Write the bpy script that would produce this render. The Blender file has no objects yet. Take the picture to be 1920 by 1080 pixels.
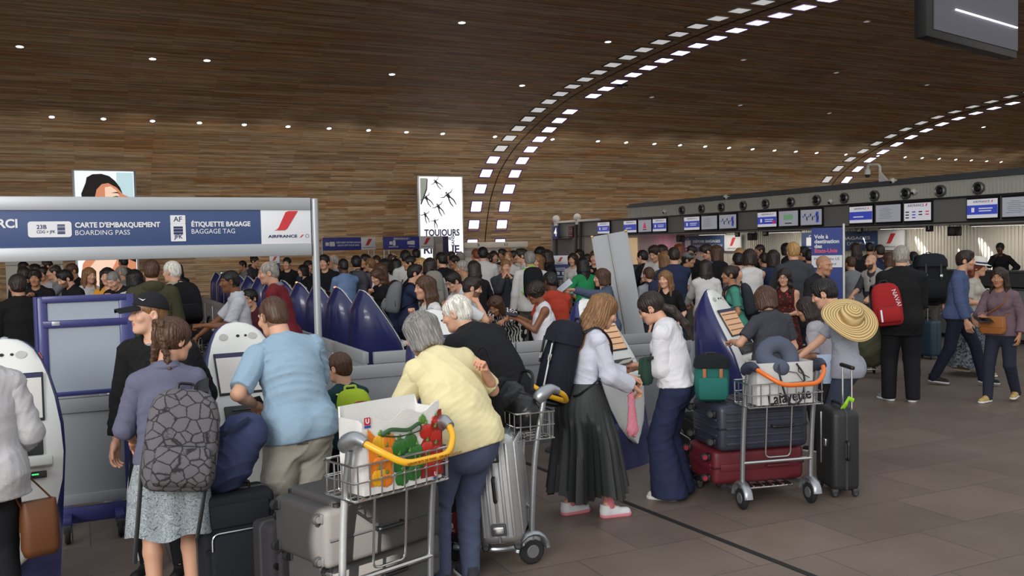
import bpy, bmesh, math, random
import numpy as np
from math import sin, cos, pi, radians, atan, atan2, sqrt
from mathutils import Vector, Matrix

SC = bpy.context.scene
COL = SC.collection
random.seed(7)

# ------------------------------------------------------------------ camera
FPX, HC = 1700.0, 1.94                       # focal length in pixels of a 1920 px wide frame, eye height
YAW, PITCH, ROLL = radians(25.5), atan(78 / 1700), radians(1.15)
_F0 = np.array([sin(YAW), cos(YAW), 0]); _R0 = np.array([cos(YAW), -sin(YAW), 0]); _Z = np.array([0, 0, 1.0])
CF = _F0 * cos(PITCH) - _Z * sin(PITCH); _U = _F0 * sin(PITCH) + _Z * cos(PITCH)
CR = _R0 * cos(ROLL) - _U * sin(ROLL); CU = _R0 * sin(ROLL) + _U * cos(ROLL)
cam = bpy.data.cameras.new('camera'); cam_o = bpy.data.objects.new('camera', cam); COL.objects.link(cam_o)
cam.sensor_width = 36.0; cam.lens = FPX / 1920 * 36.0; cam.clip_end = 500
M = Matrix.Identity(4)
for i in range(3):
    M[i][0] = CR[i]; M[i][1] = CU[i]; M[i][2] = -CF[i]
M[2][3] = HC
cam_o.matrix_world = M
SC.camera = cam_o

# ------------------------------------------------------------------ daylight, exposure
SC.view_settings.view_transform = 'Standard'; SC.view_settings.look = 'None'
SC.view_settings.gamma = 1.0; SC.view_settings.use_curve_mapping = False
SC.view_settings.exposure = 0.0
W = bpy.data.worlds.new('daylight'); SC.world = W; W.use_nodes = True
nt = W.node_tree; nt.nodes.clear()
bg = nt.nodes.new('ShaderNodeBackground'); out = nt.nodes.new('ShaderNodeOutputWorld')
tc = nt.nodes.new('ShaderNodeTexCoord'); sep = nt.nodes.new('ShaderNodeSeparateXYZ'); cr = nt.nodes.new('ShaderNodeValToRGB')
nt.links.new(tc.outputs['Generated'], sep.inputs[0]); nt.links.new(sep.outputs['Z'], cr.inputs[0])
cr.color_ramp.elements[0].position = 0.0; cr.color_ramp.elements[0].color = (0.62, 0.60, 0.56, 1)
cr.color_ramp.elements[1].position = 0.6; cr.color_ramp.elements[1].color = (0.74, 0.78, 0.82, 1)
nt.links.new(cr.outputs[0], bg.inputs[0]); nt.links.new(bg.outputs[0], out.inputs[0])
bg.inputs[1].default_value = 1.08
def light(name, kind, loc, energy, color=(1, 1, 1), target=None, **kw):
    l = bpy.data.lights.new(name, kind); l.energy = energy; l.color = color
    for k, v in kw.items(): setattr(l, k, v)
    o = bpy.data.objects.new(name, l); COL.objects.link(o); o.location = loc
    if target is not None:
        o.rotation_euler = (Vector(target) - Vector(loc)).to_track_quat('-Z', 'Y').to_euler()
    return o
# the glazed front of the hall, behind and to the left of the camera
light('glazing_light', 'AREA', (-9, -7, 6.5), 1900, (1.0, 0.98, 0.95), (4, 10, 1.0), shape='RECTANGLE', size=9, size_y=5)
# ------------------------------------------------------------------ survey: pixel of the photograph + a known distance or height -> a point of the hall
def ray(px, py): return CF + CR * (px - 960) / FPX + CU * (540 - py) / FPX
def _pt(r, t): return Vector((r[0] * t, r[1] * t, HC + r[2] * t))
def at_z(px, py, z): r = ray(px, py); return _pt(r, (z - HC) / r[2])
def at_s(px, py, s): return _pt(ray(px, py), FPX / s)      # s = pixels per metre there
def at_y(px, py, y): r = ray(px, py); return _pt(r, y / r[1])
def at_x(px, py, x): r = ray(px, py); return _pt(r, x / r[0])
def horizon(px): return 462 - 0.02 * (px - 960)
def stand(px, s):                                          # floor point under picture column px at scale s
    p = at_s(px, horizon(px) + HC * s, s); return Vector((p.x, p.y, 0))
def heading(p, th):                                        # th: 0 faces the camera, 90 the picture's left, 180 away, -90 its right
    to = Vector((-p.x, -p.y, 0)).normalized(); left = Vector((to.y, -to.x, 0))
    f = to * cos(radians(th)) + left * sin(radians(th))
    return atan2(-f.x, f.y)                                # rotation about z that turns +Y to the heading

def C(r, g, b):                                            # sRGB 0-255 -> linear
    f = lambda c: (c / 255 / 12.92) if c / 255 <= 0.04045 else ((c / 255 + 0.055) / 1.055) ** 2.4
    return (f(r), f(g), f(b))

# ------------------------------------------------------------------ objects
def tag(o, label=None, cat=None, group=None, kind=None):
    for k, v in (('label', label), ('category', cat), ('group', group), ('kind', kind)):
        if v: o[k] = v
    return o
def empty(name, loc=(0, 0, 0), rz=0.0, label=None, cat=None, group=None, rot=None):
    o = bpy.data.objects.new(name, None); COL.objects.link(o)
    o.empty_display_size = 0.1; o.location = loc
    o.rotation_euler = rot if rot else (0, 0, rz)
    return tag(o, label, cat, group)
def link(name, me, mats=None, parent=None):
    o = bpy.data.objects.new(name, me); COL.objects.link(o)
    if mats is not None:
        for m in (mats if isinstance(mats, (list, tuple)) else [mats]): me.materials.append(m)
    if parent: o.parent = parent
    return o
def copy_tree(o, parent=None):
    c = o.copy(); COL.objects.link(c)
    if parent: c.parent = parent; c.matrix_parent_inverse = o.matrix_parent_inverse.copy()
    for ch in list(o.children): copy_tree(ch, c)
    return c

class MB:
    """collects shapes, then links them as one mesh object"""
    def __init__(s): s.v = []; s.f = []; s.mi = []; s.uv = None
    def add(s, vs, fs, m=0, T=None):
        b = len(s.v)
        if T is not None: vs = [T @ Vector(p) for p in vs]
        s.v.extend([tuple(p) for p in vs]); s.f.extend([tuple(b + i for i in f) for f in fs]); s.mi.extend([m] * len(fs)); return s
    def bm(s, bm, m=0, T=None):
        bm.verts.ensure_lookup_table(); bm.verts.index_update()
        s.add([v.co.copy() for v in bm.verts], [[v.index for v in f.verts] for f in bm.faces], m, T); bm.free(); return s
    def box(s, c, size, bev=0.0, m=0, T=None, seg=2, rz=0, rot=None):
        bm = bmesh.new(); bmesh.ops.create_cube(bm, size=1)
        for v in bm.verts: v.co = Vector((v.co.x * size[0], v.co.y * size[1], v.co.z * size[2]))
        if bev: bmesh.ops.bevel(bm, geom=bm.edges[:], offset=bev, segments=seg, profile=0.5, affect='EDGES')
        X = Matrix.Translation(c)
        if rz: X = X @ Matrix.Rotation(rz, 4, 'Z')
        if rot is not None: X = X @ rot
        return s.bm(bm, m, X if T is None else T @ X)
    def tube(s, pts, r, n=8, m=0, closed=False, T=None, flat=1.0, up=None):
        pts = [Vector(p) for p in pts]; k = len(pts)
        rs = r if isinstance(r, (list, tuple)) else [r] * k
        vs = []; prev = None
        for i, p in enumerate(pts):
            if closed: t = pts[(i + 1) % k] - pts[i - 1]
            else: t = pts[min(i + 1, k - 1)] - pts[max(i - 1, 0)]
            t.normalize()
            if prev is None:
                a = Vector(up) if up is not None else (Vector((0, 0, 1)) if abs(t.z) < 0.9 else Vector((0, 1, 0)))
            else: a = prev
            a = (a - t * a.dot(t));
            if a.length < 1e-6: a = t.orthogonal()
            a.normalize(); b = t.cross(a); prev = a
            for j in range(n):
                q = 2 * pi * j / n; vs.append(p + a * (cos(q) * rs[i]) + b * (sin(q) * rs[i] * flat))
        fs = []
        for i in range(k if closed else k - 1):
            i2 = (i + 1) % k
            for j in range(n): fs.append((i * n + j, i * n + (j + 1) % n, i2 * n + (j + 1) % n, i2 * n + j))
        if not closed: fs.append(tuple(range(n))[::-1]); fs.append(tuple((k - 1) * n + j for j in range(n)))
        return s.add(vs, fs, m, T)
    def loft(s, rings, m=0, cap=True, T=None, closed=True):
        n = len(rings[0]); vs = [p for r in rings for p in r]; fs = []
        for i in range(len(rings) - 1):
            for j in range(n if closed else n - 1):
                fs.append((i * n + j, i * n + (j + 1) % n, (i + 1) * n + (j + 1) % n, (i + 1) * n + j))
        if cap and closed: fs.append(tuple(range(n))[::-1]); fs.append(tuple((len(rings) - 1) * n + j for j in range(n)))
        return s.add(vs, fs, m, T)
    def lathe(s, prof, n=20, m=0, T=None):
        vs = []; k = len(prof)
        for r, z in prof:
            for j in range(n): q = 2 * pi * j / n; vs.append((r * cos(q), r * sin(q), z))
        fs = [(i * n + j, i * n + (j + 1) % n, (i + 1) * n + (j + 1) % n, (i + 1) * n + j) for i in range(k - 1) for j in range(n)]
        fs.append(tuple(range(n))[::-1]); fs.append(tuple((k - 1) * n + j for j in range(n)))
        return s.add(vs, fs, m, T)
    def cyl(s, c, r, h, axis='Z', n=20, m=0, T=None, bev=0.0):
        b = min(bev, r * .45, h * .45)
        pr = [(r - b, -h / 2), (r, -h / 2 + b), (r, h / 2 - b), (r - b, h / 2)] if b else [(r, -h / 2), (r, h / 2)]
        X = Matrix.Translation(c)
        if axis == 'X': X = X @ Matrix.Rotation(pi / 2, 4, 'Y')
        if axis == 'Y': X = X @ Matrix.Rotation(-pi / 2, 4, 'X')
        return s.lathe(pr, n, m, X if T is None else T @ X)
    def ell(s, c, r, m=0, n=14, T=None, rot=None):
        prof = [(max(1e-4, sin(pi * i / n)), -cos(pi * i / n)) for i in range(n + 1)]
        X = Matrix.Translation(c)
        if rot is not None: X = X @ rot
        X = X @ Matrix.Diagonal((r[0], r[1], r[2], 1))
        return s.lathe(prof, n + 4, m, X if T is None else T @ X)
    def prism(s, poly, d, m=0, T=None):                     # polygon in x,y, thickness d towards +z
        n = len(poly)
        vs = [(p[0], p[1], 0) for p in poly] + [(p[0], p[1], d) for p in poly]
        fs = [tuple(range(n))[::-1], tuple(range(n, 2 * n))] + [(i, (i + 1) % n, n + (i + 1) % n, n + i) for i in range(n)]
        return s.add(vs, fs, m, T)
    def quad(s, a, b, c, d, m=0, T=None): return s.add([a, b, c, d], [(0, 1, 2, 3)], m, T)
    def build(s, name, mats, parent=None, smooth=True, ang=40):
        me = bpy.data.meshes.new(name); me.from_pydata(s.v, [], s.f); me.update()
        mats = mats if isinstance(mats, (list, tuple)) else [mats]
        if len(mats) > 1: me.polygons.foreach_set('material_index', s.mi)
        bm = bmesh.new(); bm.from_mesh(me); bmesh.ops.recalc_face_normals(bm, faces=bm.faces[:]); bm.to_mesh(me); bm.free()
        if smooth:
            me.polygons.foreach_set('use_smooth', [True] * len(me.polygons))
            try: me.set_sharp_from_angle(angle=radians(ang))
            except Exception: pass
        return link(name, me, mats, parent)

def fr(o, x, y):                                            # frame matrix: origin o, local x along x, y along y, z = x cross y
    x = Vector(x).normalized(); y = Vector(y); y = (y - x * y.dot(x)).normalized(); z = x.cross(y)
    T = Matrix.Identity(4)
    for i in range(3): T[i][0], T[i][1], T[i][2], T[i][3] = x[i], y[i], z[i], o[i]
    return T
def rrect(w, h, r, n=5, cx=0, cy=0):
    p = []
    for q, (sx, sy) in enumerate(((1, 1), (-1, 1), (-1, -1), (1, -1))):
        for i in range(n + 1):
            a = pi / 2 * (q + i / n); p.append((cx + sx * (w / 2 - r) + r * cos(a), cy + sy * (h / 2 - r) + r * sin(a)))
    return p
def bez(P, n=12):                                           # smooth curve through points (Catmull-Rom)
    P = [Vector(p) for p in P]; Q = [P[0] * 2 - P[1]] + P + [P[-1] * 2 - P[-2]]; o = []
    for i in range(len(P) - 1):
        a, b, c, d = Q[i:i + 4]
        for j in range(n):
            t = j / n; o.append(0.5 * (2 * b + (c - a) * t + (2 * a - 5 * b + 4 * c - d) * t * t + (3 * b - a - 3 * c + d) * t ** 3))
    return o + [P[-1]]
def bend(P, r, n=5):                                        # polyline with rounded corners
    P = [Vector(p) for p in P]; o = [P[0]]
    for i in range(1, len(P) - 1):
        a, b, c = P[i - 1], P[i], P[i + 1]; u = (a - b); v = (c - b); d = min(r, u.length * .49, v.length * .49)
        s_ = b + u.normalized() * d; e = b + v.normalized() * d
        for j in range(n + 1): t = j / n; o.append((s_ * (1 - t) + b * t) * (1 - t) + (b * (1 - t) + e * t) * t)
    return o + [P[-1]]
def text_mb(mb, body, size, T, m=0, align='CENTER', ext=0.001, bold=0.0, width=None):
    cu = bpy.data.curves.new('t', 'FONT'); cu.body = body; cu.size = size; cu.align_x = align; cu.align_y = 'CENTER'
    cu.extrude = ext; cu.offset = bold; cu.resolution_u = 3
    o = bpy.data.objects.new('t', cu)
    me = bpy.data.meshes.new_from_object(o)
    vs = [v.co.copy() for v in me.vertices]; fs = [tuple(p.vertices) for p in me.polygons]
    if width and vs:
        x0 = min(v.x for v in vs); x1 = max(v.x for v in vs); k = width / max(1e-6, x1 - x0)
        cx = (x0 + x1) / 2 if align == 'CENTER' else (x0 if align == 'LEFT' else x1)
        for v in vs: v.x = (v.x - cx) * k
    mb.add(vs, fs, m, T)
    bpy.data.objects.remove(o); bpy.data.curves.remove(cu); bpy.data.meshes.remove(me)

# ------------------------------------------------------------------ materials
_MC = {}
def _nodes(name):
    m = bpy.data.materials.new(name); m.use_nodes = True; nt = m.node_tree
    return m, nt, nt.nodes['Principled BSDF']
def mat(color, rough=0.5, metal=0.0, name=None, emit=0.0, bump=0.0, scale=60.0, vary=0.0, alpha=None, coat=0.0, spec=None):
    key = (tuple(round(c, 4) for c in color), rough, metal, emit, bump, scale, vary, alpha, coat, spec)
    if key in _MC: return _MC[key]
    m, nt, b = _nodes(name or 'surface')
    b.inputs['Base Color'].default_value = (*color, 1); b.inputs['Roughness'].default_value = rough; b.inputs['Metallic'].default_value = metal
    if spec is not None: b.inputs['Specular IOR Level'].default_value = spec
    if coat: b.inputs['Coat Weight'].default_value = coat; b.inputs['Coat Roughness'].default_value = 0.08
    if emit: b.inputs['Emission Color'].default_value = (*color, 1); b.inputs['Emission Strength'].default_value = emit
    if alpha is not None: b.inputs['Alpha'].default_value = alpha
    if bump or vary:
        t = nt.nodes.new('ShaderNodeTexCoord'); n = nt.nodes.new('ShaderNodeTexNoise'); n.inputs['Scale'].default_value = scale; n.inputs['Detail'].default_value = 4
        nt.links.new(t.outputs['Object'], n.inputs['Vector'])
        if bump:
            bp = nt.nodes.new('ShaderNodeBump'); bp.inputs['Strength'].default_value = bump; bp.inputs['Distance'].default_value = 0.01
            nt.links.new(n.outputs[0], bp.inputs['Height']); nt.links.new(bp.outputs[0], b.inputs['Normal'])
        if vary:
            mx = nt.nodes.new('ShaderNodeMix'); mx.data_type = 'RGBA'
            mx.inputs[6].default_value = (*[c * (1 - vary) for c in color], 1); mx.inputs[7].default_value = (*[min(1, c * (1 + vary)) for c in color], 1)
            nt.links.new(n.outputs[0], mx.inputs[0]); nt.links.new(mx.outputs[2], b.inputs['Base Color'])
    _MC[key] = m; return m
def fabric(color, rough=0.85, k=1.0):
    return mat(color, rough, bump=0.25 * k, scale=220, vary=0.10, spec=0.25, name='fabric')
def ramp_mat(name, tex, stops, rough=0.85, scale=20.0, coord='Object', stretch=(1, 1, 1), detail=4.0, bump=0.0, const=False, spec=0.3, feature=None, distort=0.0):
    """a printed / grained surface: one texture through a colour ramp"""
    m, nt, b = _nodes(name); t = nt.nodes.new('ShaderNodeTexCoord'); mp = nt.nodes.new('ShaderNodeMapping'); mp.inputs['Scale'].default_value = stretch
    nt.links.new(t.outputs[coord], mp.inputs[0])
    n = nt.nodes.new('ShaderNodeTex' + tex)
    if tex == 'Voronoi' and feature: n.feature = feature
    n.inputs['Scale'].default_value = scale
    if 'Detail' in n.inputs: n.inputs['Detail'].default_value = detail
    if distort and 'Distortion' in n.inputs: n.inputs['Distortion'].default_value = distort
    nt.links.new(mp.outputs[0], n.inputs['Vector'])
    r = nt.nodes.new('ShaderNodeValToRGB'); r.color_ramp.interpolation = 'CONSTANT' if const else 'LINEAR'
    e = r.color_ramp.elements
    while len(e) < len(stops): e.new(0.5)
    for i, (p, c) in enumerate(stops): e[i].position = p; e[i].color = (*c, 1)
    o = n.outputs['Distance'] if (tex == 'Voronoi') else n.outputs[0]
    nt.links.new(o, r.inputs[0]); nt.links.new(r.outputs[0], b.inputs['Base Color'])
    b.inputs['Roughness'].default_value = rough; b.inputs['Specular IOR Level'].default_value = spec
    if bump:
        bp = nt.nodes.new('ShaderNodeBump'); bp.inputs['Strength'].default_value = bump; bp.inputs['Distance'].default_value = 0.01
        nt.links.new(o, bp.inputs['Height']); nt.links.new(bp.outputs[0], b.inputs['Normal'])
    return m
GALV = mat(C(168, 172, 176), 0.38, 0.85, 'galvanised steel', bump=0.08, scale=40, vary=0.12)
CHROME = mat(C(205, 205, 205), 0.22, 1.0, 'chrome')
ALU = mat(C(182, 186, 190), 0.42, 0.5, 'brushed aluminium')
BLACKP = mat(C(22, 22, 24), 0.45, 0, 'black plastic')
RUBBER = mat(C(30, 30, 32), 0.8, 0, 'rubber')
DKGREY = mat(C(62, 62, 64), 0.6, 0, 'dark grey')
WHITE = mat(C(232, 232, 228), 0.45, 0, 'white plastic')
NAVY = mat(C(62, 82, 126), 0.5, 0, 'navy panel')
SIGNWHITE = mat(C(228, 229, 232), 0.5, 0, 'white sign')
PANELG = mat(C(146, 148, 152), 0.55, 0, 'grey laminate', vary=0.05, scale=8)
RED = mat(C(205, 52, 58), 0.5, 0, 'red')
NAVYTXT = mat(C(34, 44, 92), 0.5, 0, 'navy lettering')
# ================================================================== the hall
PROF = [(40.2, -0.02), (40.0, 1.2), (39.78, 2.27), (39.5, 3.2), (39.0, 4.25), (38.15, 5.2), (37.2, 5.85), (36.2, 6.33), (34.7, 6.87), (32.8, 7.4), (30.6, 7.8), (27.7, 8.1), (25.1, 8.29), (23.1, 8.38), (21.4, 8.41), (17.5, 8.36), (14.0, 8.2), (11.5, 8.0)]
VP = bez([(0, y, z) for y, z in PROF], 4); VP = [(p.y, p.z) for p in VP]
ARC = [0.0]
for a, b in zip(VP, VP[1:]): ARC.append(ARC[-1] + sqrt((a[0] - b[0]) ** 2 + (a[1] - b[1]) ** 2))
def vault_at(s):                                            # arc length -> (y, z), tangent (dy, dz)
    for i in range(len(ARC) - 1):
        if ARC[i + 1] >= s:
            t = (s - ARC[i]) / (ARC[i + 1] - ARC[i]); a, b = VP[i], VP[i + 1]
            l = ARC[i + 1] - ARC[i]
            return (a[0] + (b[0] - a[0]) * t, a[1] + (b[1] - a[1]) * t), ((b[0] - a[0]) / l, (b[1] - a[1]) / l)
def vault_z(y):
    for a, b in zip(VP, VP[1:]):
        if a[0] >= y >= b[0]: return a[1] + (b[1] - a[1]) * (a[0] - y) / max(1e-6, a[0] - b[0])
def on_vault(px, py):                                       # where the line of sight through a pixel meets the vault
    r = ray(px, py); lo, hi = 14.5, 40.0
    for _ in range(40):
        y = (lo + hi) / 2; z = HC + r[2] * y / r[1]
        if z < vault_z(y): lo = y
        else: hi = y
    return Vector((r[0] * lo / r[1], lo, HC + r[2] * lo / r[1]))

def wood_material():
    m, nt, b = _nodes('strip wood'); L = nt.links.new
    uv = nt.nodes.new('ShaderNodeUVMap')
    def brick(w, h, off, mort):
        t = nt.nodes.new('ShaderNodeTexBrick'); t.offset = 0.37; t.offset_frequency = 2; t.squash = 1
        t.inputs['Scale'].default_value = 1.0; t.inputs['Brick Width'].default_value = w; t.inputs['Row Height'].default_value = h
        t.inputs['Mortar Size'].default_value = mort; t.inputs['Mortar Smooth'].default_value = 0.2
        t.inputs['Color1'].default_value = (0, 0, 0, 1); t.inputs['Color2'].default_value = (1, 1, 1, 1); t.inputs['Mortar'].default_value = (0, 0, 0, 1)
        mp = nt.nodes.new('ShaderNodeMapping'); mp.inputs['Location'].default_value = off; L(uv.outputs[0], mp.inputs[0]); L(mp.outputs[0], t.inputs['Vector']); return t
    b1 = brick(2.7, 0.085, (0, 0, 0), 0.006); b2 = brick(1.9, 0.17, (0.7, 0.02, 0), 0.0)
    mp = nt.nodes.new('ShaderNodeMapping'); mp.inputs['Scale'].default_value = (0.16, 2.2, 1); L(uv.outputs[0], mp.inputs[0])
    n = nt.nodes.new('ShaderNodeTexNoise'); n.inputs['Scale'].default_value = 1.0; n.inputs['Detail'].default_value = 5; L(mp.outputs[0], n.inputs['Vector'])
    mp2 = nt.nodes.new('ShaderNodeMapping'); mp2.inputs['Scale'].default_value = (1.2, 26, 1); L(uv.outputs[0], mp2.inputs[0])
    n2 = nt.nodes.new('ShaderNodeTexNoise'); n2.inputs['Scale'].default_value = 1.0; n2.inputs['Detail'].default_value = 3; L(mp2.outputs[0], n2.inputs['Vector'])
    a1 = nt.nodes.new('ShaderNodeMath'); a1.operation = 'MULTIPLY_ADD'; L(b1.outputs['Color'], a1.inputs[0]); a1.inputs[1].default_value = 0.42; L(n2.outputs[0], a1.inputs[2])
    a2 = nt.nodes.new('ShaderNodeMath'); a2.operation = 'SUBTRACT'; L(a1.outputs[0], a2.inputs[0]); a2.inputs[1].default_value = 0.22
    r1 = nt.nodes.new('ShaderNodeValToRGB'); e = r1.color_ramp.elements; L(a2.outputs[0], r1.inputs[0])
    e[0].position = 0.08; e[0].color = (*C(114, 98, 82), 1); e[1].position = 0.85; e[1].color = (*C(232, 212, 180), 1)
    x = e.new(0.42); x.color = (*C(176, 154, 126), 1)
    a3 = nt.nodes.new('ShaderNodeMath'); a3.operation = 'MULTIPLY_ADD'; L(b2.outputs['Color'], a3.inputs[0]); a3.inputs[1].default_value = 0.45; L(n.outputs[0], a3.inputs[2])
    r2 = nt.nodes.new('ShaderNodeValToRGB'); e = r2.color_ramp.elements; L(a3.outputs[0], r2.inputs[0])
    e[0].position = 0.62; e[0].color = (0, 0, 0, 1); e[1].position = 1.0; e[1].color = (1, 1, 1, 1)
    mx = nt.nodes.new('ShaderNodeMix'); mx.data_type = 'RGBA'; mx.blend_type = 'MULTIPLY'
    L(r2.outputs[0], mx.inputs[0]); L(r1.outputs[0], mx.inputs[6]); mx.inputs[7].default_value = (1.0, 0.74, 0.54, 1)
    L(mx.outputs[2], b.inputs['Base Color']); b.inputs['Roughness'].default_value = 0.62; b.inputs['Specular IOR Level'].default_value = 0.2
    return m
def make_vault():
    X0, X1 = -22.0, 70.0; xs = [X0 + (X1 - X0) * i / 40 for i in range(41)]
    vs = [(x, y, z) for y, z in VP for x in xs]; n = 41; fs = []
    for i in range(len(VP) - 1):
        for j in range(40): fs.append((i * n + j, i * n + j + 1, (i + 1) * n + j + 1, (i + 1) * n + j))
    me = bpy.data.meshes.new('ceiling'); me.from_pydata(vs, [], fs); uv = me.uv_layers.new(name='UVMap')
    co = [(x, ARC[i]) for i in range(len(VP)) for x in xs]
    for l in me.loops: uv.data[l.index].uv = co[l.vertex_index]
    me.polygons.foreach_set('use_smooth', [True] * len(me.polygons))
    o = link('ceiling', me, wood_material()); o['kind'] = 'structure'
    # outer roof skin, a little above, so that the vault is a body and not a sheet
    mb = MB(); r0 = [(X0, y + 0.25, z + 0.3) for y, z in VP]; r1 = [(X1, y + 0.25, z + 0.3) for y, z in VP]
    mb.loft([r0, r1], closed=False); mb.build('roof', DKGREY)['kind'] = 'structure'
    # the joints between vault sections, one dark line per ring
    for k, X in enumerate((17.6, 38.3)):
        mb = MB(); mb.tube([(X, y - 0.004, z - 0.004) for y, z in VP], 0.022, 6)
        mb.build('trim_%d' % (k + 1), BLACKP)['kind'] = 'structure'
make_vault()

def floor_material():
    m, nt, b = _nodes('stone floor tiles'); L = nt.links.new
    t = nt.nodes.new('ShaderNodeTexCoord'); br = nt.nodes.new('ShaderNodeTexBrick'); br.offset = 0.5
    br.inputs['Scale'].default_value = 1.0; br.inputs['Brick Width'].default_value = 0.9; br.inputs['Row Height'].default_value = 0.6; br.inputs['Mortar Size'].default_value = 0.004
    br.inputs['Color1'].default_value = (*C(118, 104, 95), 1); br.inputs['Color2'].default_value = (*C(128, 113, 103), 1); br.inputs['Mortar'].default_value = (*C(92, 84, 78), 1)
    L(t.outputs['Object'], br.inputs['Vector'])
    n = nt.nodes.new('ShaderNodeTexNoise'); n.inputs['Scale'].default_value = 1.3; n.inputs['Detail'].default_value = 6; L(t.outputs['Object'], n.inputs['Vector'])
    mx = nt.nodes.new('ShaderNodeMix'); mx.data_type = 'RGBA'; mx.blend_type = 'MULTIPLY'; mx.inputs[0].default_value = 0.8
    r = nt.nodes.new('ShaderNodeValToRGB'); r.color_ramp.elements[0].position = .3; r.color_ramp.elements[0].color = (.72, .70, .68, 1); r.color_ramp.elements[1].position = .7
    L(n.outputs[0], r.inputs[0]); L(br.outputs[0], mx.inputs[6]); L(r.outputs[0], mx.inputs[7]); L(mx.outputs[2], b.inputs['Base Color'])
    b.inputs['Roughness'].default_value = 0.42; b.inputs['Specular IOR Level'].default_value = 0.35
    return m
mb = MB(); mb.box((20, 20, -0.15), (110, 70, 0.3)); mb.build('floor', floor_material(), smooth=False)['kind'] = 'structure'
a, b_ = at_z(985, 868, 0), at_z(1462, 1056, 0); d = (b_ - a).normalized(); a = a - d * 2.5; b_ = b_ + d * 6
mb = MB(); n_ = Vector((-d.y, d.x, 0)) * 0.022
mb.add([a - n_, b_ - n_, b_ + n_, a + n_] + [p + Vector((0, 0, .004)) for p in (a - n_, b_ - n_, b_ + n_, a + n_)], [(0, 1, 2, 3), (4, 5, 6, 7), (0, 1, 5, 4), (1, 2, 6, 5), (2, 3, 7, 6), (3, 0, 4, 7)])
mb.build('trim_3', mat(C(26, 24, 24), .7), smooth=False)['kind'] = 'structure'

# ------------------------------------------------------------------ lights in the vault
SQ_W = mat((1.0, 0.97, 1.0), .5, emit=2.6, name='lit panel'); SQ_V = mat((0.93, 0.90, 1.0), .5, emit=3.4, name='violet white lit panel')
SQ_D = mat((0.80, 0.80, 0.80), .5, emit=0.55, name='dim lit panel'); LILAC = mat(C(120, 88, 176), .6, name='lilac frame')
def square_light(X, s, m, label, group, grey=False):
    (y, z), (ty, tz) = vault_at(s); T = fr(Vector((X, y, z)), (1, 0, 0), (0, ty, tz)); T = T if (T @ Vector((0, 0, 1)) - T.translation).y < 0 else fr(Vector((X, y, z)), (-1, 0, 0), (0, ty, tz))
    e = empty('ceiling_light', T.translation, rot=T.to_euler()); tag(e, label, 'ceiling light', group)
    f = MB(); f.loft([[(p[0], p[1], .0) for p in rrect(.6, .6, .03)], [(p[0], p[1], .02) for p in rrect(.6, .6, .03)], [(p[0], p[1], .02) for p in rrect(.5, .5, .02)], [(p[0], p[1], -.02) for p in rrect(.5, .5, .02)]], cap=False)
    f.build('frame', LILAC if not grey else DKGREY, e); g = MB(); g.prism(rrect(.5, .5, .02), .012, T=Matrix.Translation((0, 0, -.005))); g.build('diffuser', m, e)
S0 = 2.1
for k in range(26):
    s = S0 + k * 0.955
    if s > 29.5: break
    square_light(17.6 - .66, s, SQ_V if k < 4 else SQ_D if k > 5 else SQ_W, 'square ceiling light in the left column of the nearer arch of lit squares', 'lit squares, nearer arch, left column', k > 5)
    if k != 11: square_light(17.6 + .80, s, SQ_V if k < 9 else SQ_W, 'square ceiling light in the right column of the nearer arch of lit squares', 'lit squares, nearer arch, right column')
    if s > 4.2:
        square_light(38.3 - .66, s, SQ_D, 'square ceiling light in the left column of the farther arch of lit squares', 'lit squares, farther arch, left column', True)
        square_light(38.3 + .80, s, SQ_W, 'square ceiling light in the right column of the farther arch of lit squares', 'lit squares, farther arch, right column')
DL = mat((1.0, .93, .82), .5, emit=9.0, name='lit downlight')
def downlight(px, py, label, group, r=.085, m=DL):
    p = on_vault(px, py); y = p.y; t = (0, 1, (vault_z(y + .1) - vault_z(y - .1)) / .2) if 14.2 < y < 39.9 else (0, 1, 0)
    T = fr(p, (-1, 0, 0), t); nrm = T.to_3x3() @ Vector((0, 0, 1))
    if nrm.z > 0 and nrm.y > 0: T = fr(p, (1, 0, 0), t)
    e = empty('downlight', T.translation, rot=T.to_euler()); tag(e, label, 'downlight', group)
    f = MB(); f.lathe([(r + .035, -.005), (r + .035, .012), (r, .015), (r, .002)], 16); f.build('ring', ALU, e)
    g = MB(); g.lathe([(r, -.004), (r, .008), (r * .6, .016)], 16); g.build('lamp', m, e)
    return p, nrm
for px, py in ((97, 219), (194, 222.5), (286, 226.5), (374, 230), (458, 233.5), (540, 237), (617, 240.5), (691, 244), (762, 247.5), (830, 250.5)):
    downlight(px, py, 'downlight in the long row on the wooden vault left of the nearer arch', 'downlight row left of the nearer arch')
for px, py in ((928, 256), (1036, 261), (1121, 264.5), (1174, 267), (1227, 269.5), (1275, 272), (1322, 274.5), (1367, 277), (1411, 279.5), (1452, 282), (1492, 284), (1531, 286.5)):
    downlight(px, py, 'downlight in the row on the vault between the two arches of squares', 'downlight row between the arches')
for px, py in ((1586, 289.5), (1646, 292), (1697, 294.5), (1729, 296), (1761, 297.5), (1792, 299), (1821, 300.5), (1850, 302), (1877, 303.5)):
    downlight(px, py, 'downlight in the row on the vault right of the farther arch', 'downlight row right of the farther arch', .075)
for px, py, lb in ((37, 87, 'single downlight high on the vault at the left picture edge'), (388, 113, 'single downlight high on the vault above the large navy sign'),
                   (735, 139, 'single downlight high on the vault left of the white poster column'), (979, 160, 'single downlight on the vault close left of the nearer arch'),
                   (866, 42, 'topmost downlight on the vault'), (1140, 78, 'single downlight on the vault inside the curve of the nearer arch'), (286, 110, 'dim oval downlight beside the one above the large navy sign')):
    downlight(px, py, lb, None, .10)
DLD = mat((.75, .72, .68), .5, emit=.35, name='unlit downlight')
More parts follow.
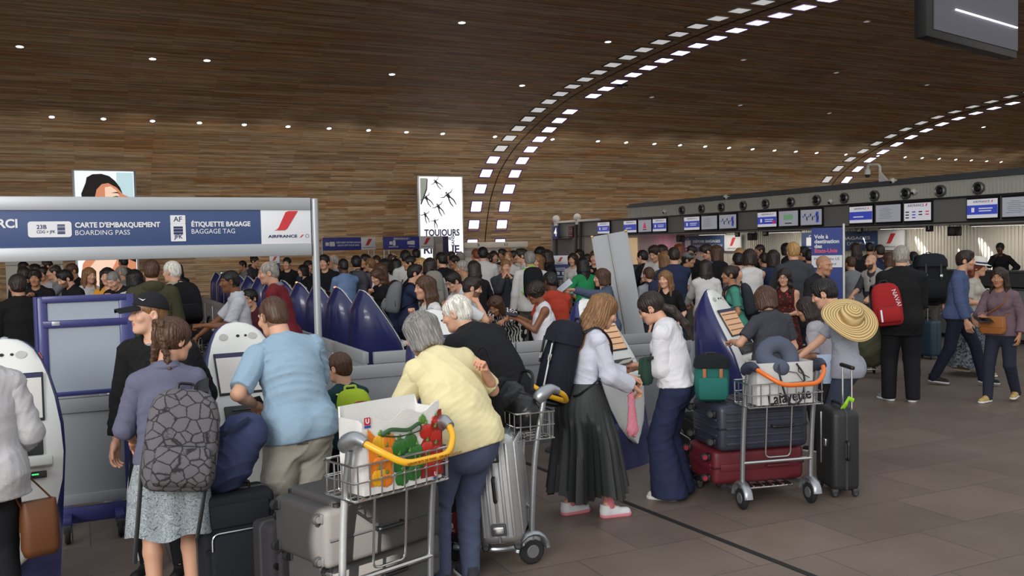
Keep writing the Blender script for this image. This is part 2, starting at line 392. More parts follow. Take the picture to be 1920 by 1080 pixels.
for px, py in ((1625, 40), (1394, 112), (1568, 136), (1222, 182), (1388, 197), (1555, 212), (1738, 159)):
    downlight(px, py, 'unlit downlight in the dark upper vault between the arches', 'unlit downlights', .09, DLD)
downlight(1844, 238, 'single lit downlight right of the farther arch above its row', None, .09)
p = on_vault(1166, 160); e = empty('smoke_detector', p - Vector((0, 0, .02)), label='small dark detector box on the vault between two lit squares of the nearer arch', cat='detector')
mb = MB(); mb.box((0, 0, 0), (.42, .2, .08), .02); mb.build('housing', BLACKP, e); mb = MB(); mb.box((.12, -.02, -.03), (.16, .12, .06), .01); mb.build('cover', ALU, e)

# wall washing by the downlight rows (the lamps' own light)
for i in range(22):
    x = -3 + i * 2.5
    light('downlight_glow', 'SPOT', (x, 33.6, 6.3), 95, (1.0, .90, .78), (x, 38.9, 1.5), spot_size=radians(150), spot_blend=1.0, shadow_soft_size=.3)

# ------------------------------------------------------------------ check-in island on the right
XB = 20.0
def corrugated(name, x, y0, y1, z0, z1, m, pitch=.10, dep=.03):
    mb = MB(); n = int((y1 - y0) / pitch); prof = []
    for i in range(n):
        y = y0 + i * pitch
        prof += [(x, y), (x, y + pitch * .45), (x + dep, y + pitch * .5), (x + dep, y + pitch * .95)]
    prof.append((x, y1))
    a = [(p[0], p[1], z0) for p in prof]; b = [(p[0], p[1], z1) for p in prof]
    mb.loft([a, b], closed=False)
    o = mb.build(name, m, smooth=False); o['kind'] = 'structure'; return o
CORR = mat(C(206, 206, 198), .5, 0, 'corrugated metal'); FASC = mat(C(138, 138, 136), .55, 0, 'grey fascia', vary=.05, scale=5); FASD = mat(C(40, 42, 46), .5, 0, 'dark edge')
YE = 31.0
corrugated('trim_4', XB + .02, 6.0, YE, 2.95, 3.38, CORR)
mb = MB(); mb.box((XB + .06, (6 + 37.4) / 2, 2.63), (.10, 31.4, .64)); mb.build('trim_5', FASC, smooth=False)['kind'] = 'structure'
mb = MB(); mb.box((XB + .03, 21.7, 2.945), (.14, 31.4, .05)); mb.box((XB + .03, 21.7, 2.315), (.14, 31.4, .05)); mb.build('trim_6', FASD, smooth=False)['kind'] = 'structure'
mb = MB(); mb.box((XB + 1.4, 18.5, 3.43), (2.9, 25.0, .08)); mb.box((XB + .2, 18.5, 3.5), (.25, 25, .10)); mb.build('trim_8', mat(C(86, 92, 98), .5, .2), smooth=False)['kind'] = 'structure'
mb = MB(); mb.box((XB + .45, 21.7, 2.28), (1.0, 31.4, .04)); mb.build('trim_7', FASC, smooth=False)['kind'] = 'structure'
corrugated('wall_right', XB + 1.6, 6.0, 37.4, 0, 2.95, mat(C(206, 202, 192), .5, .1, 'corrugated cream wall'))
mb = MB(); mb.box((XB + 1.2, 37.5, 1.45), (2.4, .12, 2.9)); mb.build('wall_back', FASC, smooth=False)['kind'] = 'structure'

# monitors on the fascia
BEZ = mat(C(26, 26, 30), .4); SCRW = mat(C(206, 206, 214), .4, emit=.55, name='screen white'); SCRB = mat(C(58, 72, 176), .4, emit=.55, name='screen blue')
SCRG = mat(C(120, 170, 130), .4, emit=.4, name='screen green'); SCRR = mat(C(206, 46, 90), .4, emit=.5, name='screen red'); SCRT = mat(C(40, 44, 70), .5, name='screen lettering')
SCRGREY = mat(C(176, 178, 190), .4, emit=.35, name='screen grey')
MON = [(1122.5, 1144.5, 'a', 'blue and white check-in screen, the far one on its own near the number 4 sign'), (1171.5, 1195, 'b', 'blue and white check-in screen, first of the three right of the leaning grey panel'),
       (1199, 1223, 'tri', 'screen with a red triangle emblem on grey'), (1226, 1251, 'a', 'blue and white screen just right of the red triangle screen'),
       (1285, 1313.5, 'a', 'blue and white screen left of two pale grey map screens'), (1317.5, 1346.5, 'g', 'blank pale grey screen between a blue one and a map'), (1351, 1382.5, 'map', 'screen with a terminal map above the farther baggage drop sign'),
       (1423, 1458, 'ar', 'blue screen with a pink dot left of the screen with green trees'), (1463, 1498.5, 'tree', 'screen showing green tree shapes'), (1504, 1543, 'map', 'terminal map screen right of the green trees screen'),
       (1595.5, 1638, 'b', 'blue screen left of the blank grey one above the nearer baggage drop sign'), (1645, 1691, 'g', 'pale grey screen with faint lines above the nearer baggage drop sign'), (1698, 1748, 'logos', 'white screen crowded with airline logos'),
       (1816, 1873, 'a', 'large blue and white screen at the right end of the row'), (1882, 1945, 'g', 'pale screen cut by the right picture edge')]
def monitor(x0, x1, kind, label):
    y1 = at_x(x0, horizon(x0) - 40, XB - .02).y; y0 = at_x(x1, horizon(x1) - 40, XB - .02).y; w = y1 - y0; h = .46; z = 2.635
    e = empty('monitor', (XB - .0, (y0 + y1) / 2, z), label=label, cat='monitor', group='screens on the check-in fascia')
    T = fr(Vector((-.07, 0, 0)), (0, -1, 0), (0, 0, 1))      # local x = picture right, y = up, z = towards the hall
    mb = MB(); mb.box((0, 0, -.035), (w + .05, h + .1, .07), .012); mb.build('bezel', BEZ, e).matrix_local = T
    mb = MB(); mb.box((0, 0, .002), (w, h, .006)); mats = [SCRW, SCRB, SCRT, SCRR, SCRG, SCRGREY]
    if kind in ('g', 'map', 'tree', 'tri', 'logos'): mb.mi = [5 if kind != 'logos' else 0] * len(mb.mi)
    if kind in 'abar':
        mb.box((0, -.03, .007), (w, h * .5, .004), m=1); text_mb(mb, 'AIRFRANCE', .075, Matrix.Translation((-.02 * w, h * .36, .008)), 2, width=w * .55)
        mb.prism([(0, 0), (.03, 0), (.05, .05), (.02, .05)], .002, 3, Matrix.Translation((w * .3, h * .31, .007)))
        if kind == 'b': mb.box((-w * .1, -.06, .010), (w * .45, .03, .002), m=0)
        else: mb.box((-w * .3, -.03, .010), (w * .1, .11, .002), m=0); mb.box((w * .12, 0, .010), (w * .45, .025, .002), m=0); mb.box((w * .1, -.06, .010), (w * .4, .025, .002), m=0)
        if kind == 'ar': mb.cyl((w * .38, -.09, .01), .06, .004, m=3)
    if kind == 'tri': mb.prism([(-.12, -.1), (.12, -.1), (0, .17)], .004, 3, Matrix.Translation((0, 0, .005))); mb.box((0, -.15, .007), (.24, .03, .004), m=2)
    if kind == 'tree':
        for i in range(4): mb.prism([(-.05, -.08), (.05, -.06), (.06, .06), (0, .12), (-.05, .07)], .004, 4, Matrix.Translation((-.15 + i * .1, .03, .005)))
        mb.box((0, -.15, .007), (.3, .03, .004), m=2)
    if kind == 'map':
        for i in range(9): mb.box((-w * .38 + i * w * .09, .02 + .06 * sin(i * 2.1), .007), (w * .05, .05 + .03 * (i % 3), .003), m=2 if i % 3 else 1)
        mb.box((w * .3, 0, .006), (w * .12, h * .7, .003), m=1)
    if kind == 'logos':
        text_mb(mb, 'AIRFRANCE', .10, Matrix.Translation((-.06 * w, h * .36, .008)), 2, width=w * .62); mb.prism([(0, 0), (.04, 0), (.07, .07), (.03, .07)], .002, 3, Matrix.Translation((w * .3, h * .3, .007)))
        for i in range(10): mb.box((-w * .38 + (i % 4) * w * .25, -.0 - .075 * (i // 4), .007), (w * .13, .03, .003), m=(2, 1, 2, 3)[i % 4])
    if kind == 'g':
        for i in range(7): mb.box((-w * .1 + .05 * sin(i * 3), .14 - i * .045, .007), (w * (.3 + .25 * abs(sin(i * 1.7))), .006, .002), m=2)
    mb.build('screen', mats, e, smooth=False).matrix_local = T
for a in MON: monitor(*a)

# round air nozzles on the corrugated fascia
for px in (1278, 1315, 1352, 1393, 1435, 1482, 1530.5, 1582.5, 1639, 1698, 1763, 1834):
    q = at_x(px, horizon(px) - 70, XB - .02)
    e = empty('air_nozzle', (XB, q.y, 3.14), label='round dark air nozzle in the corrugated fascia above the screens', cat='air nozzle', group='air nozzles on the fascia')
    T = Matrix.Rotation(-pi / 2, 4, 'Y')
    mb = MB(); mb.lathe([(.155, -.02), (.155, .05), (.125, .08), (.10, .06), (.09, .0)], 18, T=T); mb.build('ring', mat(C(120, 122, 122), .4, .6), e)
    mb = MB(); mb.ell((0, 0, .035), (.085, .085, .045), T=T, n=8); mb.build('jet', BLACKP, e)
# small white cameras and lamps on the fascia
for px, dz, lb in ((1245, .08, 'small white dome camera low on the fascia above the third far screen'), (1360, .42, 'small white dome camera on top of the fascia at its far end'), (1556, .02, 'small white camera beside an air nozzle above the first near screens'), (1712, .12, 'small white dome camera beside an air nozzle above the logo screen'), (1672, .46, 'small white camera at the foot of the curved camera mast')):
    q = at_x(px, horizon(px) - 60, XB - .1); e = empty('dome_camera', (XB - .06, q.y, 3.0 + dz), label=lb, cat='camera')
    mb = MB(); mb.ell((-.02, 0, .05), (.08, .08, .08), n=8); mb.box((.05, 0, .06), (.12, .1, .05), .01); mb.build('housing', WHITE, e); mb = MB(); mb.ell((-.06, 0, .02), (.045, .045, .045), n=8); mb.build('lens', BLACKP, e)
# curved camera mast on the fascia roof
q = at_x(1650, 350, XB + .05)
e = empty('camera_mast', (XB + .05, q.y, 3.52), label='white curved mast with a hanging dome camera on the check-in roof', cat='camera mast')
mb = MB(); mb.tube(bend([(0, 0, 0), (0, 0, .42), (-.02, .05, .48), (-.02, .38, .50), (-.02, .42, .40)], .1), .035, 10); mb.build('mast', WHITE, e)
mb = MB(); mb.prism([(0, 0), (.3, 0), (0, .3)], .05, T=fr(Vector((.02, 0, 0)), (0, -1, 0), (0, 0, 1))); mb.build('bracket', WHITE, e)
mb = MB(); mb.lathe([(.03, .1), (.07, .08), (.085, 0), (.08, -.06)], 14, T=Matrix.Translation((-.02, .42, .29))); d_ = mb.build('dome_housing', WHITE, e)
mb = MB(); mb.ell((-.02, .42, .22), (.075, .075, .075)); mb.build('dome', DKGREY, d_)
# loudspeakers and desk numbers hanging below the fascia
for px, lb in ((1276, 'black loudspeaker under the fascia left of the farther baggage drop sign'), (1411, 'black loudspeaker under the fascia right of the farther baggage drop sign'), (1790, 'black loudspeaker under the fascia near the right picture edge')):
    q = at_x(px, horizon(px) - 10, XB + .2); e = empty('loudspeaker', (XB + .2, q.y, 2.26), label=lb, cat='loudspeaker')
    mb = MB(); mb.box((0, 0, -.16), (.2, .28, .24), .015); mb.build('cabinet', BLACKP, e); mb = MB(); mb.tube(bend([(0, -.16, -.16), (0, -.16, 0), (0, .16, 0), (0, .16, -.16)], .03), .012, 6); mb.build('bracket', DKGREY, e)
    mb = MB(); mb.lathe([(.09, 0), (.085, .01), (.03, .004)], 16, T=Matrix.Translation((-.1, 0, -.16)) @ Matrix.Rotation(-pi / 2, 4, 'Y')); mb.build('grille', DKGREY, e)
for px, n in ((1383, '62'), (1436, '61'), (1612, '60'), (1743, '5')):
    q = at_x(px, horizon(px) - 10, XB + .1); e = empty('desk_number_sign', (XB + .1, q.y, 2.29), label='small black hanging desk number plate, the one reading %s' % {'62': 'sixty two', '61': 'sixty one', '60': 'sixty', '5': 'five'}[n], cat='sign')
    mb = MB(); mb.box((0, 0, -.09), (.06, .2, .18), .006); mb.build('plate', BLACKP, e); mb = MB(); text_mb(mb, n, .13, fr(Vector((-.032, 0, -.09)), (0, -1, 0), (0, 0, 1))); mb.build('lettering', SIGNWHITE, e)

def logo(mb, x, y, h, z, mred=2, mtxt=3, T=None, word=True):
    """the slanted red bar above the airline's name"""
    w = h * .42
    X = Matrix.Translation((x, y, z)); X = T @ X if T is not None else X
    bar = [(-.70 * h, -.5 * h), (-.40 * h, -.42 * h), (-.22 * h, -.30 * h), (.70 * h, .5 * h), (.18 * h, .5 * h), (-.45 * h, -.36 * h)]
    bar = [(-.62 * h, -.5 * h), (-.08 * h, -.5 * h), (.04 * h, -.42 * h), (.62 * h, .5 * h), (.14 * h, .5 * h), (-.02 * h, .44 * h), (-.40 * h, -.36 * h), (-.50 * h, -.46 * h)]
    mb.prism(bar, .002, mred, X)
    if word:
        text_mb(mb, 'AIRFRANCE', h * .2, X @ Matrix.Translation((-.2 * h, -.82 * h, 0)), mtxt, width=1.5 * h, bold=.0008)
        mb.prism([(.68 * h, -.88 * h), (.76 * h, -.88 * h), (.9 * h, -.74 * h), (.82 * h, -.74 * h)], .002, mred, X)
        mb.tube([Vector((1.08 * h + .09 * h * cos(q), -.81 * h + .09 * h * sin(q), 0)) for q in np.linspace(0, 2 * pi, 13)[:-1]], .008 * h, 4, mtxt, True, X)

# baggage drop signs on the corrugated wall
def drop_sign(x0, xs, x1, label):
    yy = lambda px: at_x(px, horizon(px), XB + 1.5).y
    ya, yb, yc = yy(x0), yy(xs), yy(x1); e = empty('baggage_drop_sign', (XB + 1.5, (ya + yc) / 2, 1.9), label=label, cat='sign')
    T = fr(Vector((0, 0, 0)), (0, -1, 0), (0, 0, 1)); c = (ya + yc) / 2
    L, Mid, R = c - ya, c - yb, c - yc
    mb = MB(); mb.box(((L + Mid) / 2, 0, .02), (Mid - L, .58, .06), .006, m=0); mb.box(((Mid + R) / 2, 0, .02), (R - Mid, .58, .06), .006, m=1)
    mb.build('panel', [NAVY, SIGNWHITE], e).matrix_local = T
    mb = MB(); x = L + (Mid - L) * .27
    text_mb(mb, 'DÉPOSE BAGAGES', .13, Matrix.Translation((x, .08, .052)), 0, 'LEFT', width=(Mid - L) * .64, bold=.003)
    text_mb(mb, 'BAGGAGE DROP-OFF', .13, Matrix.Translation((x, -.09, .052)), 0, 'LEFT', width=(Mid - L) * .69)
    xi = L + (Mid - L) * .14; w = (Mid - L) * .14
    mb.prism(rrect(w, .27, .02), .003, 0, Matrix.Translation((xi, 0, .05))); mb.tube(bend([(xi - w * .2, .13, .052), (xi - w * .2, .2, .052), (xi + w * .2, .2, .052), (xi + w * .2, .13, .052)], .03), .012, 5); mb.box((xi, -.22, .05), (w, .015, .004))
    mb.build('lettering', SIGNWHITE, e).matrix_local = T
    mb = MB(); logo(mb, (Mid + R) / 2, .05, .30, .05, 0, 1); mb.build('emblem', [RED, NAVYTXT], e).matrix_local = T
drop_sign(1281, 1360, 1391, 'baggage drop-off sign on the corrugated wall, the whole one farther away')
drop_sign(1505, 1648, 1697, 'baggage drop-off sign partly covered by the hanging blue banner')
# ceiling strip lamps under the soffit, sun streaks on the wall come through slots of the vault
for px, lb in ((1335, 'long pale ceiling lamp under the fascia above the farther drop-off sign'), (1470, 'long pale ceiling lamp under the fascia between the two drop-off signs'), (1690, 'long thin lamp under the fascia above the nearer drop-off sign'), (1870, 'long thin lamp under the fascia at the right picture edge')):
    q = at_x(px, horizon(px), XB + .6); e = empty('strip_lamp', (XB + .6, q.y, 2.24), label=lb, cat='lamp')
    mb = MB(); mb.box((0, 0, 0), (.12, 1.5, .05), .01); mb.build('housing', ALU, e); mb = MB(); mb.box((0, 0, -.028), (.08, 1.4, .012)); mb.build('tube', mat((1, .93, .82), .5, emit=1.3), e)
    light('strip_light', 'AREA', (XB + .6, q.y, 2.19), 15, (1.0, .93, .82), (XB + 1.5, q.y, .9), shape='RECTANGLE', size=1.4, size_y=.1)
def streak(px, py, px2, py2, en):
    a, b = at_x(px, py, XB + 1.55), at_x(px2, py2, XB + 1.55); c = (a + b) / 2
    v = (a - b).normalized(); src = c + v * 1.05 + Vector((-.20, 0, 0))
    light('sun_streak', 'SPOT', src, en, (1, .96, .9), c, spot_size=2 * math.atan((b - a).length * .11 / 1.07), spot_blend=.3, shadow_soft_size=.005)
for q_ in ((1705, 430, 1732, 476), (1786, 453, 1796, 471), (1823, 428, 1858, 492), (1463, 455, 1470, 474), (1416, 458, 1421, 472), (1632, 470, 1640, 492)): streak(*q_, 1500)
# ================================================================== signs, gates, partitions, kiosks
POSTW = mat(C(236, 240, 244), .5, emit=.9, name='lit poster white')
def lightbox(name, x0, x1, ytop, Y, label, parts):
    a, b = at_y(x0, ytop, Y), at_y(x1, ytop, Y); zt = (a.z + b.z) / 2; w = b.x - a.x
    e = empty(name, ((a.x + b.x) / 2, Y, 0), label=label, cat='advertising lightbox')
    mb = MB(); mb.box((0, .12, zt / 2 + .02), (w + .16, .2, zt + .06), .02); mb.build('case', ALU, e)
    mb = MB(); mb.box((0, 0, zt / 2 + .1), (w, .06, zt - .2), 0); mb.build('poster', POSTW, e)
    parts(e, w, zt, fr(Vector((0, -.034, 0)), (1, 0, 0), (0, 0, 1))); return e
def face_ad(e, w, zt, T):
    sk = mat(C(214, 140, 104), .5, emit=.75, name='lit print skin'); sk2 = mat(C(240, 205, 180), .5, emit=.85, name='lit print pale skin'); dk = mat(C(36, 26, 24), .5, name='print dark'); bl = mat(C(190, 220, 226), .5, emit=.8, name='lit print pale blue')
    mb = MB(); P = lambda pts, m, d: mb.prism([(x * w, zt + y * w) for x, y in pts], .004, m, T @ Matrix.Translation((0, 0, d)))
    P([(.2, -.02), (.49, -.02), (.49, -.5), (.35, -.9), (.2, -.9)], 3, .001)
    P([(-.32, -.22), (-.30, -.12), (-.2, -.06), (-.05, -.05), (.08, -.09), (.18, -.18), (.26, -.30), (.3, -.42), (.32, -.56), (-.38, -.62), (-.40, -.42)], 2, .002)
    P([(-.14, -.34), (-.05, -.24), (.06, -.22), (.2, -.3), (.30, -.42), (.42, -.48), (.48, -.62), (.42, -.8), (.2, -.95), (-.1, -.9), (-.2, -.6)], 0, .006)
    P([(.0, -.3), (.1, -.28), (.2, -.36), (.24, -.46), (.12, -.56), (.0, -.5)], 1, .010)
    P([(.10, -.40), (.2, -.38), (.27, -.42), (.2, -.405)], 2, .014); P([(.13, -.47), (.2, -.455), (.25, -.475), (.2, -.49)], 2, .014); P([(-.05, -.66), (.08, -.64), (.06, -.66)], 2, .014)
    P([(-.5, -2.2), (-.42, -1.7), (-.2, -1.4), (.1, -1.3), (.49, -1.5), (.49, -2.4), (.3, -2.9), (-.5, -2.9)], 0, .006); P([(-.36, -1.85), (-.1, -1.5), (.2, -1.55), (.0, -1.95), (-.2, -2.2)], 1, .010)
    P([(.05, -1.42), (.49, -1.62), (.49, -1.7), (.2, -1.55)], 2, .012)
    mb.build('print', [sk, sk2, dk, bl], e, smooth=False)
lightbox('advertising_lightbox', 139, 250, 321, 33.0, 'backlit poster of a face with slicked dark hair behind the navy sign', face_ad)
def toujours(e, w, zt, T):
    ink = mat(C(66, 52, 108), .5, emit=.06, name='violet ink'); dk = mat(C(40, 38, 50), .5, name='print dark'); gr = mat(C(150, 160, 150), .5, emit=.4, name='print grey')
    mb = MB(); Z = lambda y: zt - y * zt                      # fraction from the top
    k = zt
    text_mb(mb, 'TOUJOURS', .40, T @ Matrix.Translation((.0, Z(.485), .002)), 0, width=w * .84, bold=.012)
    text_mb(mb, 'SANS', .2, T @ Matrix.Translation((.26 * w, Z(.555), .002)) @ Matrix.Rotation(pi / 2, 4, 'Z'), 0, bold=.004)
    text_mb(mb, 'PRENDRE', .17, T @ Matrix.Translation((.08 * w, Z(.535), .002)), 0, width=w * .28, bold=.006)
    text_mb(mb, 'DE', .2, T @ Matrix.Translation((.06 * w, Z(.575), .002)), 0, bold=.006)
    text_mb(mb, 'RISQUE.', .48, T @ Matrix.Translation((.01 * w, Z(.632), .002)), 0, width=w * .90, bold=.012)
    mb.build('lettering', [ink], e, smooth=False)
    mb = MB()
    def swimmer(x, y, a, s):
        X = T @ Matrix.Translation((x * w, Z(y), .003)) @ Matrix.Rotation(radians(a), 4, 'Z') @ Matrix.Diagonal((s, s, 1, 1))
        mb.prism(rrect(.09, .10, .04, 3, 0, .24), .003, 0, X); mb.prism([(-.10, .18), (.10, .18), (.07, -.08), (-.07, -.08)], .003, 0, X)
        for sx in (-1, 1):
            mb.prism([(sx * .02, -.07), (sx * .09, -.05), (sx * .15, -.30), (sx * .12, -.56), (sx * .08, -.56), (sx * .09, -.3)], .003, 0, X)
            mb.prism([(sx * .08, .17), (sx * .10, .12), (sx * .24, .10), (sx * .40, .2), (sx * .39, .23), (sx * .24, .15)], .003, 0, X)
    for q in ((-.10, .05, 45, .62), (.18, .17, 35, .85), (-.34, .19, 38, .7), (-.06, .265, 30, .7), (-.38, .335, 20, .6), (-.16, .39, 10, .5)): swimmer(*q)
    mb.prism([(-.49 * w, Z(.0) - .06), (-.32 * w, Z(.0) - .06), (-.33 * w, Z(.10)), (-.42 * w, Z(.19)), (-.49 * w, Z(.235))], .003, 1, T @ Matrix.Translation((0, 0, .002)))
    mb.prism([(-.33 * w, Z(.02)), (-.31 * w, Z(.02)), (-.33 * w, Z(.11)), (-.47 * w, Z(.24)), (-.49 * w, Z(.235)), (-.35 * w, Z(.10))], .003, 0, T @ Matrix.Translation((0, 0, .004)))
    mb.build('print', [dk, gr], e, smooth=False)
lightbox('advertising_lightbox', 786, 865, 332, 37.2, 'tall white backlit poster reading TOUJOURS SANS RISQUE beside the nearer arch', toujours)
# totem in front of the poster
a, b = at_y(813, 443, 35.5), at_y(838, 443, 35.5); h = at_y(825, 443, 35.5).z
e = empty('totem', ((a.x + b.x) / 2, 35.5, 0), label='grey and navy totem pillar standing in front of the TOUJOURS poster', cat='totem')
mb = MB(); mb.box((-.12, 0, h / 2), (b.x - a.x - .24, .3, h), .01); mb.build('face', FASC, e); mb = MB(); mb.box(((b.x - a.x) / 2 - .12, .0, h / 2), (.24, .32, h), .01); mb.build('side_panel', mat(C(44, 40, 78), .5), e)
mb = MB(); mb.box((-.12, -.16, h * .62), (b.x - a.x - .3, .03, h * .5), .005)
for i in range(8): mb.box((-.12, -.18, h * .45 + i * .1), (b.x - a.x - .42, .012, .03))
mb.build('notice', mat(C(160, 160, 158), .6), e)

# portal booths along the wooden wall
WBOOTH = mat(C(222, 220, 210), .5, 0, 'white booth', vary=.03, scale=3)
def booth(x0, x1, ytop, Y, label, posts, marks=()):
    a, b = at_y(x0, ytop, Y), at_y(x1, ytop, Y); h = a.z * .5 + b.z * .5; w = b.x - a.x
    e = empty('booth', ((a.x + b.x) / 2, Y, 0), label=label, cat='booth')
    mb = MB(); mb.box((0, 0, h - .12), (w, .5, .26), .01); mb.build('lintel', WBOOTH, e)
    for p0, p1 in posts:
        mb = MB(); mb.box((((p0 + p1) / 2 - .5) * w, .05, (h - .25) / 2), ((p1 - p0) * w, .3, h - .25), .01); mb.build('wall_panel', WBOOTH, e)
    mb = MB()
    for x, t in marks: text_mb(mb, t, .2, fr(Vector(((x - .5) * w, -.255, h - .12)), (1, 0, 0), (0, 0, 1)))
    if marks: mb.build('lettering', DKGREY, e)
    return e
e = booth(866, 985, 454, 38.0, 'white portal booth at the foot of the nearer arch beside the TOUJOURS poster', ((0, .66), (.80, 1.0)), ((.22, 'B'), (.65, '63')))
mb = MB(); mb.box((-1.0, -.13, 1.62), (1.3, .03, .22)); mb.build('sign', mat(C(186, 190, 194), .5), e)
e = booth(10, 118, 482, 33.5, 'white booth wall at the left picture edge under the navy sign', ((0, .93), (.95, 1)))
# number four post at the far end of the screens
a = at_x(1036, 450, XB - .1); yq = 37.0
e = empty('gate_number_sign', (XB - .05, yq, 0), label='navy square sign with a white number 4 at the far end of the screen row', cat='sign')
mb = MB(); mb.box((-.0, .0, 1.5), (.1, .12, 3.0), .01); mb.build('post', DKGREY, e)
mb = MB(); mb.box((-.14, -.28, 2.53), (.06, .5, .58), .01); mb.build('panel', mat(C(44, 50, 120), .5), e); mb = MB(); text_mb(mb, '4', .52, fr(Vector((-.175, -.28, 2.53)), (0, -1, 0), (0, 0, 1)), bold=.012); mb.build('lettering', mat((1, 1, 1), .5, emit=.5), e)
e = empty('red_sign', (XB - .05, 35.55, 2.53), label='small dark red square sign beside the number 4 sign', cat='sign')
mb = MB(); mb.box((-.0, 0, 0), (.06, .42, .52), .01); mb.build('panel', mat(C(86, 30, 34), .5), e); mb = MB(); mb.tube([(-.035, .12 * cos(q), .06 + .12 * sin(q)) for q in np.linspace(0, 2 * pi, 15)[:-1]], .014, 5, closed=True); mb.box((-.036, 0, -.15), (.008, .24, .03)); mb.box((-.036, 0, .06), (.008, .16, .025)); mb.build('symbol', mat(C(190, 150, 150), .5), e)
e = empty('camera_beam', (XB - .1, 36.6, 3.0), label='white beam with two round cameras over the number 4 sign', cat='camera beam')
mb = MB(); mb.box((0, -1.6, 0), (.12, 4.0, .10), .02); mb.build('beam', WHITE, e)
for dy in (.25, -1.7):
    mb = MB(); mb.ell((0, dy, .16), (.17, .17, .17)); mb.box((0, dy, -.1), (.1, .3, .12), .02); mb.build('camera', WHITE, e)
for dy, dz in ((-1.55, 0), (-1.95, 0)):
    mb = MB(); mb.box((0, dy, -1.45), (.10, .14, 3.0), .01); mb.build('post', DKGREY, e)
# door recess and warm opening behind, at the end of the check-in island
mb = MB(); mb.box((XB + .9, 37.3, 1.15), (1.5, .1, 2.3)); mb.build('door_1', mat(C(150, 150, 152), .5), smooth=False)['kind'] = 'structure'
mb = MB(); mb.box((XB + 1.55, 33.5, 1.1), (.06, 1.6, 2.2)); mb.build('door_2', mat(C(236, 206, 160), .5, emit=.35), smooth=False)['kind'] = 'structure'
light('magenta_lamp', 'POINT', (XB + 1.0, 30.5, 1.4), 14, (1.0, .25, .6), shadow_soft_size=.2)

# ---------------- portal signs over the kiosk zones
def portal_sign(x0, xs, x1, s, label, text, posts, h=.48, white_post=None):
    p0 = stand(x0, s); Y = p0.y; a, b, c = [at_y(x, horizon(x), Y).x for x in (x0, xs, x1)]
    zt = HC + (horizon(x0) - text[0]) / s
    e = empty('portal_sign', ((a + c) / 2, Y, 0), label=label, cat='sign'); o = (a + c) / 2
    mb = MB(); mb.box(((a + b) / 2 - o, 0, zt - h / 2), (b - a, .08, h), .006); mb.box(((b + c) / 2 - o, 0, zt - h / 2), (c - b, .08, h), .006, m=1); mb.build('panel', [mat(C(58, 62, 150), .5), SIGNWHITE], e)
    T = fr(Vector((0, -.043, zt - h / 2)), (1, 0, 0), (0, 0, 1)); mb = MB()
    for (x, y, t, sz) in text[1]: text_mb(mb, t, sz, T @ Matrix.Translation(((a + (b - a) * x) - o, y * h, 0)), 0, bold=.002)
    for (x, y, w_, h_) in text[2]: mb.prism(rrect(w_, h_, .02), .003, 0, T @ Matrix.Translation(((a + (b - a) * x) - o, y * h, 0)))
    mb.build('lettering', SIGNWHITE, e); mb = MB(); logo(mb, (b + c) / 2 - o, .05, h * .52, 0, 0, 1, T); mb.build('emblem', [RED, NAVYTXT], e)
    for px in posts:
        x = at_y(px, horizon(px), Y).x; mb = MB(); mb.cyl((x - o, .05, (zt - .1) / 2), .04, zt - .1, n=10); mb.build('post', ALU, e)
    return e
portal_sign(606, 677, 704, 50, 'far navy and white portal sign just right of the near sign post', (446, [(.68, .1, 'DÉPOSEZ VOTRE BAGAGE', .085), (.66, -.12, 'DROP OFF YOUR BAG', .085)], [(.1, 0, .13, .13), (.23, 0, .2, .17)]), (605, 692, 702))
portal_sign(719, 786, 813, 50, 'far navy BIENVENUE portal sign left of the TOUJOURS poster', (444, [(.5, .32, 'BIENVENUE !', .11), (.27, -.3, 'BOARDING PASS', .05), (.78, -.3, 'BAGGAGE', .05)], [(.2, 0, .12, .12), (.29, 0, .1, .2), (.7, 0, .12, .12), (.8, 0, .18, .15)]), (721, 730))

# ---------------- the near portal: big sign on tall posts
YG = 7.45
xr = at_y(592, 470, YG).x; zt = HC + (469.4 - 374) / 225
e = empty('portal_sign', (xr - 1.5, YG, 0), label='large navy boarding pass and baggage tag sign across the left foreground', cat='sign')
X0 = -1.9; zb = 1.905; zt = 2.365; X1 = 1.46
mb = MB(); mb.box(((X0 + X1) / 2, 0, zt - .045), (X1 - X0, .07, .10), .004); mb.build('top_rail', ALU, e)
mb = MB(); mb.box(((X0 + X1) / 2, 0, zb + .045), (X1 - X0, .07, .10), .004); mb.build('bottom_rail', ALU, e)
zc = (zb + zt) / 2; hh = zt - zb - .18
xw = X1 - .40
mb = MB(); mb.box(((X0 + xw) / 2, .0, zc), (xw - X0, .05, hh), .002); mb.box(((xw + X1) / 2, 0, zc), (X1 - xw, .052, hh), .002, m=1); mb.build('panel', [NAVY, SIGNWHITE], e)
for x in (1.5, -2.05):
    mb = MB(); mb.cyl((x, 0, zt / 2), .031, zt, n=14, bev=.004); mb.build('post', ALU, e); mb = MB(); mb.cyl((x, 0, .01), .14, .02, n=20); mb.build('foot', GALV, e)
T = fr(Vector((0, -.0285, zc)), (1, 0, 0), (0, 0, 1))
gx = lambda px: at_y(px, horizon(px), YG).x - (xr - 1.5)
gz = lambda px, py: at_y(px, py, YG - .03).z - zc
mb = MB()
def gtext(t, x0, x1, y, sz, bold): text_mb(mb, t, sz, T @ Matrix.Translation((gx(x0), gz((x0 + x1) / 2, y), 0)), 0, 'LEFT', width=gx(x1) - gx(x0), bold=bold)
gtext("CARTE D'EMBARQUEMENT", 143, 302, 422.0, .052, .0018); gtext('BOARDING PASS', 143, 245, 436.5, .052, .0)
gtext('ÉTIQUETTE BAGAGE', 360, 470, 420.5, .052, .0018); gtext('BAGGAGE TAG', 360, 441, 434, .052, .0)
